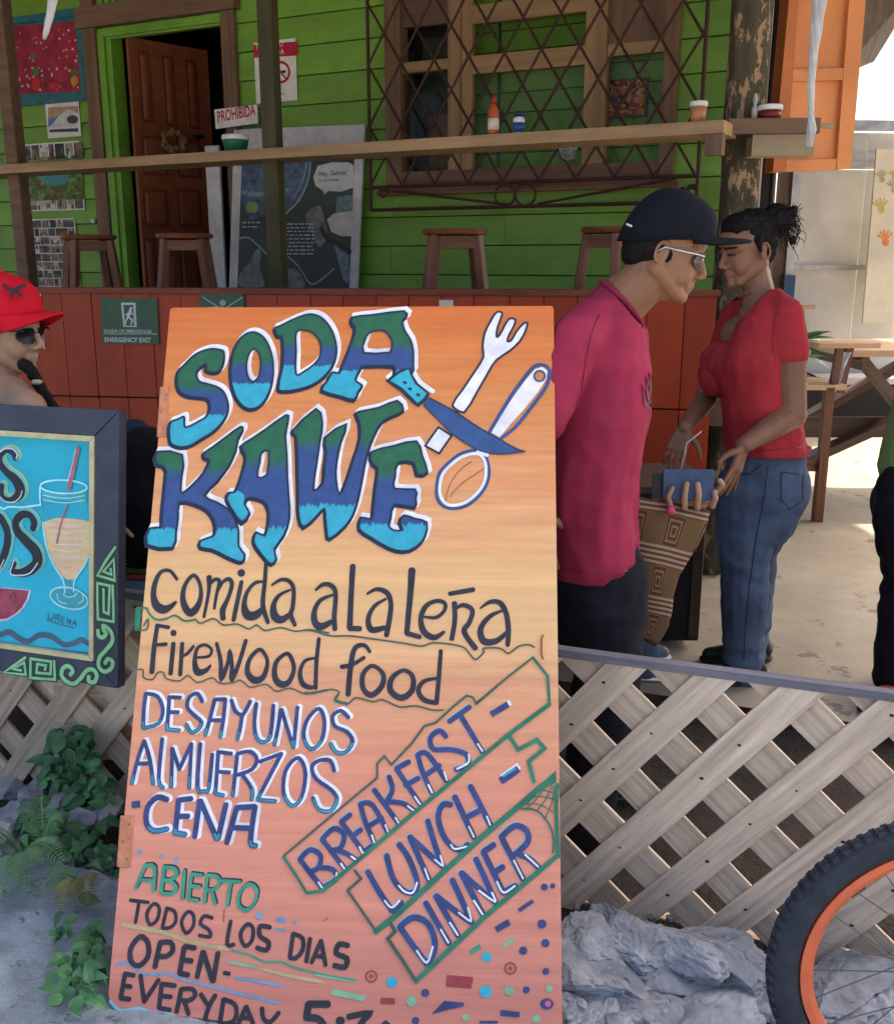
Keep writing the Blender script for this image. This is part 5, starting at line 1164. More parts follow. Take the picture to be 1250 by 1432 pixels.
letter([[(620,430),(780,385),(950,350),(990,450),(1030,575),(955,592),(930,505),(815,505),(795,600),(790,695),(940,700),(945,760),(935,830),(790,810),(765,900),(750,970),(790,1000),(850,995),(830,940),(860,890),(940,915),(1025,940),(1015,1030),(980,1090),(900,1145),(800,1145),(700,1100),(620,1050),(535,990),(550,905),(620,920),(635,850),(650,700),(665,600),(665,540),(635,520)]], 'big2', sub=2)
word()
# comida a la leña
I = lambda pts, w=24, closed=False, k='ink': (P.stroke(k, pts, w, closed=closed, lift=.0004), word())
P.crop(180, 770, 4.464)
for s_ in ([(302,180,20),(260,128,22),(205,132,24),(170,190,30),(155,270,34),(172,340,50),(215,368,54),(260,352,36),(294,322,18)],
    [(503,165,34),(500,260,22),(470,415,20)], [(505,215,16),(540,180,24),(568,195,26),(550,270,20),(535,362,18)], [(550,270,14),(590,195,20),(628,180,28),(645,215,26),(620,300,26),(588,370,36),(590,425,34)],
    [(705,195,26),(685,290,28),(655,435,28)], [(845,195,16),(790,202,22),(740,260,24),(722,340,34),(740,402,56),(790,405,54),(832,370,36)], [(858,75,24),(850,200,26),(838,340,30),(870,450,26)],
    [(895,215,14),(950,183,24),(1000,190,26),(1030,240,26),(1025,350,28),(1012,400,30),(1038,466,26)], [(1010,245,14),(940,280,24),(905,340,34),(912,410,50),(955,432,46),(1005,400,30)]): I(s_)
I([(405,155,24),(355,210,26),(338,290,32),(356,360,44),(390,390,48),(430,350,40),(452,280,26),(442,200,22)], closed=True); P.disc('ink', 703, 140, 24)
P.crop(420, 770, 3.472)
for s_ in ([(75,192,12),(110,165,20),(150,170,24),(172,210,22),(165,320,24),(168,382,24)], [(160,215,12),(100,240,20),(70,290,24),(70,345,32),(100,370,36),(152,345,22)], [(255,75,28),(248,200,26),(240,375,28)], [(240,378,26),(290,380,26)],
    [(325,210,12),(370,188,20),(420,205,26),(440,260,24),(430,350,26),(418,412,26)], [(415,235,12),(360,270,20),(330,330,24),(345,385,30),(410,375,24)], [(542,95,36),(535,200,30),(517,400,26)], [(517,402,26),(580,420,24)],
    [(600,322,12),(660,325,18),(700,290,18),(700,255,20),(660,245,20),(610,270,24),(585,330,26),(600,395,30),(650,423,28),(697,396,16)], [(725,210,22),(840,190,24)], [(748,255,26),(750,340,24),(735,430,24)], [(750,285,14),(790,265,22),(835,290,24),(820,350,24),(795,395,26),(850,475,28)],
    [(875,280,10),(920,250,20),(970,255,26),(1000,310,26),(1010,390,26),(1006,460,22)], [(985,290,12),(920,320,22),(875,380,28),(890,440,34),(950,440,28),(1000,400,20)]): I(s_)
word()
# Firewood food
P.crop(180, 770, 4.464)
for s_ in ([(180,465,26),(160,600,30),(145,760,32)], [(175,467,22),(250,480,24)], [(165,590,20),(235,585,24)], [(280,580,28),(262,770,28)], [(335,580,26),(322,775,28)], [(330,665,14),(370,640,22),(405,598,20)],
    [(430,668,16),(500,660,18),(518,620,18),(480,590,20),(430,610,22),(413,690,28),(430,758,44),(480,750,30),(512,718,16)], [(550,580,22),(575,690,26),(580,800,30),(620,700,24),(632,632,26),(645,720,26),(645,805,30),(690,700,26),(732,562,26)],
    [(1160,672,16),(1100,690,22),(1070,760,26),(1085,830,34),(1130,855,28),(1165,850,20)], [(1188,550,24),(1172,700,26),(1167,860,26)]): I(s_)
P.disc('ink', 280, 515, 20); I([(810,620,26),(755,680,26),(742,760,34),(785,810,44),(840,790,34),(867,700,24),(845,640,24)], closed=True); I([(980,645,24),(920,700,28),(913,790,36),(950,835,44),(1000,820,34),(1032,740,26),(1012,665,26)], closed=True)
P.crop(420, 770, 3.472)
for s_ in ([(338,492,16),(310,460,20),(265,475,24),(245,560,26),(232,700,26)], [(200,565,22),(250,555,20),(310,520,18)], [(665,620,14),(600,635,20),(573,680,24),(600,725,26),(655,740,22)], [(682,487,20),(672,620,22),(661,742,22)]): I(s_)
I([(350,560,20),(305,600,24),(305,670,26),(345,702,28),(395,660,26),(402,600,22)], closed=True); I([(500,582,20),(445,620,26),(438,680,30),(490,716,30),(542,680,28),(545,612,24)], closed=True)
word()
# wavy green lines
P.crop(180, 770, 4.464); gl = lambda pts, w=10, k='dkgreen': P.stroke(k, pts, w, lift=.0008, sub=3)
gl([(60,365),(55,490)], 34, 'green'); gl([(55,495),(115,492),(122,430),(95,470)], 10); gl([(60,362),(112,360),(130,395),(170,430),(230,428),(290,405),(350,440),(420,430)], 12, 'green'); gl([(420,430),(450,455),(530,425),(590,465),(680,460),(750,490),(800,465),(850,500),(950,482),(1040,505),(1130,495),(1250,515)])
gl([(60,745),(90,745),(95,795),(150,805),(185,760),(220,765),(235,800),(320,815),(370,780),(430,825),(520,795),(570,830),(650,825),(700,810),(760,855),(860,835),(920,880),(1010,860),(1110,897),(1250,870)], 9)
P.crop(420, 770, 3.472)
gl([(20,388),(60,390),(150,415),(240,415),(370,432),(500,450),(590,465),(650,448),(780,465),(820,500),(850,530),(890,495),(890,475),(970,475),(1010,500),(1060,465),(1110,458),(1135,470)], 8); gl([(20,690),(60,690),(150,675),(190,690),(170,725),(230,745),(270,715),(350,735),(400,725),(480,760),(560,755),(640,775),(695,775)], 8); gl([(185,700),(170,728),(228,745)], 14, 'green')
P.flush('painted_flourish', KS, board)
# DESAYUNOS / ALMUERZOS / -CENA
KS['dc'] = lettermat('blue_over_cyan_letters', (.05, .085, .26), (.05, .085, .26), (.03, .33, .45), .2, .5, .05)
P.crop(160, 950, 3.571)
def outl(sts, w=19.5, key='blue', hi=(3.2, -1.6), cyan=.24):
    ys = [q[1] for s_ in sts for q in s_[0]]; y1 = max(ys); y0 = min(ys); sc = P.cr[2]
    for s_ in sts:
        P.sh = hi; P.stroke('white', s_[0], w * 1.5, closed=s_[1], lift=.0001, sub=3)
    P.sh = (0, 0)
    for s_ in sts: P.stroke(key, s_[0], w, closed=s_[1], lift=.0009, sub=3)
    yc = y1 - (y1 - y0) * cyan
    for s_ in sts:
        sm = P.smooth([tuple(q[:2]) for q in s_[0]], s_[1], 5) if len(s_[0]) > 2 else [(s_[0][0][0] + (s_[0][1][0] - s_[0][0][0]) * t / 8, s_[0][0][1] + (s_[0][1][1] - s_[0][0][1]) * t / 8) for t in range(9)]
        run = []
        for q in sm + [None]:
            if q is not None and q[1] > yc + 8 * noise.noise(Vector((q[0] * .05, q[1] * .05, 0))): run.append(q)
            else:
                if len(run) > 1: P.stroke('cyn2', run, w * .55, lift=.0016, curve=False)
                run = []
    word()
o_ = lambda *p: (list(p), False); c_ = lambda *p: (list(p), True)
for L_ in ([o_((158,72),(148,160),(145,243)), o_((158,72),(215,85),(243,150),(222,220),(147,245))], [o_((275,88),(270,165),(264,253)), o_((277,90),(330,92)), o_((272,165),(320,165)), o_((266,250),(326,256))], [o_((440,112),(415,72),(375,90),(365,140),(400,180),(436,215),(420,250),(385,266),(360,225))],
    [o_((455,280),(480,190),(502,102)), o_((502,102),(555,100)), o_((555,100),(545,200),(530,290)), o_((482,205),(540,205))], [o_((585,105),(605,160),(640,182)), o_((680,110),(660,150),(640,182)), o_((638,182),(630,240),(615,302))], [o_((710,122),(700,210),(710,290),(745,315),(780,280),(795,130))],
    [o_((832,152),(818,240),(800,330)), o_((835,152),(865,250),(895,342)), o_((915,140),(905,240),(895,342))], [c_((1010,150),(960,210),(946,290),(982,350),(1033,310),(1050,230),(1038,165))], [o_((1170,192),(1130,157),(1090,185),(1102,235),(1160,262),(1190,310),(1160,362),(1110,366),(1080,322))]): outl(L_)
word()
for L_ in ([o_((88,522),(118,400),(150,308)), o_((150,308),(178,400),(195,525)), o_((112,422),(180,420))], [o_((240,298),(222,500),(245,543))], [o_((285,538),(290,345)), o_((290,345),(325,450)), o_((325,450),(385,322)), o_((385,322),(375,545))], [o_((430,322),(417,540),(450,558),(472,545),(490,375))], [o_((520,362),(505,572)), o_((522,364),(585,372)), o_((516,462),(575,466)), o_((506,572),(545,580))],
    [o_((615,372),(592,583)), o_((615,372),(680,362),(712,400),(688,450),(617,478)), o_((640,478),(688,550),(685,603))], [o_((727,412),(835,372)), o_((835,372),(715,600)), o_((715,602),(805,610))], [c_((905,396),(855,460),(846,570),(888,633),(935,590),(955,480),(938,412))], [o_((1098,458),(1078,407),(1022,407),(986,440),(1010,500),(1080,550),(1113,600),(1080,658),(1020,650),(992,592))]): outl(L_)
word()
P.stroke('blue', [(88,627),(130,624)], 32, lift=.0009, round_=False)
for L_ in ([o_((265,602),(215,590),(167,640),(162,720),(200,758),(265,748))], [o_((322,602),(305,772)), o_((324,604),(385,597)), o_((315,685),(370,685)), o_((307,768),(355,776))], [o_((427,607),(402,788)), o_((430,607),(512,798)), o_((558,625),(518,798))], [o_((562,818),(612,642)), o_((612,642),(703,637)), o_((703,637),(680,810),(708,832)), o_((596,742),(690,745))]): outl(L_, 27, cyan=.18)
word()
# BREAKFAST - LUNCH - DINNER
def diag(sts, w, wh=.30):
    for pts in sts: P.stroke('ltcyan', [(q[0] - w * .10, q[1] - w * .10) for q in pts], w * 1.05, lift=.0002); P.stroke('blue', pts, w, lift=.0009); word()
def wsts(sts, w):
    for pts in sts: P.stroke('white', pts, w, lift=.0016, curve=len(pts) > 2); word()
P.crop(380, 960, 3.049)
diag([[(120,737),(168,800),(215,858)], [(122,735),(165,697),(208,722),(200,772),(165,790)], [(200,774),(258,780),(275,820),(215,862)], [(215,652),(310,775)], [(217,650),(265,607),(308,632),(295,688),(255,700)], [(278,697),(320,715),(362,740)], [(297,577),(395,712)], [(297,578),(335,547)], [(342,640),(380,612)], [(392,708),(425,682)],
      [(437,663),(400,580),(378,502)], [(378,502),(430,507),(498,628)], [(405,602),(470,562)], [(437,442),(540,583)], [(500,385),(515,440),(490,492)], [(492,492),(560,500),(605,530)], [(532,352),(633,503)], [(532,350),(585,322)], [(570,422),(625,392)], [(682,453),(645,370),(622,292)], [(622,292),(665,290),(745,403)], [(655,380),(715,337)],
      [(743,215),(715,190),(677,220),(690,268),(760,270),(828,290),(835,335),(785,355)], [(757,150),(843,88)], [(802,120),(898,278)]], 22)
wsts([[(200,835),(220,866)], [(278,795),(272,820),(262,835)], [(295,755),(312,780)], [(340,725),(362,742)], [(375,685),(393,712),(425,688)], [(427,635),(438,665)], [(485,590),(498,625)], [(528,560),(542,583)], [(580,510),(605,530)], [(610,470),(632,502)], [(668,420),(684,453)], [(735,365),(747,400)], [(840,290),(838,325),(790,352)], [(878,245),(898,276)]], 8)
P.stroke('white', [(945,112),(1018,68)], 24, lift=.0003, round_=False); P.stroke('blue', [(935,120),(1008,76)], 26, lift=.0012, round_=False); P.stroke('white', [(980,390),(1055,338)], 28, lift=.0003, round_=False); P.stroke('blue', [(975,405),(1052,352)], 30, lift=.0012, round_=False); P.stroke('cyan', [(985,385),(1040,350)], 8, lift=.0018, round_=False)
word()
P.crop(440, 1100, 3.571)
diag([[(265,425),(325,530),(388,622)], [(388,622),(412,600),(435,580)], [(360,345),(390,455),(440,518),(490,530),(513,480),(470,360),(422,290)], [(570,465),(475,252)], [(475,252),(560,330),(643,403)], [(565,172),(600,290),(638,398)], [(680,92),(640,92),(617,150),(640,240),(688,303),(735,315),(765,290)], [(700,52),(795,253)], [(778,0),(880,198)], [(748,160),(838,112)]], 29)
wsts([[(350,570),(385,605),(425,570)], [(420,495),(450,525),(490,530),(512,480)], [(550,410),(570,465)], [(600,365),(640,395),(628,345)], [(680,290),(700,312),(760,300)], [(770,200),(795,252)], [(860,150),(876,192)]], 9)
word()
diag([[(425,702),(495,800),(560,885)], [(427,700),(490,655),(560,680),(598,760),(595,830),(562,885)], [(555,582),(670,783)], [(605,547),(715,743)], [(607,547),(700,620),(783,680)], [(687,467),(735,570),(783,678)], [(732,432),(840,640)], [(734,432),(820,510),(903,578)], [(805,362),(855,470),(902,576)], [(842,327),(943,533)], [(842,327),(895,292)], [(895,432),(940,402)], [(945,528),(1003,496)], [(932,252),(1040,463)], [(932,252),(1000,197),(1058,222),(1062,280),(1000,340)], [(1020,340),(1070,360),(1120,408)]], 30)
wsts([[(510,820),(560,880),(590,800)], [(630,715),(668,780)], [(675,680),(715,742)], [(720,630),(780,672),(765,605)], [(795,570),(838,638)], [(820,520),(900,575),(885,530)], [(910,475),(943,530),(1000,496)], [(995,370),(1040,460)], [(1050,340),(1115,400)]], 10)
word()
P.crop(380, 960, 3.049); g2 = lambda pts, w=10, k='green', curve=False: P.stroke(k, pts, w, lift=.0022, curve=curve)
g2([(50,725),(250,556),(450,390),(450,330),(480,298),(510,335),(600,240),(650,170),(700,155),(770,90),(830,40),(858,48),(872,75),(960,0)], 9, 'dkgreen'); g2([(50,725),(100,800),(150,882),(220,872)], 12); g2([(215,872),(600,545),(1010,205),(1185,75)], 17)
g2([(1010,208),(1050,270),(1130,228),(1163,265),(1095,320),(1118,408)], 17)
P.crop(420, 770, 3.472); g2([(850,745),(1000,620),(1128,520)], 9, 'dkgreen'); g2([(1128,520),(1200,610),(1208,735)], 14)
P.crop(440, 1100, 3.571); g2([(200,420),(232,460),(165,520),(235,620),(305,722)], 13, 'dkgreen'); g2([(305,725),(400,650),(820,265),(1000,115),(1135,-5)], 27); g2([(378,680),(402,725),(365,760),(440,870),(505,972)], 17, 'dkgreen'); g2([(505,972),(850,650),(1212,345)], 24); g2([(1215,350),(1205,100),(1212,-10)], 20); g2([(1030,112),(1110,122),(1170,190),(1192,260),(1190,330)], 10, 'green', True)
for q in (([(1060,108),(1110,60),(1150,0)]), ([(1110,120),(1150,70),(1185,0)]), ([(1150,160),(1185,80),(1195,0)]), ([(1070,60),(1130,50),(1205,70)]), ([(1100,20),(1150,20),(1205,40)]), ([(1040,90),(1120,90),(1190,130)])): g2(q, 6, 'green', True)
P.fill('green', [(1000,118),(1060,60),(1120,-2),(1205,-80),(1205,-20),(1130,20),(1070,80)], .0019)
P.flush('painted_frame', KS, board)
# ABIERTO TODOS LOS DIAS OPEN- EVERYDAY 5:30
P.crop(140, 1180, 3.472)
def T_(sts, w, k='ink', lift=.0006, sh=None):
    if sh: P.sh = sh
    for s_ in sts: P.stroke(k, s_[0], w, closed=s_[1], lift=lift, sub=3); word()
    P.sh = (0, 0)
ab = [o_((175,215),(220,107)), o_((220,107),(265,115),(260,230)), o_((205,177),(260,180)), o_((312,112),(297,238)), o_((312,115),(360,120),(373,150),(340,178),(303,175)), o_((340,180),(370,210),(350,243),(297,240)), o_((410,132),(400,268)), o_((445,148),(430,268)), o_((446,148),(495,155)), o_((440,205),(485,210)), o_((431,270),(475,278)), o_((522,152),(507,288)), o_((522,155),(568,160),(580,195),(550,225),(517,225)), o_((540,226),(560,293)), o_((592,181),(680,186)), o_((635,186),(617,303)), c_((720,197),(678,240),(672,298),(712,324),(753,280),(760,222))]
T_(ab, 19, 'navy', .0002, (1.6, -1.6)); T_(ab, 17, 'abgreen', .0010); word()
td = [o_((148,275),(235,286)), o_((190,284),(173,383)), c_((260,293),(228,340),(242,393),(278,370),(288,312)), o_((325,312),(303,408)), o_((325,314),(362,330),(368,378),(340,408),(303,410)), c_((425,332),(396,380),(418,435),(453,400),(453,347)), o_((545,362),(505,352),(488,390),(528,418),(535,452),(482,446))]
T_(td, 17); word(); ls = [o_((635,377),(617,488),(650,490)), c_((715,392),(682,440),(703,498),(738,470),(743,412))]; T_(ls, 19); T_([o_((825,407),(778,402),(777,450),(818,480),(808,518),(762,506))], 23); word()
T_([o_((937,440),(922,553)), o_((937,438),(983,460),(983,518),(950,556),(922,555)), o_((1020,462),(1002,573)), o_((1027,578),(1073,472)), o_((1073,472),(1095,590)), o_((1047,545),(1090,550))], 21); T_([o_((1203,495),(1160,490),(1147,533),(1198,558),(1188,600),(1137,592))], 26); word()
T_([c_((195,452),(150,510),(152,573),(190,593),(233,550),(233,482)), o_((292,482),(267,600)), o_((290,482),(343,480),(353,520),(320,548),(277,545)), o_((410,502),(387,628)), o_((412,500),(460,507)), o_((400,565),(445,570)), o_((387,630),(428,638)), o_((500,527),(472,648)), o_((502,527),(547,668)), o_((573,532),(550,668))], 25); P.stroke('ink', [(604,628),(628,632)], 20, lift=.0006); word()
T_([o_((122,632),(102,748)), o_((122,632),(165,640)), o_((112,690),(150,695)), o_((102,750),(145,756)), o_((197,642),(215,768)), o_((215,768),(285,662)), o_((300,682),(287,798)), o_((300,682),(365,690)), o_((293,740),(345,745)), o_((287,800),(340,808)), o_((395,707),(372,818)), o_((395,707),(448,707),(462,738),(430,763),(385,760)), o_((410,766),(430,828)), o_((490,732),(520,780)), o_((560,737),(530,790),(510,853)), o_((600,757),(582,873)), o_((602,757),(653,780),(663,830),(640,868),(585,876)), o_((672,873),(710,792)), o_((710,792),(743,873)), o_((690,845),(730,848)), o_((787,800),(793,848),(825,868),(868,822))], 22); word()
T_([o_((1108,780),(1012,780)), o_((1012,780),(1002,848)), o_((1002,845),(1060,852),(1085,890),(1060,930))], 34)
P.crop(440, 1230, 3.472); P.disc('ink', 125, 688, 22, lift=.0006); P.disc('ink', 120, 745, 20, lift=.0006); T_([o_((165,668),(268,650),(225,700),(262,740),(200,790))], 28); T_([c_((345,700),(315,760),(345,820),(380,760))], 26); word()
# colour marks
def D_(k, x, y, r_): P.disc(k, x, y, r_, lift=.0006); fm_()
fm_ = lambda: P.flush('painted_mark', KS, board)
for x, y, r_ in ((1115,38,17),(1155,32,13),(1103,217,22),(1120,310,20),(1012,347,20),(1122,447,17),(1027,537,17),(537,552,20),(490,687,18)): D_('blue', x, y, r_)
P.disc('blue', 1127, 605, 33, 27, lift=.0006); P.disc('pink', 1132, 604, 15, lift=.0012)
for q, w_ in (([(990,152),(1060,105)], 18), ([(880,245),(945,207)], 30), ([(902,648),(995,658)], 26), ([(800,694),(890,694)], 12)): P.stroke('blue', q, w_, lift=.0006, round_=False); fm_()
P.fill('blue', [(568,655),(630,590),(725,600),(722,617),(650,632)], .0006)
for q, w_, k in (([(755,355),(805,325)], 22, 'abgreen'), ([(915,325),(968,292)], 18, 'ltgreen'), ([(80,545),(160,562),(245,580)], 28, 'ltgreen'), ([(0,460),(100,480),(200,495)], 12, 'ltgreen'), ([(640,480),(768,490)], 28, 'maroon'), ([(638,508),(762,516)], 26, 'maroon'), ([(320,590),(390,593)], 28, 'maroon')): P.stroke(k, q, w_, lift=.0004, round_=False); fm_()
for x, y, r_ in ((835,377,24),(375,500,27),(830,545,30)): D_('cyan', x, y, r_)
for x, y, r_ in ((470,592,24),(945,540,24),(735,672,18),(1075,677,20),(1138,530,17)): D_('ltgreen', x, y, r_)
for x, y, r_ in ((275,472,26),(950,433,26)): P.stroke('maroon', el(x, y, r_, r_), 8, closed=True, lift=.0005); D_('brown', x, y, r_ * .4)
P.crop(140, 1180, 3.472); B2 = lambda k, pts, w_: (P.stroke(k, pts, w_, lift=.0001), fm_())
B2('ltblue', [(80,590),(130,580),(200,625),(260,635),(330,630),(400,660),(560,700),(700,735),(870,775)], 13); B2('ltcyan', [(50,765),(100,810),(200,800),(260,830),(320,825),(380,850),(450,875)], 15); B2('tan', [(110,395),(300,430),(450,480),(620,512)], 20)
B2('abgreen', [(640,520),(720,540),(800,575),(880,575),(950,605),(1100,640),(1240,665)], 10); B2('tan', [(790,610),(930,645),(1080,672)], 16); B2('ltblue', [(660,650),(780,672),(880,692)], 13); B2('ltgreen', [(630,575),(700,590),(760,600)], 14)
for x, y, r_ in ((775,352,17),(190,42,12),(300,62,10),(370,76,12),(945,383,10)): D_('ltblue', x, y, r_)
B2('ltblue', [(862,370),(895,374)], 22); B2('ltblue', [(850,415),(905,420)], 9); B2('brown', [(603,320),(600,380)], 5); B2('brown', [(1090,375),(1105,360)], 6)
P.flush('painted_mark', KS, board)

# ------------------------------------------------------------------ left chalk-style drinks board
def lbframe(yw, lp, O):
    U2 = Vector((math.cos(R(yw)), -math.sin(R(yw)), 0)); H2 = Vector((math.sin(R(yw)), math.cos(R(yw)), 0))
    return Fr(O, U2, Vector((H2.x * math.sin(R(lp)), H2.y * math.sin(R(lp)), math.cos(R(lp)))))
best = None
for yw in [k * .5 for k in range(0, 70)]:
    for lp in [k * .5 for k in range(-10, 90)]:
        f_ = lbframe(yw, lp, at(163, 961, 2.0)); q = [f_.loc(*z_) for z_ in ((167, 574), (164, 962), (0, 569.5), (0, 936))]
        e = (q[0][0] - q[1][0]) ** 2 + (q[0][1] - q[2][1]) ** 2 + (q[1][1] - q[3][1]) ** 2
        if best is None or e < best[0]: best = (e, yw, lp)
_, YW, LP = best
YL = 2.35
LB = lbframe(YW, LP, at(163, 961, YL))
def clear(f_): return max((f_.pix(x_, y_) - FEN.O).dot(back) for x_, y_ in ((167, 574), (164, 962), (-200, 564), (-200, 900))), max((f_.pix(x_, y_) - FEN.O).dot(back) for x_, y_ in ((165, 850), (164, 962), (-200, 790), (-200, 900)))
while clear(LB)[1] > -.06: YL -= .01; LB = lbframe(YW, LP, at(163, 961, YL))
print('LEFT BOARD', best, YL, clear(LB))
lbd = thing('drinks_board', 'framed turquoise drinks board with painted smoothie glass hung on the lattice fence', 'sign', LB.pix(80, 950))
M['slate'] = mat('slate_frame_paint', (.055, .065, .095), .6, c2=(.035, .042, .065), scale=8, bump=.4, bscale=40, c3=(.22, .20, .18), thr=.75)
KL = {'cy': mat('turquoise_panel', (.015, .44, .60), .5, var=.07, scale=6), 'lime': flat('beige_trim', (.56, .50, .27)), 'blk': flat('black_letter', (.018, .022, .035)), 'sh': flat('pale_green_edge', (.16, .50, .44)), 'yg': flat('yellow_green_edge', (.35, .55, .28)), 'wh': flat('lilac_white', (.60, .62, .75)), 'cw': flat('cyan_white', (.36, .80, .86)), 'juice': mat('juice_cream', (.78, .50, .22), .5, c2=(.74, .58, .38), scale=16, stretch=(1, 5, 1)), 'straw': flat('straw_pink', (.42, .14, .16)), 'mel': mat('melon_pink', (.34, .06, .10), .6, var=.2, scale=40), 'seed': flat('melon_seed', (.10, .02, .02)), 'wave': flat('wave_teal', (.05, .14, .18)), 'wave2': flat('wave_purple', (.12, .09, .20)), 'deep': flat('deep_blue', (.02, .14, .30)), 'gly': flat('mint_glyph', (.25, .56, .29)), 'dg': flat('glyph_dark_green', (.02, .07, .03)), 'teal2': flat('glass_teal', (.05, .40, .45))}
TR2, BR2 = LB.loc(167, 574), LB.loc(164, 963); BLx = LB.loc(-330, 900)[0]
fr_top = [(-330, 568), (167, 574), (128, 605), (-330, 601)]
tb = LB.loc(167, 574); bb = LB.loc(164, 963); tv = LB.loc(128, 609)[1]; inr = LB.loc(132, 800)[0]; inb = LB.loc(128, 925)[1]
topv = tb[1]; botv_ = bb[1]; rgt = (tb[0] + bb[0]) / 2; lft = rgt - 1.05
boxfr(LB, lft, rgt - .02, inb - .0, tv + .0, -.028, -.014, 'panel', KL['cy'], lbd)
def framequad(pts, nm, c0=-.030, c1=0.0, m=None): return MB().add([(x, y, z_) for z_ in (c0, c1) for x, y in pts], [(3, 2, 1, 0), (4, 5, 6, 7), (0, 1, 5, 4), (1, 2, 6, 5), (2, 3, 7, 6), (3, 0, 4, 7)]).build(nm, m or M['slate'], lbd, LB.M)
ti = (inr, tv); g = .0012
framequad([(lft, tv + g), (inr - g, tv + g), (rgt - g, topv), (lft, topv)], 'frame_board')
framequad([(inr + g, inb + g), (rgt, botv_ + g), (rgt, topv - g), (inr + g, tv - g)], 'frame_board')
framequad([(lft, botv_), (rgt - g, botv_), (inr - g, inb - g), (lft, inb - g)], 'frame_board')
tw = abs(LB.loc(132, 800)[0] - LB.loc(125, 800)[0])
framequad([(lft, tv - tw), (inr - tw, tv - tw), (inr - .001, tv - .001), (lft, tv - .001)], 'trim', -.014, .003, KL['lime'])
framequad([(inr - tw + g, inb + tw), (inr - .001, inb + .001), (inr - .001, tv - .003), (inr - tw + g, tv - tw - .002)], 'trim', -.014, .003, KL['lime'])
framequad([(lft, inb + .001), (inr - .003, inb + .001), (inr - tw, inb + tw - .002), (lft, inb + tw - .002)], 'trim', -.014, .003, KL['lime'])
Q = Paint(LB.off(-.0135))
Q.crop(0, 570, 6.225)
S_ = lambda k, pts, w_, lift=.0, closed=False: Q.stroke(k, pts, w_, closed=closed, lift=lift)
ss = [(140,440,50),(120,395,44),(60,375,32),(10,420,40),(8,490,50),(60,560,56),(130,620,72),(178,700,86),(165,765,80),(100,805,44),(40,790,40),(18,740,40),(20,680,46)]
for k, sh2, ww in (('yg', (3.2, -2.8), 26), ('wh', (2.2, -1.6), 10)):
    Q.sh = sh2; S_(k, [(x, y, w_ + ww) for x, y, w_ in ss], 0, .0001 if k == 'yg' else .0004)
Q.sh = (2.0, -1.2); S_('sh', [(x, y, w_ + 16) for x, y, w_ in ss], 0, .0007); Q.sh = (0, 0)
S_('blk', ss, 0, .0012); S_('wh', [(0,388),(50,356),(115,360),(155,405),(148,445)], 12, .002); S_('wh', [(0,770),(50,815),(125,822),(180,780),(198,725)], 9, .002)
S_('cw', [(-60,860),(0,865),(40,880),(90,862),(200,866),(360,845)], 15, .002)
ob = [(-60,930,50),(0,950,55),(45,1020,60),(72,1110,60),(60,1220,62),(20,1330,60),(-40,1420,60)]
Q.sh = (3, -2); S_('sh', [(x, y, w_ + 20) for x, y, w_ in ob], 0, .0005); Q.sh = (0, 0); S_('blk', ob, 0, .0012)
s2 = [(290,1055,50),(302,1000,56),(262,935,48),(190,935,60),(140,1000,60),(158,1080,66),(230,1160,76),(312,1250,86),(330,1340,84),(270,1410,80),(180,1440,60),(110,1420,46),(130,1355,44)]
Q.sh = (3.0, -2.4); S_('sh', [(x, y, w_ + 22) for x, y, w_ in s2], 0, .0005); Q.sh = (0, 0); S_('blk', s2, 0, .0012)
Q.flush('painted_lettering', KL, lbd)
Q.crop(0, 740, 5.965); S_('wh', [(122,262),(92,368),(180,385),(260,362),(320,282)], 9, .002); S_('wh', [(0,340),(40,255)], 8, .002)
def tx(pts): Q.stroke('wave', pts, 7, lift=.0006)
for q in ([(405,697),(405,740),(425,752),(445,735),(448,700)], [(462,765),(468,712)], [(468,712),(498,715),(490,738),(468,742)], [(480,742),(498,772)], [(540,735),(515,735),(512,775),(540,780)], [(515,757),(535,757)], [(560,790),(568,745)], [(568,745),(585,795)], [(585,795),(595,750)], [(605,800),(628,760)], [(628,760),(638,812)], [(612,788),(636,790)], [(390,755),(470,785),(620,825)]): tx(q)
Q.flush('painted_lettering', KL, lbd)
# melon, waves
Q.fill('wh', [(-60,478),(262,508),(245,580),(205,655),(150,712),(60,765),(-60,775)], .0004, curve=False); Q.fill('mel', [(-60,484),(246,512),(225,590),(185,655),(130,705),(60,745),(-60,758)], .001)
rr = random.Random(2)
for i in range(14): Q.disc('seed', rr.uniform(5, 200), rr.uniform(510, 680), 5, 7, lift=.0016, n=8)
S_('wave', [(-60,890),(0,880),(80,855),(150,900),(235,935),(330,880),(430,890),(530,960),(620,950),(680,920),(745,958)], 34, .0004); S_('wave2', [(-60,908),(0,898),(80,875),(150,920),(235,950),(330,898),(430,910),(530,975),(620,965),(680,938),(745,975)], 14, .0012)
S_('deep', [(-60,955),(0,958),(300,1000),(600,1035),(748,1050)], 34, .0002)
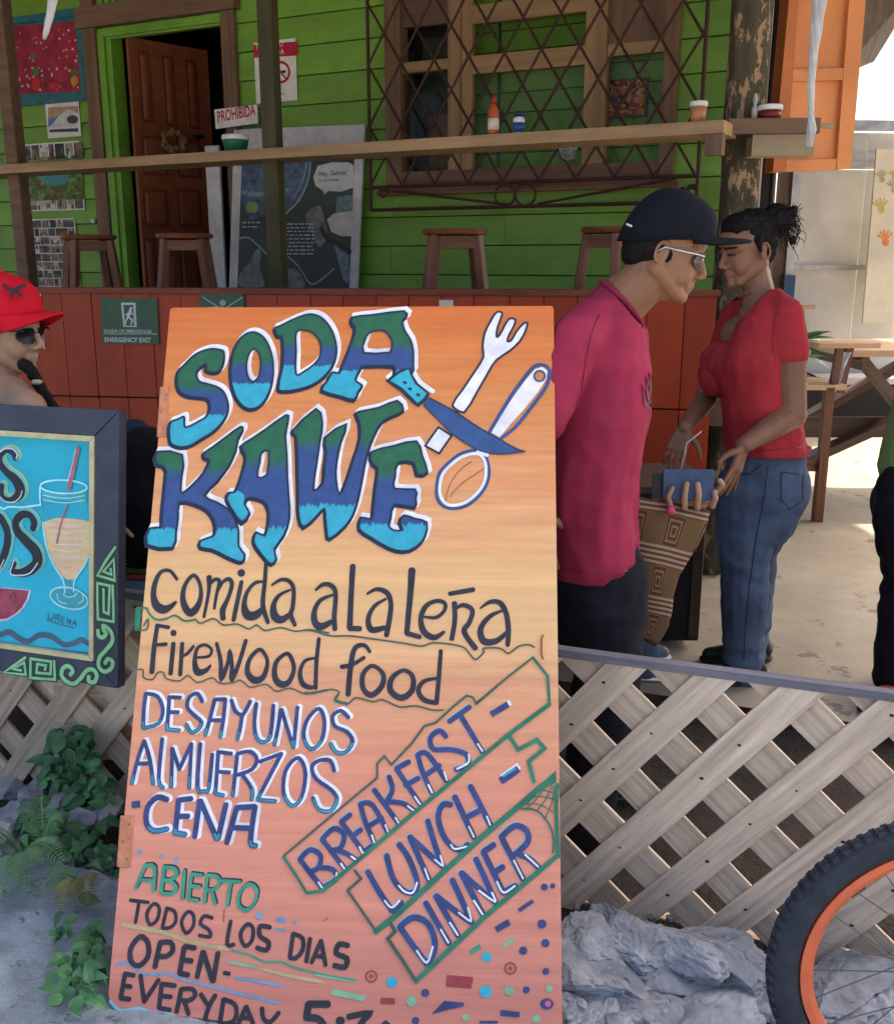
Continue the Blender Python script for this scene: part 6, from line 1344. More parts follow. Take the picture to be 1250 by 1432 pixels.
# glass
body = [(362,118 - 740 * 0)]
G1 = [(362,-30),(372,0),(400,150),(450,290),(520,395),(560,420),(620,420),(660,385),(700,310),(740,230),(758,100),(762,0),(762,-60),(700,-78),(600,-90),(470,-95),(365,-60)]
Q.fill('juice', G1, .0008)
for j in range(16):
    y = -70 + j * 27; xl = 385 + max(0, y) * .26 + 6; xr = 745 - max(0, y - 120) * .25
    if y < 330: Q.stroke('wh' if j % 2 else 'lime', [(xl + rr.uniform(0, 40), y), ((xl + xr) / 2, y + 14), (xr - rr.uniform(10, 70), y + 2)], rr.uniform(3, 6), lift=.0014)
S_('cw', [(362,-60),(368,0),(395,150),(450,292),(525,410),(545,480),(545,530)], 13, .002); S_('cw', [(745,225),(705,310),(650,390),(622,450),(620,520)], 12, .002)
S_('teal2', [(560,440),(585,470),(600,520)], 26, .0012); Q.fill('teal2', [(x, y) for x, y in el(585, 575, 158, 88, .25)], .0006); S_('cw', el(582, 575, 160, 86, .25), 13, .002, True); S_('cw', [(530,540),(570,565),(620,560),(650,530)], 9, .002); S_('cw', [(480,540),(500,600),(560,620)], 8, .002); S_('cw', [(690,540),(700,590),(660,620)], 8, .002)
Q.crop(0, 570, 6.225); Q.fill('teal2', [(365,700),(470,735),(600,750),(760,720),(760,850),(600,805),(470,805),(372,835)], .0006); S_('cw', el(562, 688, 203, 58, .04), 14, .0022, True); S_('cw', [(356,690),(354,780),(362,850)], 15, .0022)
for y in (760, 800): S_('cw', [(380,y),(480,y+20),(600,y+28),(740,y+5)], 7, .0016)
S_('straw', [(688,352),(650,520),(608,705)], 34, .0026); S_('wh', [(670,360),(632,520),(600,640)], 7, .0032); S_('straw', [(590,850),(540,1000),(500,1180)], 14, .0018)
Q.flush('painted_drink', KL, lbd)
# glyphs on the frame
Q = Paint(LB.off(.0004)); Q.crop(0, 740, 5.965)
gs = [([(965,150),(885,265),(815,385),(960,428),(952,250),(865,352),(932,380),(925,330)], False), ([(942,470),(948,620),(950,772),(820,750),(815,600),(815,450),(918,472),(908,708),(868,690),(866,500)], False), ([(455,1100),(460,1255),(255,1240),(258,1080),(430,1105),(425,1208),(308,1198),(315,1125),(385,1138),(378,1175)], False), ([(215,1070),(130,1130),(35,1195),(218,1215),(205,1112),(110,1168),(178,1178)], False)]
for pts, c2 in gs: Q.stroke('dg', pts, 38, lift=0, curve=False); 
for pts, c2 in gs: Q.stroke('gly', pts, 19, lift=.0008, curve=False)
for pts in ([(820,845),(828,890),(862,902),(888,872),(868,840),(868,805),(925,850),(942,930),(890,1005),(835,1070),(828,1145),(875,1188),(932,1160),(942,1105),(905,1082),(880,1118)], [(590,1215),(612,1180),(575,1142),(530,1160),(517,1220),(560,1270),(620,1290),(675,1245),(725,1180),(780,1172),(812,1220),(790,1275),(745,1268),(745,1228)]):
    Q.stroke('dg', pts, 50, lift=.0002, sub=4); Q.stroke('gly', pts, 30, lift=.0010, sub=4)
Q.flush('painted_glyph', KL, lbd)

# ------------------------------------------------------------------ bicycle
def bicycle(label, cx, cy, cz, yaw, first=None):
    RO, RI = .302, .246
    b = thing('bicycle', label, 'bicycle', (cx, cy, GZ), 'bicycles parked by the fence')
    Mx = Matrix.Translation((cx, cy, cz)) @ Matrix.Rotation(yaw, 4, 'Z')
    tyre_m = mat('tyre_rubber', (.030, .036, .048), .8, c2=(.018, .021, .030), scale=30, bump=.5, c3=(.09, .10, .12), thr=.7)
    rim_m = mat('orange_rim_paint', (.66, .135, .055), .35, var=.06, scale=12, bump=.05)
    steel = mat('spoke_steel', (.10, .10, .10), .45, metal=.6, var=.1)
    fm = flat('frame_black_paint', (.02, .02, .025), .35)
    def wheel(off):
        wm = Mx @ Matrix.Translation((off, 0, 0))
        n = 96; vs = []; fs = []; mt = 14; rc = (RO + .250) / 2; rt = RO - rc
        for i in range(n):
            a = 2 * math.pi * i / n
            for k in range(mt):
                t = 2 * math.pi * k / mt; q = rc + rt * math.cos(t) ; y = rt * .92 * math.sin(t)
                vs.append((q * math.cos(a), y, q * math.sin(a)))
        for i in range(n):
            for k in range(mt): fs.append((i * mt + k, ((i + 1) % n) * mt + k, ((i + 1) % n) * mt + (k + 1) % mt, i * mt + (k + 1) % mt))
        ty = link('tyre', mesh(vs, fs), tyre_m, b, wm, True)
        kn = MB()
        for i in range(86):
            a = 2 * math.pi * i / 86
            for row, (t, sz) in enumerate(((0, .0075), (.42, .0060), (-.42, .0060))):
                aa = a + (.5 * 2 * math.pi / 86 if row % 2 else 0); q = rc + (rt + .001) * math.cos(t); y = (rt + .001) * .92 * math.sin(t)
                ca, sa = math.cos(aa), math.sin(aa); rad = Vector((ca * math.cos(t), math.sin(t), sa * math.cos(t))); tan = Vector((-sa, 0, ca)); sd2 = rad.cross(tan); c = Vector((q * ca, y, q * sa)); vv = []
                for zz, f in ((-.002, 1.15), (.0032, .85)):
                    for u_, w_ in ((-1, -1), (1, -1), (1, 1), (-1, 1)): vv.append(c + rad * zz + tan * u_ * sz * f + sd2 * w_ * sz * .75 * f)
                kn.add(vv, [(3, 2, 1, 0), (4, 5, 6, 7), (0, 1, 5, 4), (1, 2, 6, 5), (2, 3, 7, 6), (3, 0, 4, 7)])
        o = kn.build('tread_knobs', tyre_m, ty, wm); o['kind'] = 'stuff'
        rm_ = MB(); prof = [(.2495, -.013), (.2495, .013), (.236, .0125), (.226, .007), (.226, -.007), (.236, -.0125)]; vs = []; fs = []
        for i in range(n):
            a = 2 * math.pi * i / n; vs += [(q * math.cos(a), y, q * math.sin(a)) for q, y in prof]
        for i in range(n):
            for k in range(6): fs.append((i * 6 + k, i * 6 + (k + 1) % 6, ((i + 1) % n) * 6 + (k + 1) % 6, ((i + 1) % n) * 6 + k))
        link('rim', mesh(vs, fs), rim_m, b, wm)
        MB().tube([(0, -.045, 0), (0, -.03, 0), (0, -.029, 0), (0, .029, 0), (0, .03, 0), (0, .045, 0)], [.012, .012, .026, .026, .012, .012], 16).build('hub', fm, b, wm, smooth=True)
        for i in range(24):
            a = 2 * math.pi * i / 24 + .05; s_ = 1 if i % 2 else -1; a2 = a + (.9 if (i // 2) % 2 else -.9)
            MB().tube([(.228 * math.cos(a), 0, .228 * math.sin(a)), (.022 * math.cos(a2), s_ * .027, .022 * math.sin(a2))], .0011, 5).build('spoke', steel, b, wm)
    wheel(0); wheel(.98)
    T = lambda pts, r_, nm: MB().tube(pts, r_, 12).build(nm, fm, b, Mx, smooth=True)
    for s_ in (-.06, .06): T([(0, s_, 0), (.10, s_, .30), (.14, s_ * .9, .37)], .014, 'fork_blade')
    T([(.14, -.06, .37), (.14, .06, .37)], .018, 'fork_crown'); T([(.14, 0, .37), (.20, 0, .56)], .020, 'head_tube'); T([(.17, 0, .44), (.52, 0, .02)], .020, 'down_tube'); T([(.20, 0, .52), (.64, 0, .40)], .017, 'top_tube'); T([(.52, 0, .02), (.66, 0, .50)], .016, 'seat_tube')
    for s_ in (-.05, .05): T([(.52, s_ * .6, .02), (.98, s_, 0)], .010, 'chain_stay'); T([(.63, s_ * .4, .38), (.98, s_, 0)], .009, 'seat_stay')
    T([(.20, 0, .56), (.17, 0, .62), (.17, -.28, .66)], .013, 'handlebar'); T([(.17, 0, .62), (.17, .28, .66)], .013, 'handlebar')
    MB().ell((.68, 0, .56), (.13, .06, .03)).build('saddle', M['black'], b, Mx, smooth=True); T([(.50, -.06, -.12), (.52, 0, .02), (.54, .06, .16)], .01, 'crank')
    MB().tube([(.52, -.055, .02), (.52, -.05, .02)], .09, 24).build('chainring', steel, b, Mx)
    return b
r_ = ray(1320, 1358); tB = 1.757; cB = CAM + r_ * tB
bicycle('bicycle with knobbly black tyres and orange rims parked before the lattice', cB.x, cB.y, cB.z, R(-4))

# ------------------------------------------------------------------ people
def cap_(bm, p0, p1, r0, r1, n=14, sq=None):
    """tapered capsule; sq=(axis, factor) flattens it along a direction"""
    p0, p1 = Vector(p0), Vector(p1); d = p1 - p0; L = d.length
    if L < 1e-6: d = Vector((0, 0, 1))
    d.normalize(); u = d.orthogonal().normalized()
    if sq: 
        ax = Vector(sq[0]); ax = ax - d * ax.dot(d)
        if ax.length > 1e-3: u = ax.normalized()
    q = d.cross(u); f = sq[1] if sq else 1; vs = []; rings = []
    for (c, r_, ths) in ((p0, r0, [-90, -65, -35, -10]), (p1, r1, [10, 35, 65, 90])):
        for th in ths:
            th = R(th); rr_ = r_ * math.cos(th); rings.append((c + d * r_ * math.sin(th), max(rr_, 1e-4)))
    for c, r_ in rings: vs += [c + u * math.cos(2 * math.pi * k / n) * r_ * f + q * math.sin(2 * math.pi * k / n) * r_ for k in range(n)]
    fs = [(i * n + k, i * n + (k + 1) % n, (i + 1) * n + (k + 1) % n, (i + 1) * n + k) for i in range(len(rings) - 1) for k in range(n)]
    fs += [tuple(range(n - 1, -1, -1)), tuple((len(rings) - 1) * n + k for k in range(n))]
    bm.add(vs, fs)
def chain(bm, pts, sq=None):
    for a, b in zip(pts[:-1], pts[1:]): cap_(bm, a[0], b[0], a[1], b[1], sq=sq)
def grow(mb, name, m, parent, voxel=.006, smooth=4, disp=None):
    """merge overlapping volumes into one continuous skin"""
    me = mesh(mb.v, mb.f); o = bpy.data.objects.new('tmp', me); col.objects.link(o)
    rm_ = o.modifiers.new('r', 'REMESH'); rm_.mode = 'VOXEL'; rm_.voxel_size = voxel
    if smooth: sm = o.modifiers.new('s', 'SMOOTH'); sm.iterations = smooth; sm.factor = .5
    dg = bpy.context.evaluated_depsgraph_get(); dg.update(); me2 = bpy.data.meshes.new_from_object(o.evaluated_get(dg)); bpy.data.objects.remove(o)
    me2.materials.clear()
    if disp:
        nr = [v.normal.copy() for v in me2.vertices]
        for v, n_ in zip(me2.vertices, nr):
            r_ = disp(v.co, n_)
            if isinstance(r_, Vector): v.co = r_
            else: v.co += n_ * r_
    me2.update()
    return link(name, me2, m, parent, None, True)
class Head:
    def __init__(s, c, fwd, up=(0, 0, 1), k=1.0):
        s.c = Vector(c); s.f = Vector(fwd).normalized(); s.s = Vector(up).cross(s.f).normalized(); s.u = s.f.cross(s.s); s.k = k
        s.M = Matrix(((s.f.x, s.s.x, s.u.x, s.c.x), (s.f.y, s.s.y, s.u.y, s.c.y), (s.f.z, s.s.z, s.u.z, s.c.z), (0, 0, 0, 1)))
        s.R3 = s.M.to_3x3().to_4x4()
    def P(s, x, y, z): return s.c + (s.f * x + s.s * y + s.u * z) * s.k
    def ell(s, mb, c, r): mb.ell(s.P(*c), tuple(q * s.k for q in r), s.R3, 24, 16)
    def cap(s, mb, a, b, r0, r1): cap_(mb, s.P(*a), s.P(*b), r0 * s.k, r1 * s.k)
    def skin(s, mb, neck_base, female=False):
        E, K = s.ell, s.cap
        E(mb, (-.012, 0, .035), (.096, .074, .088)); E(mb, (.029, 0, -.012), (.062, .061, .086)); E(mb, (.018, 0, -.055), (.060, .054, .048)); K(mb, (.045, 0, -.082), (.0, 0, -.085), .030, .045)
        for y in (-1, 1):
            K(mb, (-.012, .050 * y, -.045), (.058, .018 * y, -.089), .028, .020); E(mb, (.050, .033 * y, -.032), (.034, .024, .042))
            K(mb, (.079, .014 * y, .020), (.058, .046 * y, .018), .013, .014)
            E(mb, (.097, .0105 * y, -.036), (.011, .009, .008)); K(mb, (.092, 0, -.0585), (.078, .020 * y, -.062), .0068, .004); K(mb, (.089, 0, -.0695), (.077, .017 * y, -.068), .0075, .004)
            # ear
            for j in range(9):
                a = R(-60 + j * 34); a2 = R(-60 + (j + 1) * 34)
                K(mb, (-.012 + .015 * math.cos(a) - .004, (.074 + .008 * abs(math.sin(a / 2))) * y, -.006 + .027 * math.sin(a)), (-.012 + .015 * math.cos(a2) - .004, (.074 + .008 * abs(math.sin(a2 / 2))) * y, -.006 + .027 * math.sin(a2)), .0042, .0042)
            E(mb, (-.012, .071 * y, -.008), (.014, .006, .024)); E(mb, (-.010, .074 * y, -.031), (.008, .006, .009))
        K(mb, (.086, 0, .014), (.108, 0, -.026), .0075, .0105); K(mb, (.108, 0, -.026), (.109, 0, -.030), .0105, .0095)
        E(mb, (.074, 0, -.095), (.018, .020, .017)); K(mb, (.082, 0, -.048), (.078, 0, -.082), .014, .013); E(mb, (.070, 0, .045), (.025, .045, .035))
        r_ = (.050 if female else .064)
        nb = Vector(neck_base); K2 = [(s.P(-.020, 0, -.03), r_ * s.k), (s.P(-.022, 0, -.07), r_ * .97 * s.k), (nb, r_ * 1.12 * s.k)]
        chain(mb, K2)
def hand(mb, w, d, palm_n, k=1.0, curls=(.25, .2, .25, .35), thumb=.9, spread=1.0, thumb_side=1):
    """palm and five fingers; w wrist, d pointing direction, palm_n out of the palm"""
    w = Vector(w); d = Vector(d).normalized(); n = Vector(palm_n); n = (n - d * n.dot(d)).normalized(); s_ = d.cross(n) * thumb_side
    for j, t in enumerate((-.030, -.010, .010, .028)):
        cap_(mb, w + (d * .008 + s_ * t * .55) * k, w + (d * .088 + s_ * t) * k, .014 * k, .0125 * k)
    L = ((.044, .026, .021), (.049, .030, .023), (.045, .028, .022), (.035, .021, .019))
    for j, t in enumerate((.030, .010, -.010, -.029)):
        p = w + (d * .086 + s_ * t) * k; a = 0; dd = (d + s_ * t * 5 * spread).normalized(); r_ = (.0095, .0098, .0093, .0082)[j]
        for q in range(3):
            a += curls[j] * (1.0 if q else .6); v = dd * math.cos(a) + n * math.sin(a); p2 = p + v * L[j][q] * k
            cap_(mb, p, p2, r_ * (1 - .07 * q) * k, r_ * (.95 - .08 * q) * k, n=10); p = p2
    p = w + (d * .022 + s_ * .026) * k; v = (d * .55 + s_ * thumb + n * .35).normalized()
    cap_(mb, p - s_ * .01 * k, p + v * .042 * k, .0155 * k, .012 * k); p2 = p + v * .042 * k; v2 = (v + d * .5 + n * .15).normalized(); cap_(mb, p2, p2 + v2 * .030 * k, .0115 * k, .0105 * k, n=10); cap_(mb, p2 + v2 * .030 * k, p2 + (v2 + d * .2).normalized() * .052 * k, .0105 * k, .0085 * k, n=10)
def skinmat(n_, c, c2, rough=.5):
    m = mat(n_, c, rough, c2=c2, scale=9, bump=.25, bscale=260, dist=.0008)
    b = m.node_tree.nodes['Principled BSDF']; b.inputs['Subsurface Weight'].default_value = .12; b.inputs['Subsurface Radius'].default_value = (.012, .005, .003); b.inputs['Subsurface Scale'].default_value = .5
    return m
SK1 = skinmat('olive_skin', (.30, .145, .075), (.24, .108, .055)); SK2 = skinmat('brown_skin', (.25, .118, .064), (.19, .088, .048)); SK3 = skinmat('light_olive_skin', (.40, .25, .16), (.33, .20, .12))
def clothmat(n_, c, c2, sc=6, rough=.9, weave=900):
    return mat(n_, c, rough, c2=c2, scale=sc, bump=.35, bscale=weave, dist=.0012, spec=.15)
HAIR = mat('black_hair', (.010, .008, .007), .6, spec=.15, c2=(.004, .0035, .003), scale=30, stretch=(1, 1, .15), bump=.8, bscale=200)
def folds(amp, freq, seed, dirv=(0, 0, 1), low=None):
    dv = Vector(dirv).normalized()
    def f(co, n_):
        q = co * freq + Vector((seed, 0, 0)); q -= dv * q.dot(dv) * .6
        w_ = noise.noise(co * 3 + Vector((seed, 3, 1)))
        return amp * (1 - abs(noise.noise(q + Vector((w_, w_, w_)) * 1.2)) * 2.2) * (.5 + .7 * max(0, noise.noise(co * 4 - Vector((seed, 0, 0))) + .4)) + amp * .3 * noise.noise(co * 22)
    return lambda c, n_: f(c, n_) + amp * .35 * (1 - abs(noise.noise(c * freq * 2.3 + Vector((0, seed, 0)))) * 2.4)
def capmesh(H, parent, m, crown=(.108, .088, .108), zc=.030, brim=.075, brimw=.075, tilt=-.14, c0=(-.010, 0), lift=.0, droop=.036, slope=.16, bz=.002):
    mb = MB(); n = 36; mrow = 12; vs = []; fs = []
    base = .012
    for i in range(mrow + 1):
        th = math.pi / 2 * (1 - i / mrow)
        for k in range(n):
            ph = 2 * math.pi * k / n; ct = math.cos(th) if i else 0
            x = crown[0] * ct ** .9 * math.cos(ph); y = crown[1] * ct ** .9 * math.sin(ph); z = crown[2] * math.sin(th) if i < mrow else 0
            s6 = (k / n * 6) % 1; sm = 1 - .014 * max(0, 1 - min(s6, 1 - s6) * 9)
            if x > 0: z += .012 * math.sin(math.pi * min(1, z / crown[2])) * x / crown[0]
            rim = -.022 + slope * x
            zz = zc + (z if i < mrow else 0) ; f_ = i / mrow
            zz = zz + rim * f_ ** 1.5
            vs.append(H.P(c0[0] + x * sm, y * sm, zz + .0015 * noise.noise(Vector((x * 30, y * 30, z * 30)))))
    for i in range(mrow):
        for k in range(n): fs.append((i * n + k, (i + 1) * n + k, (i + 1) * n + (k + 1) % n, i * n + (k + 1) % n))
    me = mesh(vs, fs); o = link('cap_crown', me, m, parent, None, True); md = o.modifiers.new('t', 'SOLIDIFY'); md.thickness = .003; md.offset = -1
    # brim
    vs = []; fs = []; a, b = 8, 16
    for i in range(a + 1):
        for k in range(b + 1):
            ph = R(-68 + 136 * k / b); t = i / a; rx = crown[0] * .97 + brim * t * max(0, math.cos(ph)) ** .6; ry = crown[1] * .97 + .012 * t
            x = c0[0] + rx * math.cos(ph) * (1 if True else 0); y = ry * math.sin(ph) * (1 - .10 * t)
            vs.append(H.P(x, y, zc + bz + lift * t - (abs(y) / .08) ** 2 * droop * (.12 + .88 * t) - .012 * t * t))
    for i in range(a):
        for k in range(b): q = i * (b + 1) + k; fs.append((q, q + b + 1, q + b + 2, q + 1))
    ob = link('cap_brim', mesh(vs, fs), m, parent, None, True); md = ob.modifiers.new('t', 'SOLIDIFY'); md.thickness = .007
    MB().ell(H.P(c0[0], 0, zc + crown[2] + .001), (.008, .008, .005)).build('cap_button', m, o, smooth=True)
    return o
def glasses(H, parent, lm_, fm_, z=.004, x=.092):
    for y in (-1, 1):
        g_ = MB(); n = 20; vs = []
        for c_ in (0, .003):
            for k in range(n):
                a = 2 * math.pi * k / n; vs.append(H.P(x + c_ - .012 * abs(math.cos(a) * .6 + y * 0) - .020 * (1 if math.cos(a) * 1 > 0 else 0) * abs(math.cos(a)), y * (.032 + .028 * math.cos(a)), z + .022 * math.sin(a)))
        vs += [sum(vs[:n], Vector()) / n + H.f * .002, sum(vs[n:2 * n], Vector()) / n + H.f * .003]
        g_.add(vs, [((k + 1) % n, k, 2 * n) for k in range(n)] + [(n + k, n + (k + 1) % n, 2 * n + 1) for k in range(n)] + [(k, k + n, (k + 1) % n + n, (k + 1) % n) for k in range(n)])
        g_.build('lens', lm_, parent, smooth=False)
        MB().tube([H.P(x - .004, y * .056, z + .014), H.P(x - .016, y * .072, z + .014), H.P(.03, y * .081, z + .010), H.P(-.012, y * .081, z + .008), H.P(-.03, y * .079, z - .01)], .0026, 8).build('glasses_arm', fm_, parent, smooth=True)
    MB().tube([H.P(x, -.008, z + .008), H.P(x + .004, 0, z + .010), H.P(x, .008, z + .008)], .002, 8).build('glasses_bridge', fm_, parent, smooth=True)
LENS = flat('dark_lens', (.006, .006, .008), .3, spec=.4, bump=0); SILV = flat('silver_frame', (.55, .55, .55), .25, metal=.9)
def legs(mb, hips, knees, ankles, rh, rk_, ra, sq=None):
    for h, k, a in zip(hips, knees, ankles): chain(mb, [(h, rh), (Vector(h).lerp(Vector(k), .5), (rh * .55 + rk_ * .5)), (k, rk_), (Vector(k).lerp(Vector(a), .35), rk_ * .98), (a, ra)])
def shoe(name, heel, toe, m, parent, w=.045, sole=None):
    heel, toe = Vector(heel), Vector(toe); mb = MB(); d = (toe - heel).normalized()
    cap_(mb, heel + Vector((0, 0, .045)), heel + d * .10 + Vector((0, 0, .045)), .042, .042); cap_(mb, heel + d * .08 + Vector((0, 0, .035)), toe - d * .035 + Vector((0, 0, .028)), .042, .030); cap_(mb, heel + Vector((0, 0, .07)) + d * .01, heel + Vector((0, 0, .10)) + d * .02, .040, .042)
    def fl(co, n_): return Vector((co.x, co.y, max(co.z, heel.z + .012)))
    o = grow(mb, name, m, parent, .006, 3, fl)
    s2 = MB(); cap_(s2, heel + Vector((0, 0, .012)), heel + d * .10 + Vector((0, 0, .012)), .046, .044, sq=((0, 0, 1), .3)); cap_(s2, heel + d * .1 + Vector((0, 0, .012)), toe - d * .03 + Vector((0, 0, .012)), .046, .036, sq=((0, 0, 1), .3))
    grow(s2, 'shoe_sole', sole or M['black'], o, .005, 2); return o

# ---- man with black cap
YM = 2.62
hc = at(930, 352, YM - .02); fw_m = Vector((1, -.10, -.30))
man = thing('person', 'man in a black cap, sunglasses and raspberry T shirt bending towards the woman', 'person', (at(840, 700, YM).x, YM, -.08))
Hm = Head(hc, fw_m, k=1.0)
nb = at(862, 428, YM); mb = MB(); Hm.skin(mb, nb)
pel = at(832, 830, YM); chest = at(838, 560, YM)
cap_(mb, nb - Vector((0, 0, .02)), chest, .065, .10); cap_(mb, chest, pel, .09, .085)
shN = at(806, 478, YM - .17); shF = at(850, 462, YM + .19)
elN = at(748, 600, YM - .22); wrN = at(742, 715, YM - .18); elF = at(845, 640, YM + .20); wrF = at(838, 715, YM + .22)
chain(mb, [(nb - Vector((0, 0, .03)), .045), (shN, .045), (elN, .040), (wrN, .027)]); chain(mb, [(nb - Vector((0, 0, .03)), .045), (shF, .045), (elF, .040), (wrF, .027)])
hand(mb, wrN, (.2, 0, -1), (0, 1, 0)); hand(mb, wrF, (-.25, .1, -.9), (0, -1, 0))
gz = -.08
hipsM = [Vector((pel.x, YM - .09, pel.z - .02)), Vector((pel.x + .01, YM + .09, pel.z - .02))]; kn_ = [Vector((pel.x + .03, YM - .10, gz + .48)), Vector((pel.x + .05, YM + .11, gz + .48))]; an_ = [Vector((pel.x - .02, YM - .11, gz + .09)), Vector((pel.x + .02, YM + .12, gz + .09))]
legs(mb, hipsM, kn_, an_, .085, .055, .04)
grow(mb, 'body', SK1, man, .0036, 5)
# shirt
TS = clothmat('raspberry_jersey', (.34, .030, .070), (.26, .022, .052), 3)
mb = MB()
S = lambda px, py, dy, r_: (at(px, py, YM + dy), r_)
for dy in (-.085, 0, .085):
    k = 1 if dy == 0 else .94
    chain(mb, [S(858, 470, dy, .085 * k), S(845, 520, dy, .120 * k), S(838, 580, dy, .130 * k), S(830, 650, dy, .122 * k), S(826, 720, dy, .118 * k), S(828, 775, dy, .122 * k)])
nbs = nb - Vector((0, 0, .012)); chain(mb, [(nbs, .078), (at(852, 470, YM), .095)]); chain(mb, [(nbs, .074), (shN.lerp(nbs, .45), .066), (shN, .062)]); chain(mb, [(nbs, .074), (shF.lerp(nbs, .45), .064), (shF, .056)])
chain(mb, [(at(852, 455, YM - .04), .060), (shN, .060), (shN.lerp(elN, .45), .062), (shN.lerp(elN, .84), .068)]); chain(mb, [(at(862, 455, YM + .04), .060), (shF, .056), (shF.lerp(elF, .45), .055), (shF.lerp(elF, .7), .056)])
hemz = at(838, 808, YM - .12).z; fo = folds(.009, 6, 2.0)
nkc = at(880, 430, YM)
def shirtdisp(co, n_):
    c = co + n_ * fo(co, n_)
    if c.z < hemz + .02: c = Vector((c.x, c.y, max(c.z, hemz + .006 * noise.noise(c * 9))))
    return c
msh = grow(mb, 'shirt', TS, man, .007, 9, shirtdisp)
nax = (Hm.P(-.02, 0, -.07) - nb).normalized()
def cutabove(o, c, ax, th=.003, extra=None):
    bm = bmesh.new(); bm.from_mesh(o.data)
    kill = [f for f in bm.faces if (lambda q: (q - c).dot(ax) > 0 and (q - c).length < .16)(f.calc_center_median()) or (extra and extra(f.calc_center_median()))]
    bmesh.ops.delete(bm, geom=kill, context='FACES'); bm.to_mesh(o.data); bm.free(); md = o.modifiers.new('t', 'SOLIDIFY'); md.thickness = th; md.offset = -1
cutabove(msh, nb + nax * .020, nax)
# collar band
mb = MB(); ctr = nb + nax * .016; u = Vector((0, 1, 0)); q = nax.cross(u).normalized(); mb.tube([ctr + u * math.cos(a) * .0715 + q * math.sin(a) * .0715 for a in [2 * math.pi * k / 32 for k in range(33)]], .0075, 8, cap=False); mb.build('collar', TS, man, smooth=True)
# leaf print on chest
def decal(px, py, Y, pts, m, name, parent, off=0): pass
# hem seam and side seam
DN = clothmat('black_denim', (.011, .012, .018), (.007, .008, .012), 8)
mb = MB(); 
for dy in (-.06, .06): cap_(mb, pel + Vector((0, dy, .08)), pel + Vector((0, dy, -.03)), .125, .13)
legs(mb, hipsM, kn_, [a - Vector((0, 0, .05)) for a in an_], .105, .082, .068)
grow(mb, 'trousers', DN, man, .008, 4, folds(.010, 6, 5.0))
for a in an_: shoe('shoe', Vector((a.x - .05, a.y, gz)), Vector((a.x + .20, a.y - .01, gz)), M['black'], man)
# hair, cap, glasses
mb = MB(); Hm.ell(mb, (-.030, 0, .010), (.083, .0775, .072)); Hm.ell(mb, (-.052, 0, -.022), (.055, .058, .045))
grow(mb, 'hair', HAIR, man, .005, 3, lambda c, n_: .002 * noise.noise(c * 120))
BLK = clothmat('black_cap_cloth', (.009, .010, .015), (.006, .007, .010), 6)
capmesh(Hm, man, BLK, crown=(.116, .090, .106), zc=.048, brim=.092, lift=.034, droop=.050, slope=.30, bz=.018)
glasses(Hm, man, LENS, SILV, z=.000)
MB().tube([Hm.P(-.115, -.03, .035), Hm.P(-.105, -.052, .033)], .003, 6).build('cap_strap_mark', M['paper'], man)

# ---- woman in coral shirt
YF = 3.5
woman = thing('person', 'woman with a dark hair bun, coral V neck shirt and blue jeans looking down', 'person', (at(1040, 935, YF).x, YF, 0))
Hw = Head(at(1044, 350, YF), Vector((-.93, -.36, -.22)), k=1.0)
nbw = at(1062, 415, YF); mb = MB(); Hw.skin(mb, nbw, True)
W = lambda px, py, dy=0: at(px, py, YF + dy)
ribs = W(1058, 500); hipc = W(1068, 668)
cap_(mb, nbw, ribs, .055, .095); cap_(mb, ribs, hipc, .095, .12); fwb = Vector((-.93, -.36, 0)).normalized(); sdb = Vector((-.36, .93, 0)).normalized()
cap_(mb, W(1068, 440, -.05), W(1068, 440, .05), .050, .050); cap_(mb, W(1048, 470) + sdb * .05, W(1048, 470) - sdb * .05, .070, .070)
for s_ in (-1, 1): cap_(mb, W(1050, 462) + sdb * .03 * s_, W(1036, 520) + fwb * .022 + sdb * .055 * s_, .060, .070)
sN = W(1098, 442, -.13); sF = W(1030, 446, .17); eN = W(1107, 580, -.16); wN = W(1040, 622, -.30); eF = W(985, 560, .12); wF = W(958, 598, -.08)
chain(mb, [(nbw - Vector((0, 0, .02)), .045), (sN, .046), (sN.lerp(eN, .5), .060), (eN, .050), (eN.lerp(wN, .35), .046), (wN, .028)]); chain(mb, [(nbw - Vector((0, 0, .02)), .045), (sF, .044), (eF, .042), (wF, .026)])
hand(mb, wN, Vector((-.28, -.12, -.95)), (-.75, .62, 0), .95, (.10, .14, .10, .06), .95, 2.4, -1)
hand(mb, wF, Vector((-.35, -.3, -.85)), (.5, .85, 0), .93, (.2, .3, .35, .4), .8, 1.0)
gw = 0
hW = [W(1048, 690, -.07), W(1082, 690, .08)]; kW = [Vector((W(1040, 800, -.07).x, YF - .08, .46)), Vector((W(1055, 800, .06).x, YF + .09, .47))]; aW = [Vector((W(1036, 915, -.05).x, YF - .08, .08)), Vector((W(1052, 905, .08).x, YF + .12, .08))]
legs(mb, hW, kW, aW, .10, .055, .038); grow(mb, 'body', SK2, woman, .0036, 4)
CO = clothmat('coral_jersey', (.42, .035, .042), (.33, .026, .030), 3)
mb = MB()
for dy, k in ((-.085, .93), (0, 1), (.085, .93)):
    chain(mb, [(W(1068, 448, dy), .080 * k), (W(1056, 510, dy), .122 * k), (W(1060, 560, dy), .122 * k), (W(1068, 610, dy), .136 * k), (W(1072, 645, dy), .145 * k)])
chain(mb, [(nbw, .066), (W(1066, 458, 0), .080)]); chain(mb, [(nbw, .062), (sN.lerp(nbw, .45), .060), (sN, .058)]); chain(mb, [(nbw, .062), (sF.lerp(nbw, .45), .058), (sF, .052)])
fwb = Vector((-.93, -.36, 0)).normalized(); sdb = Vector((-.36, .93, 0)).normalized()
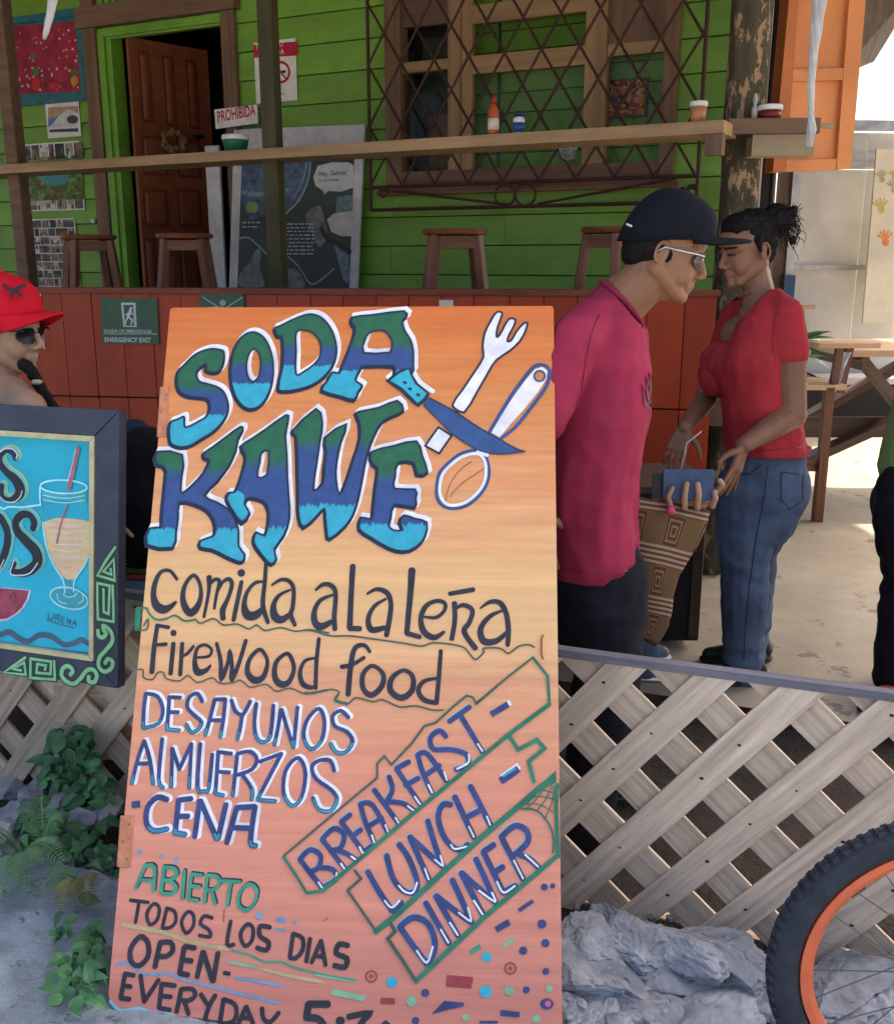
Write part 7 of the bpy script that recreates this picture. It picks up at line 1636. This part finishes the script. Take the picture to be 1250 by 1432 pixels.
for s_ in (-1, 1): mb.ell(W(1034, 525) + fwb * .030 + sdb * .058 * s_, (.080, .072, .080), None, 20, 14)
cap_(mb, W(1034, 505) + fwb * .045 + sdb * .05, W(1034, 505) + fwb * .045 - sdb * .05, .066, .066)
chain(mb, [(W(1080, 436, -.05), .050), (sN, .056), (sN.lerp(eN, .33), .068)]); chain(mb, [(W(1048, 440, .06), .050), (sF, .054), (sF.lerp(eF, .3), .052)])
hw_ = W(1080, 634, -.13).z; fo2 = folds(.007, 8, 9.0)
def shd(co, n_):
    c = co + n_ * fo2(co, n_)
    # V neckline pulled down at the front
    return Vector((c.x, c.y, max(c.z, hw_ + .006 * noise.noise(c * 8))))
wsh = grow(mb, 'shirt', CO, woman, .0065, 9, shd)
# cut the V neck out of the shirt front
def proj(p):
    v = p - CAM; z = v.y * math.cos(PITCH) - v.z * math.sin(PITCH); u = v.y * math.sin(PITCH) + v.z * math.cos(PITCH); return 625 + F * v.x / z, 716 - F * u / z
def inpoly(x, y, pl):
    c = False
    for i in range(len(pl)):
        (x1, y1), (x2, y2) = pl[i - 1], pl[i]
        if (y1 > y) != (y2 > y) and x < (x2 - x1) * (y - y1) / (y2 - y1) + x1: c = not c
    return c
VN = [(1084, 390), (1078, 402), (1056, 424), (1034, 448), (1014, 472), (1004, 462), (1008, 445), (1018, 425), (1020, 395)]
bm = bmesh.new(); bm.from_mesh(wsh.data); kill = [f for f in bm.faces if (lambda c, q: inpoly(q[0], q[1], VN) and (c - W(1062, 450)).dot(sdb) < .03)(f.calc_center_median(), proj(f.calc_center_median()))]
wax = (Hw.P(-.02, 0, -.07) - nbw).normalized(); kill += [f for f in bm.faces if (f.calc_center_median() - nbw - wax * .012).dot(wax) > 0 and (f.calc_center_median() - nbw).length < .14]
bmesh.ops.delete(bm, geom=list(set(kill)), context='FACES'); bm.to_mesh(wsh.data); bm.free()
md = wsh.modifiers.new('t', 'SOLIDIFY'); md.thickness = .003; md.offset = -1
# V neck opening: skin panel edged with cloth, lying on the chest
Vt = W(1000, 478) ; 
mb = MB(); a1 = W(1075, 412, -.045); a2 = W(1030, 415, .055); vv = W(1002, 485, -.02)
def surf(p, d=fwb, r0=.004): return p
JN = clothmat('blue_denim', (.105, .145, .215), (.055, .078, .125), 5, weave=500)
mb = MB()
for dy in (-.06, .06): chain(mb, [(W(1072, 642, dy), .130), (W(1070, 690, dy), .145), (W(1062, 720, dy), .130)])
mb.ell(W(1092, 684, -.03), (.100, .12, .125)); 
legs(mb, hW, kW, [a - Vector((0, 0, .045)) for a in aW], .122, .084, .066)
fj = folds(.006, 9, 14.0, (0, 0, 1))
def jd(c, n_): return fj(c, n_) + (.003 * math.sin(c.z * 70 + 5 * noise.noise(c * 5)) * max(0, 1 - abs(c.z - .42) * 5)) + (.003 * math.sin(c.z * 90) * max(0, 1 - abs(c.z - .12) * 8))
wj = grow(mb, 'jeans', JN, woman, .0075, 3, jd)
for a, t in zip(aW, ((-.25, -.06), (-.24, -.02))): shoe('shoe', Vector((a.x + .05, a.y, 0)), Vector((a.x + .05 + t[0], a.y + t[1], 0)), M['black'], woman, sole=M['dark'])
# hair and bun
mb = MB(); Hw.ell(mb, (-.030, 0, .050), (.088, .081, .084)); Hw.ell(mb, (-.055, 0, .000), (.058, .070, .065)); Hw.ell(mb, (.020, 0, .085), (.060, .062, .045))
bun = W(1088, 306, .0); cap_(mb, Hw.P(-.06, 0, .07), bun, .05, .05); mb.ell(bun, (.058, .055, .052))
rr = random.Random(3)
for i in range(26):
    p = bun + Vector((rr.gauss(0, .020), rr.gauss(0, .02), rr.gauss(0, .020))); mb.ell(p, (rr.uniform(.012, .022),) * 3, None, 8, 6)
for y in (-1, 1): Hw.cap(mb, (.005, .074 * y, .035), (.000, .076 * y, -.002), .014, .006)
grow(mb, 'hair', HAIR, woman, .005, 2, lambda c, n_: .005 * noise.noise(Vector((c.x * 60, c.y * 60, c.z * 60))) + .003 * noise.noise(c * 150))
mb = MB()
for i in range(90):
    a = rr.uniform(0, 6.28); p = bun + Vector((rr.uniform(-.03, .06), rr.uniform(-.05, .05), rr.uniform(-.04, .05))); pts = []
    L_ = rr.uniform(.02, .06); d = Vector((rr.uniform(-.2, 1), rr.uniform(-.6, .6), rr.uniform(-1, .3)))
    for j in range(13): t = j / 12; pts.append(p + d * L_ * t + Vector((math.cos(a + t * 13), math.sin(a + t * 13), math.cos(a * 2 + t * 11))) * .007 - Vector((0, 0, .05 * t * t)))
    mb.tube(pts, [.0013] * 12 + [.0004], 4)
for i in range(16):
    p = Hw.P(.055 + rr.uniform(-.02, .02), -.055 + rr.uniform(-.01, .01), .06); mb.tube([p, p + Vector((rr.uniform(-.02, .02), -.01, -.02)), Hw.P(.02, -.082, .0) + Vector((rr.uniform(-.02, .02), 0, rr.uniform(-.03, .01)))], .0010, 4)
mb.build('loose_curls', HAIR, woman)['kind'] = 'stuff'
# eyes, brows, lips
DK = flat('dark_eye', (.02, .012, .01), .2); LP_ = flat('lip_brown', (.22, .07, .055), .4)
for y in (-1, 1):
    mb = MB(); Hw.cap(mb, (.0905, .021 * y, .004), (.078, .042 * y, .003), .0035, .0028); mb.build('eyelid_line', DK, woman, smooth=True)
    mb = MB(); Hw.cap(mb, (.094, .014 * y, .026), (.074, .048 * y, .026), .0036, .0026); mb.build('eyebrow', HAIR, woman, smooth=True)
mb = MB(); Hw.cap(mb, (.0975, -.012, -.0635), (.0975, .012, -.0635), .0030, .0030); mb.build('lip_line', LP_, woman, smooth=True)
MB().tube([Hw.P(-.03, -.058, -.10), Hw.P(.03, -.05, -.135), Hw.P(.052, 0, -.15), Hw.P(.03, .05, -.135)], .0014, 6).build('necklace', flat('gold', (.5, .35, .12), .3, metal=.8), woman)
# small twig she holds
mb = MB(); tp = [at(x, y, YF - .18) for x, y in ((952, 655), (958, 632), (960, 620), (970, 612), (981, 603))]; mb.tube(tp, .0022, 6)
tag(mb.build('twisted_paper', M['paper'], None, smooth=True), 'thin twisted white paper strip held in front of the woman', 'paper strip')

# ---- shorter person hidden behind the man, holding a phone, bag on the hip
YS = 3.05
kid = thing('person', 'person mostly hidden behind the raspberry shirt man, one hand gripping a blue phone', 'person', (at(850, 900, 3.2).x, 3.2, 0))
mb = MB(); Hk = Head(at(846, 520, 3.1), Vector((1, -.1, -.25)), k=.9); nk = at(842, 590, 3.1); Hk.skin(mb, nk)
pk = at(848, 760, 3.15); cap_(mb, nk, pk, .08, .10); wk = at(905, 712, 2.92); ek = at(850, 700, 3.0); chain(mb, [(nk + Vector((0, -.1, -.03)), .045), (ek, .036), (at(895, 712, 2.9), .026)])
# hand under and round the phone: palm behind, four fingers wrapping up over its front
pz = lambda px, py, dy=0: at(px, py, 2.80 + dy)
cap_(mb, at(895, 712, 2.9), pz(930, 706, .03), .026, .022)
for px_, py_ in ((935, 702), (952, 702), (972, 702), (988, 700)): cap_(mb, pz(926, 706, .035), pz(px_, py_, .03), .018, .015)
for (x0, y0, x1, y1, x2, y2, r_) in ((938, 710, 934, 695, 940, 683, .0085), (957, 710, 957, 692, 960, 677, .0098), (975, 710, 977, 692, 975, 677, .0100), (996, 708, 1000, 697, 999, 688, .0095)):
    chain(mb, [(pz(x0, y0, .02), r_ * 1.05), (pz(x0, y0 - 1, -.018), r_), (pz(x1, y1, -.026), r_), (pz(x2, y2, -.022), r_ * .9)])
chain(mb, [(pz(985, 706, .02), .011), (pz(1002, 686, .02), .010), (pz(1010, 678, .01), .0095), (pz(1006, 672, .005), .0085)])
hk = [pk + Vector((0, -.07, -.02)), pk + Vector((.02, .07, -.02))]; kk = [Vector((pk.x + .08, 3.2, .42)), Vector((pk.x + .10, 3.42, .42))]; ak = [Vector((at(896, 880, 3.55).x, 3.45, .08)), Vector((at(905, 880, 3.65).x - .1, 3.65, .08))]
legs(mb, hk, kk, ak, .08, .052, .038); grow(mb, 'body', SK3, kid, .0038, 2)
mb = MB(); legs(mb, hk, kk, [a - Vector((0, 0, .03)) for a in ak], .095, .072, .058); cap_(mb, pk + Vector((0, 0, .05)), pk, .115, .12); grow(mb, 'jeans', JN, kid, .009, 3, folds(.005, 8, 3.0))
mb = MB(); chain(mb, [(nk, .07), (nk.lerp(pk, .4), .11), (pk + Vector((0, 0, .06)), .12)]); grow(mb, 'shirt', clothmat('dim_brown_shirt', (.09, .05, .035), (.06, .035, .025)), kid, .01, 3)
mb = MB(); Hk.ell(mb, (-.03, 0, .045), (.086, .08, .085)); grow(mb, 'hair', HAIR, kid, .007, 2)
for a in ak: shoe('shoe', Vector((a.x - .05, a.y, 0)), Vector((a.x + .19, a.y - .03, 0)), flat('grey_sneaker', (.2, .2, .21)), kid, sole=M['paper'])
PHF = Fr(pz(958, 678, -.004), (1, -.03, 0), (0, .12, 1)); a0, b1 = PHF.loc(927, 656); a1, b0 = PHF.loc(997, 700)
phone = thing('phone', 'phone in a blue case held sideways by a hand behind the man', 'phone', PHF.P((a0 + a1) / 2, b0))
MB().box(a0, a1, b0, b1, -.008, .002).build('case', flat('phone_blue_case', (.045, .085, .16), .6), phone, PHF.M, bevel=.003); MB().box(a0 - .028, a0 + .02, b0 + .003, b1 - .012, -.013, -.009).build('flap', M['black'], phone, PHF.M)
tag(MB().ell(at(938, 714, 2.77), (.013, .010, .013), None, 14, 10).build('bead_charm', flat('pink_bead', (.55, .05, .12), .25), None, smooth=True), 'small bright pink bead hanging below the gripping hand', 'bead')
# woven bag
def bag():
    Yb = 2.86; t = thing('woven_bag', 'brown woven shoulder bag with striped and spiral square bands behind the man', 'bag', at(905, 885, Yb))
    L_ = [(700, 885, 985), (720, 884, 980), (745, 884, 968), (765, 886, 955), (790, 890, 940), (815, 893, 934), (840, 894, 934), (862, 895, 930), (880, 897, 920), (888, 900, 912)]
    m, nt, b = nodes('woven_bands', .9, .1); a = N(nt, 'ShaderNodeUVMap'); s2 = N(nt, 'ShaderNodeSeparateXYZ'); nt.links.new(a.outputs[0], s2.inputs[0])
    def math_(op, x, y=None, v=None):
        n_ = N(nt, 'ShaderNodeMath', operation=op); nt.links.new(x, n_.inputs[0])
        if y is not None: nt.links.new(y, n_.inputs[1])
        elif v is not None: n_.inputs[1].default_value = v
        return n_.outputs[0]
    fr = math_('FRACT', math_('MULTIPLY', s2.outputs['Y'], v=3.0)); stripe = math_('GREATER_THAN', fr, v=.62); lines = math_('GREATER_THAN', math_('FRACT', math_('MULTIPLY', s2.outputs['Y'], v=30.0)), v=.5)
    bx = math_('FRACT', math_('MULTIPLY', s2.outputs['X'], v=2.6)); chk = math_('GREATER_THAN', bx, v=.5)
    dx_ = math_('ABSOLUTE', math_('SUBTRACT', math_('FRACT', math_('MULTIPLY', s2.outputs['X'], v=5.2)), v=.5)); dy_ = math_('ABSOLUTE', math_('SUBTRACT', math_('DIVIDE', fr, v=.62), v=.5)); sqd = math_('MAXIMUM', dx_, dy_); sp_ = math_('GREATER_THAN', math_('FRACT', math_('MULTIPLY', sqd, v=5.5)), v=.62)
    mx = lambda f_, A_, B__: (lambda n_: (nt.links.new(f_, n_.inputs['Factor']), [nt.links.new(q, n_.inputs[k]) if not isinstance(q, tuple) else setattr(n_.inputs[k], 'default_value', (*q, 1)) for k, q in (('A', A_), ('B', B__))], n_.outputs['Result'])[2])(N(nt, 'ShaderNodeMix', data_type='RGBA'))
    base = mx(chk, (.15, .095, .045), (.11, .045, .025)); base = mx(math_('MULTIPLY', sp_, y=math_('SUBTRACT', chk, v=0) ), base, (.24, .165, .09)); band = mx(lines, (.12, .055, .035), (.36, .27, .18)); nt.links.new(mx(stripe, base, band), b.inputs['Base Color'])
    tc = N(nt, 'ShaderNodeTexCoord'); wv = N(nt, 'ShaderNodeTexNoise', i_Scale=300.0); nt.links.new(tc.outputs['Object'], wv.inputs['Vector']); bp = N(nt, 'ShaderNodeBump', i_Strength=.5, i_Distance=.002); nt.links.new(wv.outputs[0], bp.inputs['Height']); nt.links.new(bp.outputs[0], b.inputs['Normal'])
    vs = []; fs = []; uv = []; n = 14
    for j, (py, x0, x1) in enumerate(L_):
        t_ = (py - 690) / 200
        for i in range(n + 1):
            u = i / n; x = x0 - 25 + (x1 - x0 + 25) * u; bul = .045 * math.sin(math.pi * u) * math.sin(math.pi * min(1, t_ + .15)); vs.append(at(x, py + (u - .5) * 22, Yb - bul + .004 * noise.noise(Vector((x * .05, py * .05, 0))))); uv.append((u, 1 - t_))
    for j in range(len(L_) - 1):
        for i in range(n): k = j * (n + 1) + i; fs.append((k, k + n + 1, k + n + 2, k + 1))
    o = link('bag_body', mesh(vs, fs, uv), m, t, None, True); md = o.modifiers.new('t', 'SOLIDIFY'); md.thickness = .03; md.offset = 1
    MB().tube([at(975, 705, Yb), at(968, 730, Yb), at(958, 765, Yb), at(962, 745, Yb - .02)], .007, 8).build('fringe', flat('pale_blue_fringe', (.3, .36, .5)), t, smooth=True)
    MB().tube([at(890, 705, Yb), at(884, 620, Yb + .05), at(868, 520, Yb + .1)], .012, 8).build('strap', clothmat('bag_strap', (.12, .06, .035), (.07, .04, .025)), t, smooth=True)
bag()

# ---- person at the right edge
YR = 3.30
rp_ = thing('person', 'person in black leggings and green top cut by the right picture edge', 'person', (at(1255, 950, YR).x, YR, 0))
Rr = lambda px, py, dy=0: at(px - 4, py, YR + dy)
mb = MB(); Hr = Head(Rr(1325, 330), Vector((1, .1, -.05)), k=.95); nr_ = Rr(1318, 400); Hr.skin(mb, nr_, True); hr = Rr(1288, 700)
cap_(mb, nr_, Rr(1305, 560), .06, .105); cap_(mb, Rr(1305, 560), hr, .105, .13)
hR = [Rr(1275, 720, -.08), Rr(1300, 720, .09)]; kR = [Vector((Rr(1270, 830, -.07).x, YR - .08, .47)), Vector((Rr(1300, 830).x, YR + .1, .47))]; aR = [Vector((Rr(1240, 940).x, YR - .06, .08)), Vector((Rr(1300, 940).x, YR + .14, .08))]
legs(mb, hR, kR, aR, .09, .05, .036)
for s_ in (-1, 1): a = nr_ + Vector((.04, .15 * s_, -.07)); e = a + Vector((.10, .04 * s_, -.28)); chain(mb, [(nr_, .045), (a, .045), (e, .038), (e + Vector((.2, 0, -.10)), .026)]); hand(mb, e + Vector((.2, 0, -.10)), (1, 0, -.2), (0, 0, 1), .93)
grow(mb, 'body', SK3, rp_, .0055, 2)
mb = MB(); cap_(mb, Rr(1308, 660, 0), Rr(1290, 700, 0), .135, .15); 
for dy in (-.05, .05): chain(mb, [(Rr(1288, 690, dy), .135), (Rr(1282, 730, dy), .13)])
mb.ell(Rr(1268, 705, 0), (.10, .13, .12)); legs(mb, hR, kR, [a - Vector((0, 0, -.02)) for a in aR], .115, .078, .062)
fr3 = folds(.006, 9, 21.0); grow(mb, 'leggings', clothmat('black_leggings', (.012, .012, .017), (.007, .007, .010), 6), rp_, .008, 3, lambda c, n_: fr3(c, n_) + .004 * math.sin(c.z * 80) * max(0, 1 - abs(c.z - .45) * 6))
mb = MB(); chain(mb, [(Rr(1308, 450), .10), (Rr(1306, 560), .115), (Rr(1288, 648), .128)]); grow(mb, 'green_top', clothmat('green_top_cloth', (.16, .30, .10), (.12, .22, .08)), rp_, .009, 3, folds(.005, 8, 2.2))
mb = MB(); Hr.ell(mb, (-.03, 0, .045), (.09, .083, .09)); cap_(mb, Hr.P(-.08, 0, 0), Hr.P(-.09, 0, -.18), .05, .03); grow(mb, 'hair', HAIR, rp_, .007, 2)
for a in aR: shoe('shoe', Vector((a.x + .05, a.y - .02, 0)), Vector((a.x - .14, a.y - .10, 0)), flat('orange_shoe', (.40, .10, .05)), rp_)

# ---- seated person with red cap at the left edge
YL2 = 2.95
lp_ = thing('person', 'person in a bright red cap and sunglasses with a dark braid, behind the drinks board', 'person', (at(10, 900, YL2).x, YL2, 0))
Lq = lambda px, py, dy=0: at(px, py, YL2 + dy)
Hl = Head(Lq(8, 462), Vector((1, -.22, -.10)), k=1.06); nl_ = Lq(2, 545); mb = MB(); Hl.skin(mb, nl_, True)
ch = Lq(5, 640, .0); hp = Vector((nl_.x, YL2 + .05, .52)); cap_(mb, nl_, ch, .07, .11); cap_(mb, ch, hp, .11, .13)
s1, s2 = Lq(38, 572, -.13), Lq(-45, 575, .16); chain(mb, [(nl_ + Vector((.0, 0, .01)), .055), (s1, .056), (Lq(50, 660, -.16), .042), (Lq(110, 720, -.12), .028)]); chain(mb, [(nl_, .055), (s2, .055), (Lq(-60, 680, .18), .042), (Lq(0, 730, .1), .028)])
hand(mb, Lq(110, 720, -.12), (1, 0, -.2), (0, 0, -1), .95); hand(mb, Lq(0, 730, .1), (1, 0, -.2), (0, 0, -1), .95)
hl = [hp + Vector((0, -.09, 0)), hp + Vector((0, .09, 0))]; kl = [hp + Vector((.42, -.10, 0)), hp + Vector((.42, .10, 0))]; al = [Vector((k.x + .02, k.y, .09)) for k in kl]
legs(mb, hl, kl, al, .085, .055, .04); grow(mb, 'body', SK3, lp_, .0038, 6)
mb = MB(); legs(mb, hl, kl, al, .10, .07, .055); cap_(mb, hp + Vector((0, 0, .05)), hp, .13, .14); grow(mb, 'trousers', JN, lp_, .009, 3)
mb = MB(); chain(mb, [(Lq(2, 625), .118), (ch, .125), (hp + Vector((0, 0, .08)), .14)]); grow(mb, 'tank_top', clothmat('red_tank', (.30, .03, .03), (.22, .02, .02)), lp_, .009, 3)
for a in al: shoe('shoe', Vector((a.x - .05, a.y, 0)), Vector((a.x + .17, a.y, 0)), M['black'], lp_)
mb = MB(); Hl.ell(mb, (-.028, 0, .020), (.090, .081, .078)); Hl.ell(mb, (-.055, 0, -.02), (.055, .065, .055))
for y in (-1, 1): Hl.cap(mb, (.022, .068 * y, .02), (.012, .072 * y, -.02), .010, .005)
grow(mb, 'hair', HAIR, lp_, .006, 2)
mb = MB(); bp_ = [Lq(x, y, -.10) for x, y in ((30, 509), (38, 512), (45, 521), (51, 532), (57, 544), (66, 558), (76, 574), (86, 598))]
for i in range(len(bp_) - 1):
    for q in range(3):
        p = bp_[i].lerp(bp_[i + 1], q / 3); mb.ell(p + Vector((.005 * (-1) ** q, 0, 0)), (.014, .013, .017), None, 10, 8)
grow(mb, 'braid', HAIR, lp_, .004, 2); MB().ell(Lq(52, 534, -.105), (.016, .015, .009), None, 14, 8).build('hair_tie', flat('cream_tie', (.45, .36, .24)), lp_, smooth=True)
RED = clothmat('bright_red_cap_cloth', (.68, .012, .028), (.60, .010, .022), 4); capmesh(Hl, lp_, RED, crown=(.112, .092, .100), zc=.056, brim=.072, lift=.022, droop=.058)
glasses(Hl, lp_, LENS, M['black'], z=-.002, x=.098)
# crossing dark emblem on the cap side
EF = Fr(Lq(22, 408, -.089), (1, 0, -.2), (0.05, .35, 1)); Pm = Paint(EF, .0); Pm.crop(0, 370, 5.208)
Pm.stroke('k', [(30,150),(60,175),(110,185),(150,160),(175,150)], 34, curve=True); Pm.stroke('k', [(85,235),(90,205),(108,190),(130,205),(155,228)], 30, curve=True, lift=.0006)
Pm.flush('cap_emblem', {'k': flat('emblem_black', (.05, .01, .015))}, lp_)
# stool under that person and the backpack between the boards
mb = MB(); x_ = hp.x; tt = thing('low_bench', 'dark bench under the person in the red cap', 'bench', (x_, YL2 + .05, 0)); 
beam((x_ - .35, YL2 + .05, .36), (x_ + .22, YL2 + .05, .36), .34, .04, 'seat', M['darkwood'], tt)
for sx in (-.3, .18): 
    for sy in (-.1, .2): beam((x_ + sx, YL2 + sy, 0), (x_ + sx, YL2 + sy, .338), .05, .05, 'leg', M['darkwood'], tt, up=(0, 1, 0))
bk = thing('backpack', 'navy and black backpack wedged between the two painted boards', 'backpack', at(195, 780, 2.95)); mb = MB()
chain(mb, [(at(205, 640, 2.95), .09), (at(205, 700, 2.95), .13), (at(205, 750, 2.95), .12)]); grow(mb, 'body', clothmat('black_nylon', (.008, .008, .010), (.005, .005, .006)), bk, .008, 3, folds(.006, 9, 1.0))
mb = MB(); chain(mb, [(at(188, 608, 3.02), .05), (at(190, 650, 3.02), .085), (at(188, 720, 3.02), .08)]); grow(mb, 'front_pocket', clothmat('navy_nylon', (.018, .028, .05), (.012, .018, .034)), bk, .008, 3, folds(.006, 9, 4.0))
fb = thing('folded_blanket', 'striped folded blanket under the backpack between the boards', 'blanket', at(195, 820, 2.95))
for i, (y_, c) in enumerate(((775, (.16, .17, .22)), (787, (.10, .11, .04)), (796, (.30, .05, .03)), (806, (.30, .27, .26)), (816, (.10, .08, .08)))):
    p = at(190, y_, 2.9); mb = MB().box(p.x - .2, p.x + .2, 2.85, 3.1, p.z - .022, p.z - .001); mb.build('fold', clothmat('blanket_%d' % i, c, tuple(q * .7 for q in c)), fb, bevel=.006)
p = at(190, 822, 2.9); tag(MB().box(p.x - .25, p.x + .25, 2.82, 3.15, .0, p.z - .02).build('wooden_crate', M['greywood'], None), 'low grey wooden crate under the striped blanket', 'crate')

# ---- sewn details that follow the cloth surface
from mathutils.bvhtree import BVHTree
def castpts(o, pts, out=.0015):
    bv_ = BVHTree.FromPolygons([v.co.copy() for v in o.data.vertices], [tuple(p.vertices) for p in o.data.polygons]); res = []
    for x, y in pts:
        hit = bv_.ray_cast(CAM, ray(x, y).normalized())
        if hit[0] is not None: res.append(hit[0] + hit[1].normalized() * out * (1 if hit[1].dot(ray(x, y)) < 0 else -1))
    return res
def dense(pts, n=6): return [(a[0] + (b[0] - a[0]) * t / n, a[1] + (b[1] - a[1]) * t / n) for a, b in zip(pts[:-1], pts[1:]) for t in range(n)] + [pts[-1]]
def seam(o, pts, r_, m, name, parent):
    q = castpts(o, dense(pts))
    if len(q) > 2: MB().tube(q, r_, 6).build(name, m, parent, smooth=True)
SEAM = flat('dark_denim_seam', (.03, .04, .07)); THR = flat('shirt_seam', (.20, .015, .04)); COS = flat('coral_seam', (.26, .018, .024)); LEAFP = flat('dark_leaf_print', (.02, .05, .05))
seam(wj, [(1074, 652), (1068, 700), (1056, 760), (1048, 820), (1042, 880), (1040, 925)], .0016, SEAM, 'side_seam', woman)
seam(wj, [(1016, 652), (1030, 664), (1050, 662), (1064, 650)], .0016, SEAM, 'pocket_seam', woman)
seam(wj, [(1092, 660), (1122, 664), (1122, 700), (1104, 712), (1092, 698), (1092, 660)], .0016, SEAM, 'pocket_seam', woman)
seam(wsh, [(1012, 632), (1050, 632), (1090, 628), (1120, 626)], .0014, COS, 'hem_seam', woman)
seam(wsh, [(1090, 425), (1083, 450), (1080, 480), (1084, 505)], .0014, COS, 'sleeve_seam', woman)
seam(msh, [(786, 796), (820, 800), (850, 802), (880, 798)], .0014, THR, 'hem_seam', man)
seam(msh, [(838, 440), (826, 470), (818, 510), (812, 548)], .0015, THR, 'sleeve_seam', man)
for lp in (((902, 525), (908, 548), (912, 572), (904, 560)), ((906, 520), (911, 535), (913, 552), (908, 545)), ((896, 536), (903, 552), (909, 575), (900, 565))):
    q = castpts(msh, dense(list(lp) + [lp[0]], 4)[:-1], .002)
    if len(q) > 5:
        c_ = sum(q, Vector()) / len(q); MB().add(q + [c_], [(i, (i + 1) % len(q), len(q)) for i in range(len(q))]).build('shirt_print', LEAFP, man)
